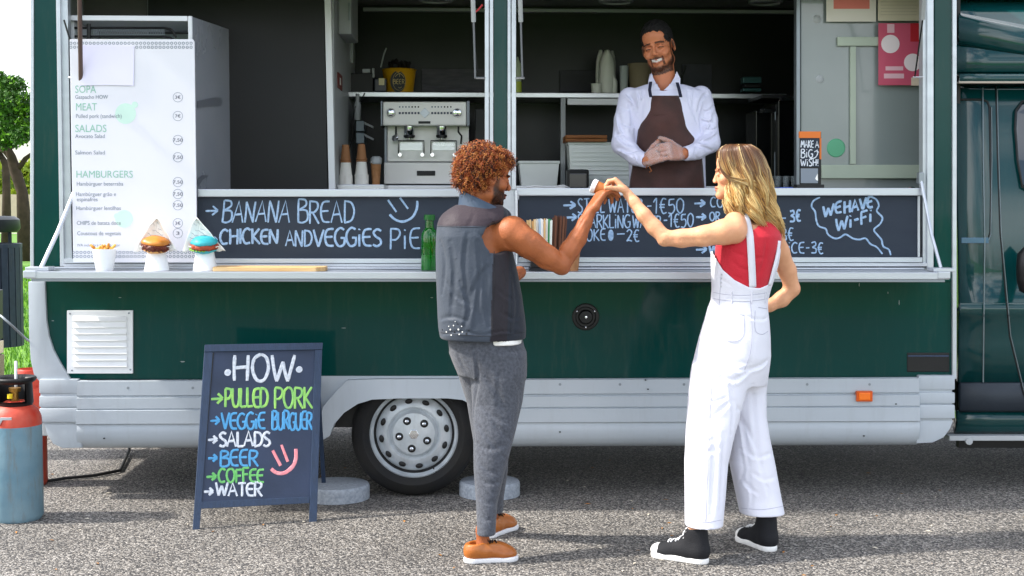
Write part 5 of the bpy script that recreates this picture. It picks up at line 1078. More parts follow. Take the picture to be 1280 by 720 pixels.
# ------------------------------------------------------------------ implicit-surface modeller for bodies and clothes
from mathutils.bvhtree import BVHTree
class SDF:
    def __init__(s, lo, hi, res):
        s.lo = np.array(lo, float); s.res = res; s.n = np.ceil((np.array(hi, float) - s.lo) / res).astype(int) + 1
        s.F = np.full(s.n, .05, np.float32)
        s.ax = [(s.lo[i] + np.arange(s.n[i]) * res).astype(np.float32) for i in range(3)]
    def _sl(s, lo, hi, pad):
        a = np.clip(np.floor((np.array(lo) - pad - s.lo) / s.res).astype(int), 0, s.n); b = np.clip(np.ceil((np.array(hi) + pad - s.lo) / s.res).astype(int) + 1, 0, s.n)
        return tuple(slice(a[i], b[i]) for i in range(3))
    def _xyz(s, sl): return s.ax[0][sl[0]][:, None, None], s.ax[1][sl[1]][None, :, None], s.ax[2][sl[2]][None, None, :]
    def _put(s, sl, d, k, mode):
        A = s.F[sl]
        if mode == 'sub': d = -d
        if mode in ('sub', 'cap'):
            h = np.clip(.5 - .5 * (d - A) / k, 0, 1); s.F[sl] = d * (1 - h) + A * h + k * h * (1 - h)
        else:
            h = np.clip(.5 + .5 * (d - A) / k, 0, 1); s.F[sl] = d * (1 - h) + A * h - k * h * (1 - h)
    def cone(s, a, b, ra, rb, k=.01, mode='add', sq=None):
        a, b = Vector(a), Vector(b); r = max(ra, rb)
        sl = s._sl([min(a[i], b[i]) - r for i in range(3)], [max(a[i], b[i]) + r for i in range(3)], .02 + k)
        if any(q.start >= q.stop for q in sl): return s
        X, Y, Z = s._xyz(sl); d = b - a; L = max(d.length_squared, 1e-9)
        t = np.clip(((X - a.x) * d.x + (Y - a.y) * d.y + (Z - a.z) * d.z) / L, 0, 1)
        dx, dy, dz = X - a.x - t * d.x, Y - a.y - t * d.y, Z - a.z - t * d.z
        if sq: # flatten along a direction: (vector, factor > 1 makes it thinner)
            n, f = Vector(sq[0]).normalized(), sq[1]; q = dx * n.x + dy * n.y + dz * n.z; dx = dx + n.x * q * (f - 1); dy = dy + n.y * q * (f - 1); dz = dz + n.z * q * (f - 1)
        D = np.sqrt(dx * dx + dy * dy + dz * dz) - (ra + (rb - ra) * t)
        s._put(sl, D, k, mode); return s
    def chain(s, pts, rs, k=.012, mode='add', sq=None):
        for i in range(len(pts) - 1): s.cone(pts[i], pts[i + 1], rs[i], rs[i + 1], k, mode, sq)
        return s
    def ell(s, c, r, R=None, k=.01, mode='add'):
        c = Vector(c); m = max(r); sl = s._sl([q - m for q in c], [q + m for q in c], .02 + k)
        if any(q.start >= q.stop for q in sl): return s
        X, Y, Z = s._xyz(sl); X, Y, Z = X - c.x, Y - c.y, Z - c.z
        if R is not None: X, Y, Z = [X * R[0][i] + Y * R[1][i] + Z * R[2][i] for i in range(3)]
        k0 = np.sqrt((X / r[0]) ** 2 + (Y / r[1]) ** 2 + (Z / r[2]) ** 2) + 1e-6; k1 = np.sqrt((X / r[0] ** 2) ** 2 + (Y / r[1] ** 2) ** 2 + (Z / r[2] ** 2) ** 2) + 1e-6
        s._put(sl, k0 * (k0 - 1) / k1, k, mode); return s
    def loft(s, rows, k=.01, mode='add', p=2.3, grow=0, Yfix=None, ext=0):
        """rows = [(py, px_left, px_right, y_centre, y_radius)] : stacked super-ellipses read off the photograph at depth y"""
        R = []
        for py, a, b, yc, ry in rows:
            A, B = P(a, py, yc), P(b, py, yc); R.append((A.z, (A.x + B.x) / 2, (B.x - A.x) / 2 + grow, yc, ry + grow))
        R.sort(); R = np.array(R); zl, zh = R[0, 0] - ext, R[-1, 0] + ext
        sl = s._sl([(R[:, 1] - R[:, 2]).min(), (R[:, 3] - R[:, 4]).min(), zl], [(R[:, 1] + R[:, 2]).max(), (R[:, 3] + R[:, 4]).max(), zh], .03)
        X, Y, Z = s._xyz(sl); z = Z[0, 0]
        I = [np.interp(z, R[:, 0], R[:, j])[None, None, :] for j in range(1, 5)]
        u, v = np.abs((X - I[0]) / I[1]), np.abs((Y - I[2]) / I[3])
        D = ((u ** p + v ** p) ** (1 / p) - 1) * np.minimum(I[1], I[3]) * .95
        c_ = .006; D = np.maximum(D, np.maximum(Z - zh, zl - Z))
        s._put(sl, D, k, mode); return s
    def cut(s, p, n, k=.004):        # remove the side the normal points to
        X, Y, Z = s._xyz((slice(None),) * 3); n = Vector(n).normalized(); D = (X - p[0]) * n.x + (Y - p[1]) * n.y + (Z - p[2]) * n.z
        s._put((slice(None),) * 3, D.astype(np.float32), k, 'cap'); return s
    def groove(s, pts, w, depth):    # fold or seam: a valley (or ridge, depth < 0) along a line
        pts = [Vector(q) for q in pts]
        for a, b in zip(pts[:-1], pts[1:]):
            sl = s._sl([min(a[i], b[i]) for i in range(3)], [max(a[i], b[i]) for i in range(3)], w * 2.5)
            if any(q.start >= q.stop for q in sl): continue
            X, Y, Z = s._xyz(sl); d = b - a; L = max(d.length_squared, 1e-9)
            t = np.clip(((X - a.x) * d.x + (Y - a.y) * d.y + (Z - a.z) * d.z) / L, 0, 1)
            q = ((X - a.x - t * d.x) ** 2 + ((Y - a.y - t * d.y) * .7) ** 2 + (Z - a.z - t * d.z) ** 2) / (w * w)
            s.F[sl] += depth * np.exp(-q) * np.sin(np.pi * (.12 + .76 * t))
        return s
    def folds(s, items, gain=1.0, ridge=.6):
        V, Q = s.mesh(); bv = BVHTree.FromPolygons([tuple(v) for v in V], [tuple(q) for q in Q])
        for pts, w, d in items:
            W = []
            for x, y in (crom(pts, 3) if len(pts) > 2 else pts):
                h = bv.ray_cast(CO, ray(x, y))
                if h[0] is not None: W.append(h[0])
            if len(W) < 2: continue
            n = len(W) - 1; up = Vector((0, 0, 1)); t = (W[-1] - W[0]).normalized(); sdv = t.cross(Vector((0, -1, 0))).normalized()
            for i in range(n):
                f = math.sin(math.pi * (i + .5) / n) ** .6; s._seg(W[i], W[i + 1], w, d * gain * f); s._seg(W[i] + sdv * w * 1.35, W[i + 1] + sdv * w * 1.35, w * .9, -d * gain * ridge * f)
        return s
    def _seg(s, a, b, w, depth):
        sl = s._sl([min(a[i], b[i]) for i in range(3)], [max(a[i], b[i]) for i in range(3)], w * 2.6)
        if any(q.start >= q.stop for q in sl): return
        X, Y, Z = s._xyz(sl); d = b - a; L = max(d.length_squared, 1e-9)
        t = ((X - a.x) * d.x + (Y - a.y) * d.y + (Z - a.z) * d.z) / L; m = (t >= 0) & (t < 1); tc_ = np.clip(t, 0, 1)
        q = ((X - a.x - tc_ * d.x) ** 2 + (Y - a.y - tc_ * d.y) ** 2 + (Z - a.z - tc_ * d.z) ** 2) / (w * w)
        s.F[sl] += (depth * np.exp(-q) * np.where(m, 1, .0)).astype(np.float32)
    def mesh(s):
        F = s.F; I = F < 0; n = F.shape
        c = [(i, j, k) for i in (0, 1) for j in (0, 1) for k in (0, 1)]
        def v(A, o): return A[o[0]:n[0] - 1 + o[0], o[1]:n[1] - 1 + o[1], o[2]:n[2] - 1 + o[2]]
        an = v(I, c[0]).copy(); al = v(I, c[0]).copy()
        for o in c[1:]: q = v(I, o); an |= q; al &= q
        idx = np.argwhere(an & ~al); N = len(idx); ids = np.full((n[0] - 1, n[1] - 1, n[2] - 1), -1, np.int32); ids[idx[:, 0], idx[:, 1], idx[:, 2]] = np.arange(N)
        V = np.stack([F[idx[:, 0] + o[0], idx[:, 1] + o[1], idx[:, 2] + o[2]] for o in c], 1); acc = np.zeros((N, 3)); cnt = np.zeros(N)
        for i in range(8):
            for j in range(i + 1, 8):
                if sum(abs(c[i][q] - c[j][q]) for q in range(3)) != 1: continue
                a, b = V[:, i], V[:, j]; m = (a < 0) != (b < 0); t = np.where(m, a / np.where(m, a - b, 1), 0)
                acc += (np.array(c[i]) + t[:, None] * (np.array(c[j]) - np.array(c[i]))) * m[:, None]; cnt += m
        P_ = s.lo + (idx + acc / cnt[:, None]) * s.res; fs = []
        for ax in range(3):
            o = [0, 0, 0]; o[ax] = 1; A = I[:n[0] - o[0], :n[1] - o[1], :n[2] - o[2]]; B = I[o[0]:, o[1]:, o[2]:]
            e = np.argwhere(A != B); u, w = (ax + 1) % 3, (ax + 2) % 3
            e = e[(e[:, u] > 0) & (e[:, w] > 0) & (e[:, u] < n[u] - 1) & (e[:, w] < n[w] - 1)]
            fl = A[e[:, 0], e[:, 1], e[:, 2]]
            def g(du, dw): q = e.copy(); q[:, u] -= du; q[:, w] -= dw; return ids[q[:, 0], q[:, 1], q[:, 2]]
            Q = np.stack([g(1, 1), g(0, 1), g(0, 0), g(1, 0)], 1); Q[~fl] = Q[~fl][:, ::-1]; fs.append(Q)
        return P_, np.concatenate(fs)
    def build(s, name, m, parent, color=None, relax=1, disp=None, keep=None, **kw):
        V, Q = s.mesh()
        if relax:
            for _ in range(relax):
                acc = np.zeros_like(V); cnt = np.zeros(len(V))
                for i in range(4):
                    np.add.at(acc, Q[:, i], V[Q[:, (i + 1) % 4]]); np.add.at(cnt, Q[:, i], 1)
                V = V * .5 + acc / np.maximum(cnt, 1)[:, None] * .5
        if disp is not None: V = disp(V)
        off = np.array(wloc(parent)) if parent else 0
        me = bpy.data.meshes.new(name); me.vertices.add(len(V)); me.vertices.foreach_set('co', (V - off).astype(np.float32).ravel())
        me.loops.add(Q.size); me.loops.foreach_set('vertex_index', Q.ravel().astype(np.int32)); me.polygons.add(len(Q))
        me.polygons.foreach_set('loop_start', np.arange(0, Q.size, 4, dtype=np.int32)); me.polygons.foreach_set('use_smooth', np.ones(len(Q), bool))
        me.update(calc_edges=True); me.validate()
        if color is not None:
            C = np.ones((len(V), 4), np.float32); C[:, :3] = color(V); at_ = me.color_attributes.new('tint', 'FLOAT_COLOR', 'POINT'); at_.data.foreach_set('color', C.ravel())
        me.materials.append(m); o = bpy.data.objects.new(name, me); COL.objects.link(o)
        if parent: o.parent = parent
        s.V, s.Q = V, Q
        return tag(o, **kw)
    def bvh(s):
        if not hasattr(s, 'V'): s.V, s.Q = s.mesh()
        return BVHTree.FromPolygons([tuple(v) for v in s.V], [tuple(q) for q in s.Q])
def hit(bv, px, py, off=.003):
    d = ray(px, py); h = bv.ray_cast(CO, d)
    return (h[0] - d * off, h[1]) if h[0] is not None else (None, None)
def near(V, c, r, soft=.5):      # soft ball mask
    d = np.linalg.norm(V - np.array(c), axis=1) / r; return np.clip((1 - d) / soft, 0, 1)[:, None]
class Head:
    def __init__(s, O, F, U, sc_=1.0):
        F = Vector(F).normalized(); U = Vector(U); U = (U - F * U.dot(F)).normalized(); X = F.cross(U); s.O = Vector(O); s.s = sc_
        s.R = Matrix((X, F, U)).transposed(); s.Rn = np.array(s.R)
    def w(s, p): return s.O + s.R @ (Vector(p) * s.s)
    def loc(s, V): return (V - np.array(s.O)) @ s.Rn / s.s
    def ell(s, S, c, r, rot=None, k=.01, mode='add'):
        R = s.R @ rot if rot is not None else s.R
        S.ell(s.w(c), [q * s.s for q in r], np.array(R), k, mode)
    def cone(s, S, a, b, ra, rb, k=.01, mode='add', sq=None): S.cone(s.w(a), s.w(b), ra * s.s, rb * s.s, k, mode, (s.R @ Vector(sq[0]), sq[1]) if sq else None)
def build_head(S, H, smile=False, fem=False, slim=1.0):
    H.ell(S, (0, -.018, .032), (.074, .094, .086), k=.02)
    H.ell(S, (0, .02, -.03), (.063 * slim, .068, .08), k=.02)
    H.ell(S, (0, .035, -.08), (.047 * slim, .05, .035), k=.02)
    H.ell(S, (0, .05, .045), (.056, .042, .05), k=.02)
    H.ell(S, (0, .077, -.104), (.018, .015, .016), k=.018)
    for x in (-1, 1):
        H.ell(S, (x * .046, .055, -.03), (.02, .022, .02), k=.015)
        H.ell(S, (x * .055, .0, -.075), (.012, .03, .02), k=.02)
        H.ell(S, (x * .031, .098, -.004), (.019, .016, .012), k=.010, mode='sub')
        H.ell(S, (x * .031, .077, -.006), (.0135, .0135, .0125), k=.002)
        H.cone(S, (x * .012, .092, .014), (x * .046, .084, .014), .007, .005, k=.008)      # brow
        H.ell(S, (x * .075, -.008, -.012), (.009, .02, .031), rot=Matrix.Rotation(R_(-12), 3, 'X') @ Matrix.Rotation(R_(-x * 18), 3, 'Z'), k=.004)
        H.ell(S, (x * .086, -.004, -.008), (.007, .011, .018), rot=Matrix.Rotation(R_(-12), 3, 'X'), k=.004, mode='sub')
    nz = .86 if fem else 1
    H.cone(S, (0, .087, .008), (0, .098 + .009 * (nz == 1) + .002, -.030), .007, .009 * nz, k=.010)
    H.ell(S, (0, .100 + .009 * (nz == 1), -.035), (.0095, .0095, .0085), k=.007)
    for x in (-1, 1): H.ell(S, (x * .012 * nz, .099 if fem else .103, -.040), (.0075, .0095, .007), k=.004)
    if fem: H.ell(S, (0, .082, -.1), (.016, .014, .015), k=.012)
    if smile:
        for x in (-1, 1): H.ell(S, (x * .040, .072, -.042), (.017, .017, .017), k=.012)
        H.cone(S, (-.024, .088, -.066), (0, .098, -.075), .004, .006, k=.003, mode='sub'); H.cone(S, (0, .098, -.075), (.024, .088, -.066), .006, .004, k=.003, mode='sub')
        H.ell(S, (0, .080, -.071), (.026, .014, .010), k=.002)     # teeth row inside the opening
        H.cone(S, (-.024, .086, -.062), (0, .098, -.066), .0035, .0042, k=.003); H.cone(S, (0, .098, -.066), (.024, .086, -.062), .0042, .0035, k=.003)
        H.cone(S, (-.022, .084, -.071), (0, .094, -.084), .0035, .0055, k=.003); H.cone(S, (0, .094, -.084), (.022, .084, -.071), .0055, .0035, k=.003)
    else:
        H.ell(S, (0, .092, -.066), (.020, .011, .0062), k=.004); H.ell(S, (0, .089, -.078), (.017, .011, .0068), k=.004)
        H.cone(S, (-.02, .1, -.0715), (.02, .1, -.0715), .002, .002, k=.003, mode='sub')
def hand(S, w, d, n, curls, spread=.012, sc_=1.0, thumb=None, side=1, k=.006, extra=0, tcurl=.5):
    """w wrist, d towards the knuckles, n out of the palm; curls: per finger (a, b, c) bend angles; side: which side the thumb is"""
    d = Vector(d).normalized(); n = Vector(n); n = (n - d * n.dot(d)).normalized(); b = d.cross(n) * side   # b points to the thumb side
    w = Vector(w); e = extra; L = .088 * sc_
    S.cone(w - d * .012, w + d * .02, .024 * sc_ + e, .026 * sc_ + e, .01, sq=(n, 1.45))
    for i in range(4):
        o = (1.5 - i) * .0195 * sc_
        S.cone(w + d * .012 + b * o * .55, w + d * (L - abs(i - 1.2) * .004) + b * o, .0165 * sc_ + e, .0125 * sc_ + e, .009, sq=(n, 1.1))
    tips = []
    for i in range(4):
        o = (1.5 - i) * .0195 * sc_; p = w + d * (L - abs(i - 1.2) * .004) + b * o; a = 0; ln = (.072, .08, .075, .058)[i] * sc_; r = (.0095, .0098, .0092, .0082)[i] * sc_
        for j, f in enumerate((.45, .31, .24)):
            a += curls[i][j]; dd = (d * math.cos(a) + n * math.sin(a) + b * (1.5 - i) * spread * 3).normalized(); q = p + dd * ln * f
            r2 = r * (.93, .9, .84)[j]; S.cone(p, q, r + e, r2 + e, .003); S.ell(p, (r * 1.06 + e,) * 3, k=.003); p = q; r = r2
        tips.append(p)
    p = w + d * .022 * sc_ + b * .022 * sc_ + n * .004
    td = thumb or (d * .6 + b * .7 + n * .35); td = Vector(td).normalized(); q = p + td * .04 * sc_; S.cone(p, q, .0165 * sc_ + e, .0125 * sc_ + e, .008)
    t2 = (td * math.cos(tcurl) + (d * .6 + n * .6).normalized() * math.sin(tcurl)).normalized(); r_ = q + t2 * .03 * sc_; S.cone(q, r_, .0115 * sc_ + e, .0105 * sc_ + e, .003)
    t3 = (t2 + n * .3).normalized(); S.cone(r_, r_ + t3 * .022 * sc_, .0105 * sc_ + e, .0085 * sc_ + e, .003)
    return tips
def shoe(name, heel, toe, w, parent, kind, mats, hi=.0, lift=0, pitchz=0):
    """heel and toe on the ground (toe may be lifted) ; kind 'derby' or 'hightop'"""
    h, t = Vector(heel), Vector(toe); L = (t - h).length; f = (t - h).normalized(); up = Vector((0, 0, 1)); up = (up - f * up.dot(f)).normalized(); sd = f.cross(up)
    def W(a, b, c): return h + f * (a * L) + sd * b + up * c
    lo = [min(h[i], t[i]) - .09 for i in range(3)]; hi_ = [max(h[i], t[i]) + .09 for i in range(3)]; hi_[2] += .12 + hi
    g = thing(name, h, None, None); g.parent = None
    S = SDF(lo, hi_, .0034); Rm = np.array(Matrix((f, sd, up)).transposed())
    S.cone(W(.12, 0, .042), W(.3, 0, .042), w * .40, w * .40, .02); S.cone(W(.3, 0, .045), W(.68, .004, .034), w * .42, w * .46, .02)
    S.ell(W(.76, .003, .028), (L * .22, w * .5, .034), Rm, .02); S.cone(W(.3, 0, .05), W(.6, 0, .052), .03, .022, .03)
    S.ell(W(.14, 0, .05), (.035, w * .42, .045), Rm, .02)
    if kind == 'hightop':
        S.cone(W(.14, 0, .06), W(.17, 0, .14), .042, .040, .02); S.cone(W(.4, 0, .06), W(.24, 0, .13), .03, .03, .03); S.cut(W(.2, 0, .145), up + f * .12, .003)
        S.cone(W(.19, 0, .16), W(.18, 0, .1), .032, .03, .004, 'sub')
    else:
        S.cone(W(.16, 0, .06), W(.18, 0, .075), .036, .036, .02); S.cut(W(.2, 0, .083), up - f * .12, .003); S.cone(W(.2, 0, .11), W(.2, 0, .075), .030, .028, .004, 'sub')
        S.groove([W(.62, -.04, .05), W(.62, 0, .062), W(.62, .04, .05)], .004, .0018); S.groove([W(.36, -.045, .03), W(.5, -.035, .055), W(.55, -.0, .07)], .003, .0015)
        S.groove([W(.36, .045, .03), W(.5, .035, .055), W(.55, .0, .07)], .003, .0015)
    S.cut(W(0, 0, .02), -up, .003); up_ = S.build(name + '_upper', mats[0], parent, relax=2)
    B = SDF(lo, hi_, .0034)
    B.cone(W(.13, 0, .012), W(.4, 0, .012), w * .46, w * .43, .01); B.cone(W(.4, 0, .012), W(.78, .003, .012), w * .43, w * .53, .01); B.ell(W(.8, .003, .012), (L * .2, w * .53, .04), Rm, .01)
    B.cut(W(0, 0, .0005), -up, .002); B.cut(W(0, 0, .026 if kind == 'hightop' else .022), up, .003); B.build(name + '_sole', mats[1], parent, relax=1)
    if kind == 'hightop':
        T_ = SDF(lo, hi_, .0034); T_.ell(W(.84, .003, .03), (L * .165, w * .47, .030), Rm, .01); T_.cut(W(0, 0, .02), -up, .003); T_.cut(W(.79, 0, 0), -f, .003); T_.build('toe_cap', mats[1], parent)
    lb = MB(); nl = 6 if kind == 'hightop' else 4; bv = S.bvh()
    for i in range(nl):
        a = (.66 - i * .066) if kind == 'hightop' else (.56 - i * .055)
        pts = []
        for u in (-1, -.5, 0, .5, 1):
            q = W(a - (.02 if i % 2 else 0) * u, u * .021, .25); hh = bv.ray_cast(q, -up)
            if hh[0] is not None: pts.append(hh[0] + up * .003)
        if len(pts) > 2: lb.tube(pts, .0032, 6)
    a0 = W(.3 if kind == 'hightop' else .38, 0, .13 if kind == 'hightop' else .088)
    for sgn in (-1, 1): lb.tube([a0, a0 + sd * .02 * sgn + up * .012, a0 + sd * .034 * sgn - up * .006 + f * .01, a0 + sd * .01 * sgn + f * .01, a0 + sd * .028 * sgn - up * .03 + f * .02], .0024, 5)
    lb.build('lace', mats[2], parent, smooth='all')
    bpy.data.objects.remove(g)
def wrinkle(amp, sx, sy, sz, seed=0, amp2=0):
    def f(V):
        out = V.copy(); 
        a = np.sin(V[:, 0] * sx + 1.7 * np.sin(V[:, 2] * sz * .7 + seed) + seed) * np.sin(V[:, 2] * sz + 1.3 * np.sin(V[:, 0] * sx * .6 + 2 * seed)); b = np.sin(V[:, 2] * sz * 2.3 + V[:, 0] * sx * 1.9 + 2.1 * np.sin(V[:, 1] * 21 + seed))
        out[:, 1] -= amp * (a + .4 * b); return out
    return f
def skinmat(name, rough=.48): return mat(name, (.5, .3, .2), rough, attr='tint', sss=.06, bump=.22, bs=170, spec=.4)
def person(name_loc, label): return thing('person', name_loc, label, 'person')

# ================================================================== the man in the vest (back turned, right arm raised)
YM_ = -1.0
man = person(G(612, 700), 'man with curly ginger hair in a sleeveless grey vest raising his arm to toast')
J = P
mh = Head(J(608.5, 221, YM_), (math.cos(R_(24)), math.sin(R_(24)), -.14), (.1, .04, 1))
lo_ = J(540, 706, -1.2) - Vector((0, .2, 0)); lo_.z = .01
S = SDF(lo_, J(775, 178, -.65) + Vector((0, .1, .03)), .0036)
build_head(S, mh, slim=1.0)
S.cone(mh.w((0, -.022, -.05)), J(600, 268, YM_), .056, .062, .02); S.cone(mh.w((0, -.05, -.03)), J(590, 268, YM_), .05, .055, .02)
# torso core, shoulders
S.loft([(425, 566, 645, YM_, .11), (380, 560, 640, YM_, .12), (330, 556, 634, YM_, .13), (290, 560, 626, YM_, .12), (268, 575, 620, YM_, .09)], k=.02)
A = [J(629, 296, -1.06), J(640, 291, -1.08), J(662, 306, -1.09), J(684, 322, -1.08), J(700, 331, -1.07)]
S.chain(A, [.067, .067, .056, .047, .040], .02)
S.cone(J(655, 297, -1.12), J(688, 321, -1.1), .035, .03, .03)                    # triceps
B_ = [J(702, 331, -1.06), J(712, 313, -1.05), J(722, 298, -1.04), J(731, 279, -1.02), J(738, 264, -1.0)]
S.chain(B_, [.038, .041, .037, .029, .024], .014)
S.ell(J(703, 337, -1.06), (.026, .026, .02), k=.015)
S.groove([J(690, 312, -1.13), J(704, 318, -1.11), J(712, 322, -1.1)], .01, .004); S.groove([J(648, 275, -1.13), J(662, 296, -1.15), J(668, 312, -1.14)], .012, .003)
S.folds((([(655, 318), (672, 330), (692, 336)], .012, .005), ([(668, 296), (684, 308), (698, 316)], .012, -.004), ([(712, 322), (722, 305), (733, 282)], .009, -.004), ([(716, 296), (726, 280), (735, 268)], .006, .003), ([(630, 300), (640, 315), (655, 322)], .010, .004), ([(741, 268), (748, 258), (754, 250)], .003, -.0025), ([(744, 264), (752, 254), (758, 248)], .003, -.0025)), 1, .0)
S.groove([J(712, 310, -1.1), J(728, 282, -1.06), J(738, 266, -1.03)], .006, -.0015)
wr = J(737.5, 264, -1.0); dM = (J(751, 243.5, -.985) - wr)
hand(S, wr, dM, (.86, .3, -.4), [(.55, .85, .5), (.75, .9, .55), (.95, .95, .6), (1.15, 1.0, .6)], .012, 1.1, thumb=(J(750, 238, -.95) - wr), side=-1, k=.003, tcurl=.3)
# left arm behind, hand on the counter edge
S.chain([J(572, 290, -.9), J(600, 330, -.78), J(640, 345, -.62), J(655, 338, -.5)], [.055, .045, .036, .026], .015)
hand(S, J(655, 336, -.48), (.7, .5, -.35), (0, .2, -1), [(.3, .5, .3), (.35, .6, .4), (.4, .6, .4), (.5, .6, .4)], .01, .95, side=1)
# legs (mostly under the trousers) down to bare ankles
h1, t1_ = G(583, 703), G(647, 699); h2, t2_ = G(606, 673), G(657, 652)
a1, a2 = h1 + (t1_ - h1).normalized() * .07, h2 + (t2_ - h2).normalized() * .06
S.chain([J(620, 440, -1.05), J(622, 540, -1.11), J(608, 640, -1.21), Vector((a1.x, a1.y, .13)), Vector((a1.x, a1.y, .06))], [.085, .05, .028, .026, .029], .02)
S.chain([J(590, 440, -.93), J(612, 540, -.88), J(618, 620, -.8), Vector((a2.x, a2.y, .13)), Vector((a2.x, a2.y, .06))], [.085, .05, .028, .026, .029], .02)
SK = np.array(hx('#a05c36'))
def mancol(V):
    L = mh.loc(V); C = np.tile(SK, (len(V), 1)); 
    fine = np.array([noise.noise(Vector(v) * 14) + .6 * noise.noise(Vector(v) * 55) for v in V])[:, None]; C = C * (1 + .13 * fine)
    def mix(m, c): nonlocal C; C = C * (1 - m) + np.array(c) * m
    inhead = (np.abs(L[:, 0]) < .1) & (np.abs(L[:, 1]) < .13) & (L[:, 2] > -.14) & (L[:, 2] < .14)
    st_ = np.array([noise.noise(Vector(v) * 160) for v in V]) * .3 + .8
    # beard: jaw, chin, moustache
    bd = inhead & (L[:, 1] > .004) & (L[:, 2] < -.02 - .55 * np.maximum(0, L[:, 1] - .045) * (L[:, 1] < .085)) 
    edge = np.clip((-.030 - L[:, 2] - .25 * np.maximum(0, L[:, 1] - .02)) / .02, 0, 1) * np.clip((L[:, 1] - .004) / .012, 0, 1) * (L[:, 2] > -.128)
    mix(np.clip(inhead * edge * (st_ + .15), 0, .96)[:, None], hx('#21130c'))
    side_ = inhead * np.clip((.018 - np.abs(L[:, 1] - .022)) / .01, 0, 1) * (L[:, 2] < .02) * (L[:, 2] > -.06); mix((side_ * .7)[:, None], hx('#2e1c12'))
    lip = near(L, (0, .098, -.072), .02, .5); mix(lip * .8, hx('#a1543f'))
    for x in (-1, 1):
        mix(near(L, (x * .031, .092, -.0065), .0075, .3), (.75, .72, .7)); mix(near(L, (x * .031, .0925, -.0065), .0045, .3), (.02, .012, .01))
        d_ = np.abs(L[:, 2] - .016) < .005; mix((inhead * d_ * (L[:, 1] > .07) * (np.abs(L[:, 0]) > .012) * (np.abs(L[:, 0]) < .05) * .85)[:, None], hx('#3a1d0f'))
    mix(near(L, (0, .118, -.036), .02, 1) * .25, hx('#c8693f')); mix((near(V, J(762, 252, -.97), .05, .6)) * .25, hx('#d08a5c')); mix(near(V, J(703, 338, -1.1), .04, 1) * .3, hx('#8c4f30'))
    return np.clip(C, 0, 1)
man_body = S.build('body', skinmat('brown_skin'), man, color=mancol, relax=1)

# vest
YV = YM_
Vs = SDF(J(538, 432, -1.3) , J(672, 230, -.7) + Vector((0, .05, .02)), .0045)
vr = [(426, 558, 653, YV, .165), (421, 550, 657, YV, .178), (410, 548, 657.5, YV, .182), (395, 547, 656, YV, .18), (370, 546, 652.5, YV, .175), (340, 545, 647, YV, .168), (315, 544.5, 641, YV, .162), (295, 545, 636, YV, .16), (280, 546.5, 634, YV, .150), (273, 549, 635, YV, .138), (267, 553.5, 635, YV, .122), (262, 560, 633, YV, .105), (256, 570, 627, YV, .082)]
Vs.loft(vr, k=.01, p=2.5)
Vs.cone(J(618, 275, -1.0), J(632, 270, -.98), .028, .024, .02)
Vs.cone(J(648, 292, -1.10), J(622, 298, -1.12), .058, .066, .012, 'sub')                  # armhole
Vs.cone(J(601, 262, YV), mh.w((0, -.03, -.04)), .064, .064, .004, 'sub')
# folds
Vs.folds((([(562, 300), (568, 340), (563, 400)], .012, .006), ([(585, 290), (580, 330), (588, 390)], .010, .005), ([(597, 300), (600, 350), (592, 412)], .009, .006), ([(608, 320), (606, 360), (612, 410)], .010, .006), ([(553, 345), (572, 372), (590, 380)], .010, .004), ([(615, 330), (600, 345), (588, 372)], .010, .004), ([(622, 320), (632, 350), (630, 400)], .008, .005), ([(640, 340), (646, 380), (642, 415)], .010, .006), ([(552, 418), (580, 415), (600, 419)], .006, .005), ([(604, 419), (630, 414), (652, 418)], .006, .005), ([(574, 264), (562, 274), (552, 282)], .010, .002), ([(592, 264), (590, 274), (584, 284)], .010, .002), ([(550, 300), (556, 330), (552, 370)], .010, .006), ([(575, 350), (586, 385), (578, 412)], .010, .006), ([(598, 290), (610, 310), (616, 335)], .009, .006), ([(608, 266), (614, 276), (616, 286)], .009, .0025), ([(625, 390), (640, 398), (654, 395)], .009, .005), ([(620, 360), (634, 372), (650, 372)], .009, .004), ([(548, 400), (565, 396), (585, 402)], .008, .005)), 1.1)
Vs.groove([J(546, 283, -1.16), J(580, 284, -1.17), J(620, 283, -1.15)], .003, .002)
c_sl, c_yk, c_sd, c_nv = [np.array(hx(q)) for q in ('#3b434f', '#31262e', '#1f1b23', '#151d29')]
# pixel position of vertices
CMn = np.array(CM)
def topx(V):
    q = (V - np.array(CO)) @ CMn; return 640 + q[:, 0] / -q[:, 2] * FPX, 360 - q[:, 1] / -q[:, 2] * FPX
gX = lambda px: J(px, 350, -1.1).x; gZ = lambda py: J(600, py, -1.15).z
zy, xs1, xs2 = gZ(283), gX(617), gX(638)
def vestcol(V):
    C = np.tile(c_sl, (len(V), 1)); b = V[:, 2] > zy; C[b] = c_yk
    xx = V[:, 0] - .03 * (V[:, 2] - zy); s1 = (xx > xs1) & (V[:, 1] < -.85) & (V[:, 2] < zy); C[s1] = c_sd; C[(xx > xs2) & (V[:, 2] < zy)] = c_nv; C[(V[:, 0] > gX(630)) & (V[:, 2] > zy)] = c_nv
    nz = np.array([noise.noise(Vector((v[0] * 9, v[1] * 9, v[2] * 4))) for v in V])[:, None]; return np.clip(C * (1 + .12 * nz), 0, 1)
cloth_v = mat('vest_nylon', '#434d5b', .62, attr='tint', bump=.18, bs=120, sheen=.15, spec=.35)
vest = Vs.build('vest', cloth_v, man, color=vestcol, relax=2, disp=wrinkle(.0025, 34, 0, 19, 1.0))
vbv = Vs.bvh()
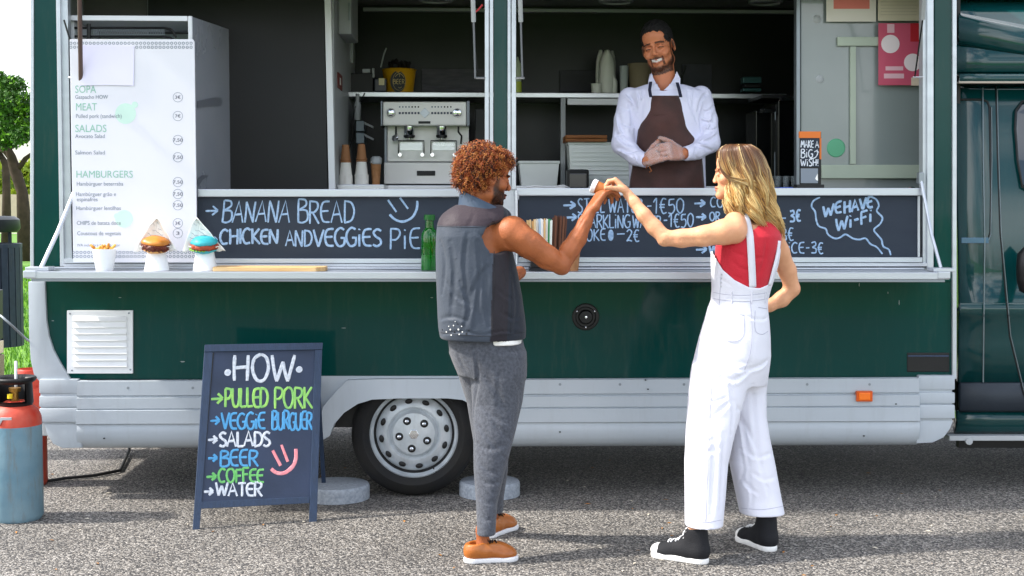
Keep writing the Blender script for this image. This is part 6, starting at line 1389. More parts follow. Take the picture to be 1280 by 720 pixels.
for i, (x, y, r) in enumerate(((553, 412, .0035), (558, 415, .0035), (563, 412, .0035), (568, 415, .0035), (573, 412, .004), (578, 415, .003), (583, 417, .004), (561, 408, .0025), (567, 407, .003), (572, 405, .0028), (577, 408, .003), (569, 402, .002), (586, 413, .003), (574, 418, .003), (564, 419, .003))):
    p_, n_ = hit(vbv, x, y, .001)
    if p_: MB().lathe([(r, 0), (r * .8, .0012), (.0005, .0015)], p_, 10, M=n_.to_track_quat('Z', 'Y').to_matrix()).build('reflective_dot', M['paper'] if i % 3 else M['black'], vest)
vs_m = mat('dark_seam', '#191a20', .7)
def vseam(pts, m=vs_m, r=.0012):
    mb = MB(); o = [hit(vbv, x, y, .0002)[0] for x, y in crom(pts, 8)]; o = [q for q in o if q is not None]
    if len(o) > 2: mb.tube(o, r, 5).build('seam', m, vest, smooth='all')
for p_ in ([(546.5, 283), (565, 283.6), (590, 284), (616, 283.2)], [(617.5, 300), (618, 340), (617, 380), (615, 420)], [(639, 330), (640, 370), (638, 420)], [(549, 415.5), (580, 419), (615, 420), (655, 415.5)]): vseam(p_)
# collar
Cs = SDF(J(566, 275, -1.15), J(640, 232, -.82) + Vector((0, .03, 0)), .0036)
Cs.loft([(274, 568, 634, YV, .105), (262, 572.5, 631, YV, .096), (250, 574, 628, YV, .088), (234, 576, 625, YV, .084)], k=.002, p=2.1, grow=.002)
Cs.loft([(276, 572, 629, YV, .093), (262, 576, 627, YV, .083), (250, 577.5, 624, YV, .076), (230, 579, 621, YV, .073)], k=.003, mode='sub', p=2.1, ext=.02)
Cs.cut(J(577, 237.5, YV), Vector((-(J(628, 262, YV).z - J(577, 237.5, YV).z), 0, J(628, 262, YV).x - J(577, 237.5, YV).x)), .004)
Cs.build('collar', mat('collar_cloth', '#3a4a5e', .6, bump=.1, bs=150, var=.1), vest, relax=2)
# white shirt hem
Hs = SDF(J(560, 436, -1.25), J(665, 400, -.75) + Vector((0, .05, 0)), .0045); Hs.loft([(427.8, 600, 652.5, YV + .0, .161), (414, 600, 652, YV, .161)], k=.002); Hs.build('shirt_hem', M['paper'], man)
# trousers
wool = mat('grey_marl_wool', '#52565f', .85, c2='#3b3e46', vs=90, bump=.4, bs=220, sheen=.2)
Ts = SDF(J(550, 684, -1.40), J(668, 396, -.7) + Vector((0, .08, 0)), .0048)
Ts.loft([(412, 560, 650, YV, .150), (423, 559.5, 653, YV, .153), (440, 562, 657, YV, .155), (455, 567, 658, YV, .155), (468, 573, 657.5, YV, .15)], k=.01, p=2.3)
Ts.loft([(440, 590, 657, -1.05, .10), (470, 588, 657.5, -1.06, .105), (503, 590, 653, -1.07, .10), (545, 591.5, 643, -1.12, .085), (587, 592, 632, -1.16, .07), (628, 595, 622, -1.20, .058), (655, 596, 620, -1.23, .052), (668, 596, 619.5, -1.24, .050)], k=.02, p=2.1)
Ts.loft([(440, 562, 630, -.95, .10), (463, 571, 630, -.94, .10), (503, 583.5, 634, -.92, .09), (545, 590.5, 636, -.9, .075), (587, 598, 635, -.85, .06), (620, 604, 630, -.81, .05), (640, 606, 629, -.79, .05)], k=.02, p=2.1)
Ts.folds((([(592, 430), (597, 470), (591, 520), (594, 560)], .008, .009), ([(640, 429), (646, 440), (650, 455)], .004, .006), ([(605, 470), (622, 492), (630, 520)], .014, .006), ([(600, 505), (615, 520), (638, 530)], .012, .005), ([(596, 555), (612, 562), (634, 556)], .012, .006), ([(598, 575), (610, 590), (626, 592)], .010, .005), ([(620, 440), (624, 480), (620, 540)], .012, .003), ([(598, 620), (608, 630), (618, 628)], .007, .004), ([(598, 645), (608, 652), (617, 646)], .006, .004), ([(570, 432), (575, 450), (586, 470)], .01, .004), ([(612, 520), (626, 540), (638, 552)], .010, .006), ([(596, 530), (608, 545), (630, 575)], .010, .006), ([(600, 600), (612, 606), (626, 602)], .008, .005), ([(640, 470), (650, 490), (648, 520)], .010, .005)), 1.1)
Ts.groove([J(597, 661, -1.19), J(608, 662, -1.2), J(618, 661, -1.19)], .003, .004)
Ts.build('trousers', wool, man, relax=2, disp=wrinkle(.0018, 40, 0, 26, 2.2))
tan = mat('tan_leather', '#b56a2a', .38, c2='#96521d', vs=9, bump=.1, bs=120, coat=.2); wsole = mat('white_rubber', '#e6e6e8', .55, var=.05); lcb = mat('dark_lace', '#2a1a12', .7)
h1, t1_ = G(583, 703), G(647, 699); h2, t2_ = G(606, 673), G(657, 652)
shoe('shoe', h1, t1_ + Vector((0, -.0, 0)), .088, man, 'derby', (tan, wsole, lcb))
shoe('shoe', h2 + Vector((0, .0, 0)), h2 + (t2_ - h2).normalized() * .25, .088, man, 'derby', (tan, wsole, lcb))
# curly hair: many small coils
def coils(name, parent, H, centers, n, mats, R=.012, seed=3, test=None):
    rr = random.Random(seed); out = [MB() for _ in mats]
    for i in range(n):
        c, r = centers[rr.randrange(len(centers))]; d = Vector((rr.gauss(0, 1), rr.gauss(0, 1), rr.gauss(0, 1))).normalized(); q = Vector(c) + Vector((d.x * r[0], d.y * r[1], d.z * r[2])) * (.80 + .30 * rr.random() ** 1.5)
        if test and not test(q): continue
        p = H.w(q); ax = (H.R @ d).normalized() * .8 + Vector((rr.uniform(-.6, .6), rr.uniform(-.6, .6), -.75)); ax.normalize(); u = ax.orthogonal().normalized(); v = ax.cross(u); L = rr.uniform(.018, .040); rad = rr.uniform(.0035, .0068); turns = rr.uniform(1.3, 2.4); ph = rr.uniform(0, 6.28); m = 11
        pts = [p + ax * (L * (k / m - .3)) + (u * math.cos(ph + turns * 6.28 * k / m) + v * math.sin(ph + turns * 6.28 * k / m)) * rad * (1 - .3 * k / m) for k in range(m + 1)]
        w = rr.uniform(.0010, .0020); out[min(int(rr.random() ** 1.2 * len(mats)), len(mats) - 1)].tube(pts, [w * (1 - .5 * k / m) for k in range(m + 1)], 4)
    big = MB(); 
    for j, b in enumerate(out): big.add(b.v, b.f, j)
    return big.build(name, mats, parent, smooth='all')
hm = [mat('ginger_curl', '#82390f', .45, spec=.5), mat('copper_curl', '#9f4f1c', .42, spec=.5), mat('dark_auburn_curl', '#3c1707', .5), mat('golden_curl', '#c27c3c', .4, spec=.6)]
okc = lambda q: not (q.y > .052 and q.z < .052) and not (q.y > .012 and q.z < .012) and not (q.y > -.012 and q.z < -.01) and q.z > -.078
Hb = SDF(mh.O - Vector((.17, .17, .15)), mh.O + Vector((.17, .17, .17)), .004)
mh.ell(Hb, (0, -.03, .042), (.092, .104, .088), k=.01); mh.ell(Hb, (0, -.062, -.02), (.078, .066, .055), k=.02)
mh.ell(Hb, (0, .10, -.03), (.12, .075, .075), k=.01, mode='sub'); mh.cone(Hb, (-.12, .02, -.05), (.12, .02, -.05), .045, .045, k=.01, mode='sub')
hair = Hb.build('hair', mat('auburn_hair_mass', '#5a260e', .7, c2='#3a1608', vs=30, bump=1, bs=120), man, disp=lambda V: V + np.array([[noise.noise(Vector(v) * 45), noise.noise(Vector(v) * 45 + Vector((7, 0, 0))), noise.noise(Vector(v) * 45 + Vector((0, 9, 0)))] for v in V]) * .008)
coils('curls', hair, mh, [((0, -.03, .045), (.104, .114, .098)), ((0, -.03, .045), (.104, .114, .098)), ((0, -.065, -.015), (.088, .078, .066)), ((0, .035, .078), (.08, .068, .045))], 4600, hm, test=okc)

# ================================================================== the woman in white dungarees
YW_ = -1.0
wo_ = person(G(900, 700), 'woman with long blonde hair in white dungarees and a red top reaching up to toast')
wh_ = Head(J(921, 216, YW_), (-math.cos(R_(14)), math.sin(R_(14)), -.02), (.02, .0, 1), .93)
lo_ = J(748, 706, -1.2) - Vector((0, .2, 0)); lo_.z = .01
S = SDF(lo_, J(1008, 178, -.6) + Vector((0, .12, .03)), .0036)
build_head(S, wh_, fem=True, slim=.93)
S.cone(wh_.w((0, -.03, -.05)), J(931, 272, YW_), .044, .05, .02)
S.cone(J(918, 278, -1.08), J(962, 283, -.9), .045, .045, .03)
S.loft([(400, 888, 955, YW_, .105), (372, 895, 956, YW_, .095), (345, 896, 963, YW_, .105), (315, 899, 972, YW_, .115), (295, 902, 972, YW_, .11), (280, 912, 966, YW_, .085)], k=.02)
S.chain([J(917, 288, -1.1), J(905, 290, -1.11), J(880, 295, -1.11), J(852, 298, -1.09), J(833, 298, -1.08)], [.057, .052, .042, .037, .033], .016)
S.chain([J(831, 297, -1.08), J(818, 284, -1.06), J(805, 269, -1.05), J(793, 253, -1.02), J(785, 243, -1.0)], [.032, .033, .030, .024, .0205], .012)
S.ell(J(829, 302, -1.08), (.02, .02, .017), k=.012)
ww_ = J(784.5, 241, -1.0)
hand(S, ww_, J(767, 221.5, -.97) - ww_, (-.62, .12, -.78), [(1.05, .75, .4), (1.0, .8, .5), (1.0, .9, .6), (1.1, .95, .6)], .004, .88, thumb=(J(765, 238, -1.03) - ww_), side=1, tcurl=.2)
S.chain([J(966, 300, -.93), J(974, 315, -.9), J(984, 338, -.86), J(990, 360, -.84)], [.052, .043, .038, .034], .016)
S.chain([J(990, 362, -.84), J(977, 374, -.84), J(962, 382, -.85), J(950, 386, -.86)], [.034, .034, .026, .022], .014)
hand(S, J(952, 385, -.86), (-1, .15, -.05), (-.3, 1, 0), [(.2, .3, .2)] * 4, .01, .85, side=1)
hh1, tt1 = G(884, 705), G(811, 694); hh2, tt2 = G(966, 690), G(908, 668)
S.folds((([(812, 284), (800, 268), (790, 250)], .008, .003), ([(835, 300), (860, 300), (890, 299)], .012, .004), ([(826, 292), (832, 290), (838, 294)], .005, .003)), 1, .0)
wa1, wa2 = hh1 + (tt1 - hh1).normalized() * .05, hh2 + (tt2 - hh2).normalized() * .05
S.chain([J(890, 480, -1.06), J(882, 600, -1.19), Vector((wa1.x, wa1.y, .2)), Vector((wa1.x, wa1.y, .1))], [.08, .05, .032, .032], .02)
S.chain([J(930, 480, -.97), J(945, 600, -1.03), Vector((wa2.x, wa2.y, .2)), Vector((wa2.x, wa2.y, .1))], [.08, .05, .032, .032], .02)
SKW = np.array(hx('#dca27c'))
def womcol(V):
    L = wh_.loc(V); C = np.tile(SKW, (len(V), 1)); fine = np.array([noise.noise(Vector(v) * 12) + .7 * noise.noise(Vector(v) * 60) for v in V])[:, None]; C = C * (1 + .10 * fine * np.array([[.6, 1, 1.1]]))
    def mix(m, c): nonlocal C; C = C * (1 - m) + np.array(c) * m
    mix(near(L, (0, .097, -.072), .021, .4) * .75, hx('#b8504a')); mix(near(L, (.045, .06, -.035), .03, 1) * .35, hx('#d97a62')); mix(near(L, (-.045, .06, -.035), .03, 1) * .35, hx('#d97a62'))
    for x in (-1, 1):
        mix(near(L, (x * .031, .091, -.0065), .008, .3), (.72, .7, .68)); mix(near(L, (x * .031, .0915, -.0065), .0048, .3), (.05, .03, .02)); mix(near(L, (x * .031, .093, .002), .010, .3) * .7 * (np.abs(L[:, 2] - .001) < .003)[:, None], hx('#2a1710'))
        d_ = np.abs(L[:, 2] - .018) < .0035; mix((d_ * (L[:, 1] > .07) * (np.abs(L[:, 0]) > .012) * (np.abs(L[:, 0]) < .048) * (np.linalg.norm(L, axis=1) < .15) * .6)[:, None], hx('#6b4426'))
    mix(near(V, J(762, 225, -.99), .04, 1) * .3, hx('#e0936f')); return np.clip(C, 0, 1)
S.build('body', skinmat('fair_skin'), wo_, color=womcol, relax=1)
# red top
Rt = SDF(J(884, 372, -1.2), J(984, 270, -.8) + Vector((0, .04, 0)), .004)
Rr = [(370, 893, 958, YW_, .102), (345, 893, 966, YW_, .112), (325, 894, 971, YW_, .118), (308, 895, 975, YW_, .122), (295, 899, 976, YW_, .118), (284, 907, 974, YW_, .10), (276, 922, 972, YW_, .08)]
Rt.loft(Rr, k=.005)
Rt.cone(J(914, 286, -1.14), J(900, 290, -1.14), .072, .070, .006, 'sub'); Rt.cone(J(934, 275, -1.08), J(930, 262, -1.1), .05, .06, .01, 'sub'); Rt.cone(J(976, 298, -.93), J(984, 290, -.9), .046, .05, .006, 'sub')
for pts in ([(905, 318), (925, 335), (945, 340)], [(910, 312), (935, 322), (955, 322)], [(958, 300), (955, 325), (948, 350)], [(902, 330), (915, 343), (928, 350)]): Rt.groove([J(a, b, -1.11) for a, b in pts], .007, .004)
Rt.build('red_top', mat('red_rib_knit', '#c5142c', .7, var=.12, vs=12, bump=.25, bs=160, sheen=.2), wo_, relax=1)
rbv = Rt.bvh()
# dungarees
wc_ = mat('white_denim', '#dcdce6', .75, var=.03, vs=7, bump=.15, bs=190, sheen=.1)
Ds = SDF(J(840, 672, -1.42), J(990, 290, -.68) + Vector((0, .05, 0)), .0046)
Ds.loft([(296, 889.5, 975, YW_, .129), (315, 889, 974.5, YW_, .13), (330, 889, 972, YW_, .128), (345, 889.5, 968, YW_, .122), (362, 890, 962.5, YW_, .113), (375, 889, 959.5, YW_, .112), (385, 885, 959, YW_, .118), (400, 881, 960.5, YW_, .13), (422, 874.5, 962, YW_, .145), (444, 869, 962.5, YW_, .15), (465, 864, 960, YW_, .145), (480, 863, 957, YW_, .135)], k=.01, p=2.25)
Ds.loft([(455, 866, 938, -1.06, .11), (489, 861, 932, -1.08, .115), (520, 859, 924, -1.11, .11), (545, 857.5, 917, -1.14, .105), (578, 856, 909.5, -1.17, .1), (622, 856.3, 906, -1.21, .095), (656, 856.5, 903, -1.24, .093)], k=.018, p=2.3)
Ds.loft([(455, 892, 961, -.95, .11), (489, 902, 957, -.95, .11), (520, 911, 957, -.97, .105), (545, 912, 961, -.99, .10), (578, 912, 968, -1.01, .098), (622, 921, 976, -1.04, .095), (641, 925, 980, -1.06, .093)], k=.014, p=2.3)
X, Y_, Z = Ds._xyz((slice(None),) * 3)
pxs = [860, 890, 893, 898, 905, 918, 935, 950, 962, 968, 973, 990]; pys = [290, 296, 308, 325, 338, 350, 358.5, 360, 356, 335, 305, 300]
zx = np.array([J(a, b, -1.1).x for a, b in zip(pxs, pys)]); zz = np.array([J(a, b, -1.1).z for a, b in zip(pxs, pys)])
D = np.broadcast_to(Z - np.interp(X[:, 0, 0], zx, zz)[:, None, None] , Ds.F.shape).astype(np.float32); Ds._put((slice(None),) * 3, D, .002, 'cap')
Ds.loft(Rr, k=.003, mode='sub', grow=-.004, ext=0)
Ds.cone(J(880, 690, -1.25), J(880, 668, -1.24), .064, .062, .004, 'sub'); Ds.cone(J(953, 675, -1.07), J(952, 652, -1.06), .068, .066, .004, 'sub')
Ds.folds((([(893, 366), (925, 369), (960, 366)], .003, .003), ([(893, 372), (925, 375), (960, 372)], .003, .003), ([(900, 470), (918, 476), (938, 462)], .010, .009), ([(912, 480), (916, 510), (914, 545)], .008, .010), ([(880, 500), (895, 503), (910, 496)], .008, .006), ([(884, 525), (900, 515), (914, 500)], .009, .005), ([(918, 500), (930, 540), (936, 600)], .010, .007), ([(940, 480), (944, 530), (950, 590)], .012, .006), ([(925, 520), (945, 560), (960, 620)], .009, .005), ([(870, 540), (872, 590), (870, 640)], .014, .004), ([(893, 540), (891, 590), (889, 645)], .012, .006), ([(930, 395), (952, 400), (961, 396)], .006, .005), ([(885, 420), (905, 430), (925, 432)], .008, .003), ([(940, 590), (955, 600), (970, 596)], .009, .005), ([(927, 596), (936, 610), (950, 618)], .008, .005), ([(945, 385), (943, 420), (938, 455), (925, 470)], .003, .004), ([(868, 545), (880, 552), (900, 548)], .010, .004), ([(895, 378), (893, 410), (888, 450)], .0035, .003), ([(936, 462), (950, 458), (960, 450)], .009, .007), ([(905, 452), (922, 462), (940, 460)], .010, .006), ([(862, 560), (880, 566), (902, 560)], .010, .005), ([(930, 560), (945, 572), (966, 566)], .010, .006), ([(872, 440), (880, 470), (876, 510)], .012, .005), ([(905, 540), (903, 590), (900, 640)], .010, .006), ([(920, 610), (930, 590), (926, 560)], .009, .006), ([(896, 345), (905, 352), (915, 358)], .006, .003), ([(900, 385), (915, 392), (930, 388)], .007, .004), ([(955, 600), (962, 620), (960, 638)], .008, .006), ([(935, 600), (940, 620), (938, 638)], .008, .006)), 1.15)
for (a, b, c_) in ((857, 905, 650), (925, 979, 635)): Ds.groove([J(a, c_, -1.2 if a < 900 else -1.07), J((a + b) / 2, c_ + .5, -1.21 if a < 900 else -1.08), J(b, c_, -1.2 if a < 900 else -1.07)], .0025, .0025)
dun = Ds.build('dungarees', wc_, wo_, relax=2, disp=wrinkle(.002, 30, 0, 17, .6))
dbv = Ds.bvh()
def strap(pts, bvs, w, name, m, parent, th=.003):
    mb = MB(); P3 = []
    for x, y in crom(pts, 4):
        c = [hit(b, x, y, .005)[0] for b in bvs]; c = [q for q in c if q is not None]
        if c: P3.append(min(c, key=lambda q: q.y))
    P3 = [P3[0]] + [(P3[i - 1] + P3[i] * 2 + P3[i + 1]) / 4 for i in range(1, len(P3) - 1)] + [P3[-1]]
    vs = []
    for i, q in enumerate(P3):
        t = (P3[min(i + 1, len(P3) - 1)] - P3[max(i - 1, 0)]).normalized(); b = t.cross(Vector((0, -1, 0))).normalized(); vs += [q + b * w / 2, q - b * w / 2]
    mb.add(vs, [(2 * i, 2 * i + 1, 2 * i + 3, 2 * i + 2) for i in range(len(P3) - 1)]); o = mb.build(name, m, parent, smooth='all'); mo = o.modifiers.new('s', 'SOLIDIFY'); mo.thickness = th; return o
Sbv = S.bvh()
strap([(926, 262), (932, 272), (936, 286), (938, 300), (939.5, 325), (940.5, 345), (941, 359)], [rbv, Sbv, dbv], .030, 'strap', wc_, dun); strap([(974, 301), (972, 318), (967, 338), (962, 357)], [rbv, Sbv, dbv], .014, 'strap', wc_, dun)
for i in range(4): 
    p_, n_ = hit(dbv, 902 - i * .3, 343 + i * 5, .002)
    if p_: MB().lathe([(.004, 0), (.003, .002), (.0005, .003)], p_, 10, M=n_.to_track_quat('Z', 'Y').to_matrix()).build('button', M['steel'], dun)
def seamline(pts, bvs, r, name, m, parent, off=.0006):
    mb = MB(); o = []
    for x, y in crom(pts, 6):
        c = [hit(b, x, y, off)[0] for b in bvs]; c = [q for q in c if q is not None]
        if c: o.append(min(c, key=lambda q: q.y))
    if len(o) > 2: mb.tube(o, r, 5).build(name, m, parent, smooth='all')
sm_ = mat('seam_thread', '#a7a7b8', .8)
for p_ in ([(892, 365.5), (910, 368.5), (935, 369), (959, 366)], [(891, 373), (910, 376), (935, 376.5), (959, 373.5)], [(938, 377), (940, 410), (938, 440), (931, 462)], [(901, 345), (899, 380), (893, 440), (887, 520), (884, 600), (882, 652)], [(948, 384), (959, 386)], [(944, 388), (944, 412), (952, 418), (960, 414)], [(905, 392), (904, 420), (916, 427), (929, 420), (930, 394)], [(905, 392), (917, 391), (930, 394)], [(858, 650), (880, 653), (902, 650)], [(926, 635), (952, 637), (978, 633)]): seamline(p_, [dbv], .0011, 'seam', sm_, dun)
for x in (915, 940, 957): seamline([(x, 364), (x - .3, 371), (x - .4, 379)], [dbv], .0032, 'belt_loop', wc_, dun, .001)
blk = mat('black_canvas', '#16171c', .8, bump=.3, bs=250, var=.1); wr_ = mat('white_rubber_toe', '#ecebe8', .5); wl = mat('white_lace', '#f2f2f2', .7)
hh1, tt1 = G(884, 705), G(811, 694); hh2, tt2 = G(966, 690), G(908, 668)
shoe('trainer', hh1, hh1 + (tt1 - hh1).normalized() * .255, .084, wo_, 'hightop', (blk, wr_, wl)); shoe('trainer', hh2, hh2 + (tt2 - hh2).normalized() * .25, .084, wo_, 'hightop', (blk, wr_, wl))
# long hair: inner mass and strands
HR = [(179, 914, 930, .03), (182, 904, 940, .056), (188, 897, 948.5, .074), (198, 895.5, 955, .085), (212, 899, 960, .092), (225, 903, 962.5, .094), (240, 905, 964, .094), (255, 904.5, 965, .092), (268, 906, 968.5, .088), (280, 915, 972, .075), (290, 930, 973, .055)]
Hb = SDF(J(885, 300, -1.15), J(985, 172, -.8) + Vector((0, .05, 0)), .004)
Hb.loft([(a_, b_ + 2, c_ - 2, YW_, r_ - .006) for a_, b_, c_, r_ in HR[1:-1]], k=.01, p=2); 
whair = Hb.build('hair', mat('dark_blonde_mass', '#5c3c20', .6, c2='#7d5a2c', vs=14, bump=.6, bs=60, stretch=(3, 3, .7)), wo_, relax=2)
hp = np.array(HR)
def hpt(phi, py, off):
    l, r, ry = (np.interp(py, hp[:, 0], hp[:, k]) for k in (1, 2, 3)); A_, B2_ = P(l, py, YW_), P(r, py, YW_)
    rx = (B2_.x - A_.x) / 2; return Vector(((A_.x + B2_.x) / 2 + (rx + off) * math.cos(phi), YW_ + (ry + off) * math.sin(phi), A_.z))
rr = random.Random(5); strands = MB(); cols_ = []
for i in range(2600):
    ph = rr.uniform(-2.75, 2.75); front = abs(ph) / 2.75
    bot = 292 - 27 * front ** 1.5 + rr.uniform(-15, 7) + 4 * math.sin(ph * 7); clump = math.sin(ph * 11 + 1) ; off0 = rr.uniform(-.004, .005) + .004 * clump
    n_ = 22; pts = []; wv = rr.uniform(.6, 1.2); pho = rr.uniform(-.35, .35) + 1.9 * round(ph * 3.4) ; dr = rr.uniform(-.10, .10)
    for k in range(n_ + 1):
        t = k / n_; py = 181 + (bot - 181) * t ** 1.15
        amp = max(0, t - .28) * .27 * wv
        q = hpt(ph * (1 - .06 * t) + amp * math.sin(t * 13 + pho) + dr * t, py, off0 + max(0, t - .28) * .032 * math.sin(t * 13 + pho + 1) + .010 * max(0, t - .75) * rr.uniform(.5, 2)); pts.append(q)
    w0 = rr.uniform(.0013, .0026); strands.tube(pts, [w0 * (1 - .7 * (k / n_) ** 3) for k in range(n_ + 1)], 4); cols_.append((n_ + 1, rr.random(), min(.99, max(0, .5 + .35 * clump + rr.uniform(-.35, .35)))))
for i in range(22):     # the lock swept back from the temple
    o_ = rr.uniform(-4, 4); pts = []; e_ = rr.uniform(-4, 4)
    for (x, y) in crom([(898, 200 + o_ * .4), (902, 213 + o_ * .7), (911, 222 + o_ * .8), (924, 226 + o_), (938, 229 + o_ + e_), (948, 237 + o_ + e_ * 1.5), (955, 250 + e_ * 2), (958 + e_, 264 + o_ * 2)], 4): pts.append(P(x, y, YW_ - np.interp(x, [896, 905, 915, 930, 945, 955, 965], [.070, .090, .100, .104, .092, .075, .055]) + rr.uniform(-.001, .001)))
    w0 = rr.uniform(.0012, .0024); strands.tube(pts, w0, 4); cols_.append((len(pts), .2 + .5 * rr.random(), .3 + .65 * rr.random()))
wob = strands.build('strands', mat('blonde_strands', '#b58a4e', .38, attr='tint', spec=.6), whair, smooth='all')
# root-to-tip colour
me = wob.data; att = me.color_attributes.new('tint', 'FLOAT_COLOR', 'POINT'); C = np.ones((len(me.vertices), 4), np.float32); k = 0
ro, ti, hi_c = np.array(hx('#5e3d24')), np.array(hx('#c29350')), np.array(hx('#e9cb8c'))
for L, a, b in cols_:
    for j in range(L):
        t = j / L; t2 = min(1, max(0, (t - .08 - .3 * a) / .45)); c = ro * (1 - t2) + (ti if b < .6 else hi_c) * t2
        if b > .93: c = ro * .4 + hi_c * .6
        if b < .10: c = ro * (1.0 + .5 * a)
        C[k:k + 4, :3] = c; k += 4
att.data.foreach_set('color', C.ravel())

# ================================================================== the cook behind the counter
YK_ = .36
ck = person((PX(828, YK_), YK_, zfl), 'bearded cook in white shirt, brown apron and plastic gloves laughing behind the counter')
chd = Head(J(822.5, 57.5, YK_), (-.40, -1, -.16), (-.22, .0, 1), 1.06)
S = SDF(J(760, 238, .0) - Vector((0, 0, 1.15)), J(902, 24, .62) + Vector((0, .05, .03)), .0042)
build_head(S, chd, smile=True)
S.cone(chd.w((0, -.025, -.05)), J(830, 108, YK_), .058, .064, .02); S.cone(J(822, 120, YK_), J(838, 120, YK_), .045, .045, .03)
S.loft([(235, 795, 875, YK_, .11), (180, 792, 874, YK_, .12), (135, 792, 870, YK_, .10), (122, 806, 854, YK_, .06)], k=.02)
zF = zfl
for x in (808, 858): S.chain([J(x, 232, YK_), Vector((PX(x, YK_), YK_, 1.05)), Vector((PX(x, YK_), YK_ + .02, zF + .08))], [.085, .06, .04], .02)
S.chain([J(785, 126, YK_), J(781, 152, .32), J(779, 180, .28), J(797, 196, .17), J(806, 200, .13), J(811, 199, .11)], [.036, .034, .032, .026, .024, .026], .015)
S.chain([J(877, 124, YK_), J(884, 152, .32), J(886, 180, .28), J(868, 190, .17), J(856, 192, .13), J(850, 192, .11)], [.036, .034, .032, .026, .024, .026], .015)
hA = (J(808, 200, .115), J(828, 190, .05) - J(810, 199, .10), (.35, .9, -.2)); hB = (J(852, 192, .115), J(832, 188, .03) - J(853, 192, .12), (-.5, .85, -.25))
cA = [(.55, .7, .4), (.6, .8, .4), (.7, .8, .5), (.8, .8, .5)]; cB = [(.75, .95, .5), (.8, 1.0, .5), (.85, 1.0, .6), (.9, 1.0, .6)]
hand(S, hA[0], hA[1], hA[2], cA, .008, 1.12, side=1, k=.002); hand(S, hB[0], hB[1], hB[2], cB, .008, 1.14, side=-1, k=.002)
SKC = np.array(hx('#bb7450'))
def cookcol(V):
    L = chd.loc(V); C = np.tile(SKC, (len(V), 1)); fine = np.array([noise.noise(Vector(v) * 14) for v in V]); C = C * (1 + .09 * fine[:, None]); ax = np.abs(L[:, 0])
    def mix(m, c): nonlocal C; C = C * (1 - m) + np.array(c) * m
    inh = (ax < .085) & (L[:, 1] > -.03) & (L[:, 1] < .13) & (L[:, 2] > -.134 - .25 * np.maximum(0, L[:, 1] - .04)) & (L[:, 2] < .13)
    beard = np.clip((-.092 - L[:, 2] + 1.35 * np.maximum(0, ax - .038)) / .012, 0, 1) * np.clip((L[:, 1] - .0) / .012, 0, 1) * (L[:, 2] > -.15)
    cheek = np.clip((.034 - ax) / .006, 0, 1) * (L[:, 2] > -.086) * (L[:, 2] < -.058) * 0
    corner = np.clip((.0055 - np.abs(ax - .0305)) / .002, 0, 1) * (L[:, 2] > -.095) * (L[:, 2] < -.052) * (L[:, 1] > .05); beard = np.maximum(beard, corner)
    must = np.clip((.03 - ax) / .004, 0, 1) * np.clip(1 - np.abs(L[:, 2] + .055 + ax * .25) / .008, 0, 1) * 1.6
    m_ = inh * np.clip(np.maximum(beard, must), 0, 1); grain = np.array([noise.noise(Vector(v) * 210) for v in V]); mix((m_ * np.clip(.84 + .35 * grain, 0, .97))[:, None], hx('#1a100c'))
    sb_ = inh * np.clip((.014 - np.abs(L[:, 1] - .016)) / .008, 0, 1) * (L[:, 2] < .035) * (ax > .05); mix((sb_ * .9)[:, None], hx('#1c120e'))
    lipm = (ax < .029) * np.clip(1 - np.abs(L[:, 2] + .0795 - .22 * ax) / .006, 0, 1) * (L[:, 1] > .06); lipu = (ax < .029) * np.clip(1 - np.abs(L[:, 2] + .0635 - .08 * ax) / .0035, 0, 1) * (L[:, 1] > .06)
    mix((np.maximum(lipm, lipu) * inh * .9)[:, None], hx('#8c463a'))
    tz = -.0705 + .18 * ax; te = (ax < .025) * np.clip((.0072 - np.abs(L[:, 2] - tz)) / .002, 0, 1) * (L[:, 1] > .07) * (L[:, 1] < .1); mix((te * inh)[:, None], (.7, .67, .62))
    for x in (-1, 1):
        e = (np.abs(L[:, 0] - x * .031) < .014) * np.clip((.0028 - np.abs(L[:, 2] + .008 + 3 * (L[:, 0] - x * .031) ** 2 * 6)) / .0012, 0, 1) * (L[:, 1] > .06); mix((e * inh)[:, None], (.03, .015, .01))
        b_ = np.clip((.0055 - np.abs(L[:, 2] - .0165 + abs(0) + .25 * np.maximum(0, ax - .035))) / .002, 0, 1) * (ax > .011) * (ax < .05) * (np.sign(L[:, 0]) == x) * (L[:, 1] > .05); mix((b_ * inh * .9)[:, None], hx('#180e0a'))
        mix(near(L, (x * .04, .075, -.035), .022, 1) * .3, hx('#c9713f'))
    mix(near(L, (0, .116, -.036), .016, 1) * .3, hx('#c9764a')); mix(near(L, (0, .08, .05), .05, 1) * .2, hx('#b9713f'))
    return np.clip(C, 0, 1)
S.build('body', skinmat('warm_brown_skin', .42), ck, color=cookcol, relax=1)
# short black hair
Hb = SDF(chd.O - Vector((.14, .15, .1)), chd.O + Vector((.14, .15, .17)), .0036)
chd.ell(Hb, (0, -.012, .044), (.0775, .103, .087), k=.01); chd.ell(Hb, (0, -.045, -.01), (.075, .066, .058), k=.02)
chd.ell(Hb, (0, .115, -.012), (.075, .085, .088), k=.006, mode='sub'); chd.cone(Hb, (-.12, .01, -.04), (.12, .01, -.04), .037, .037, k=.006, mode='sub')
Hb.build('hair', mat('short_black_hair', '#0d0a09', .55, bump=1, bs=220, var=.3, vs=40), ck, disp=lambda V: V + np.array([[noise.noise(Vector(v) * 80), noise.noise(Vector(v) * 80 + Vector((7, 0, 0))), noise.noise(Vector(v) * 80 + Vector((0, 9, 0)))] for v in V]) * .003)
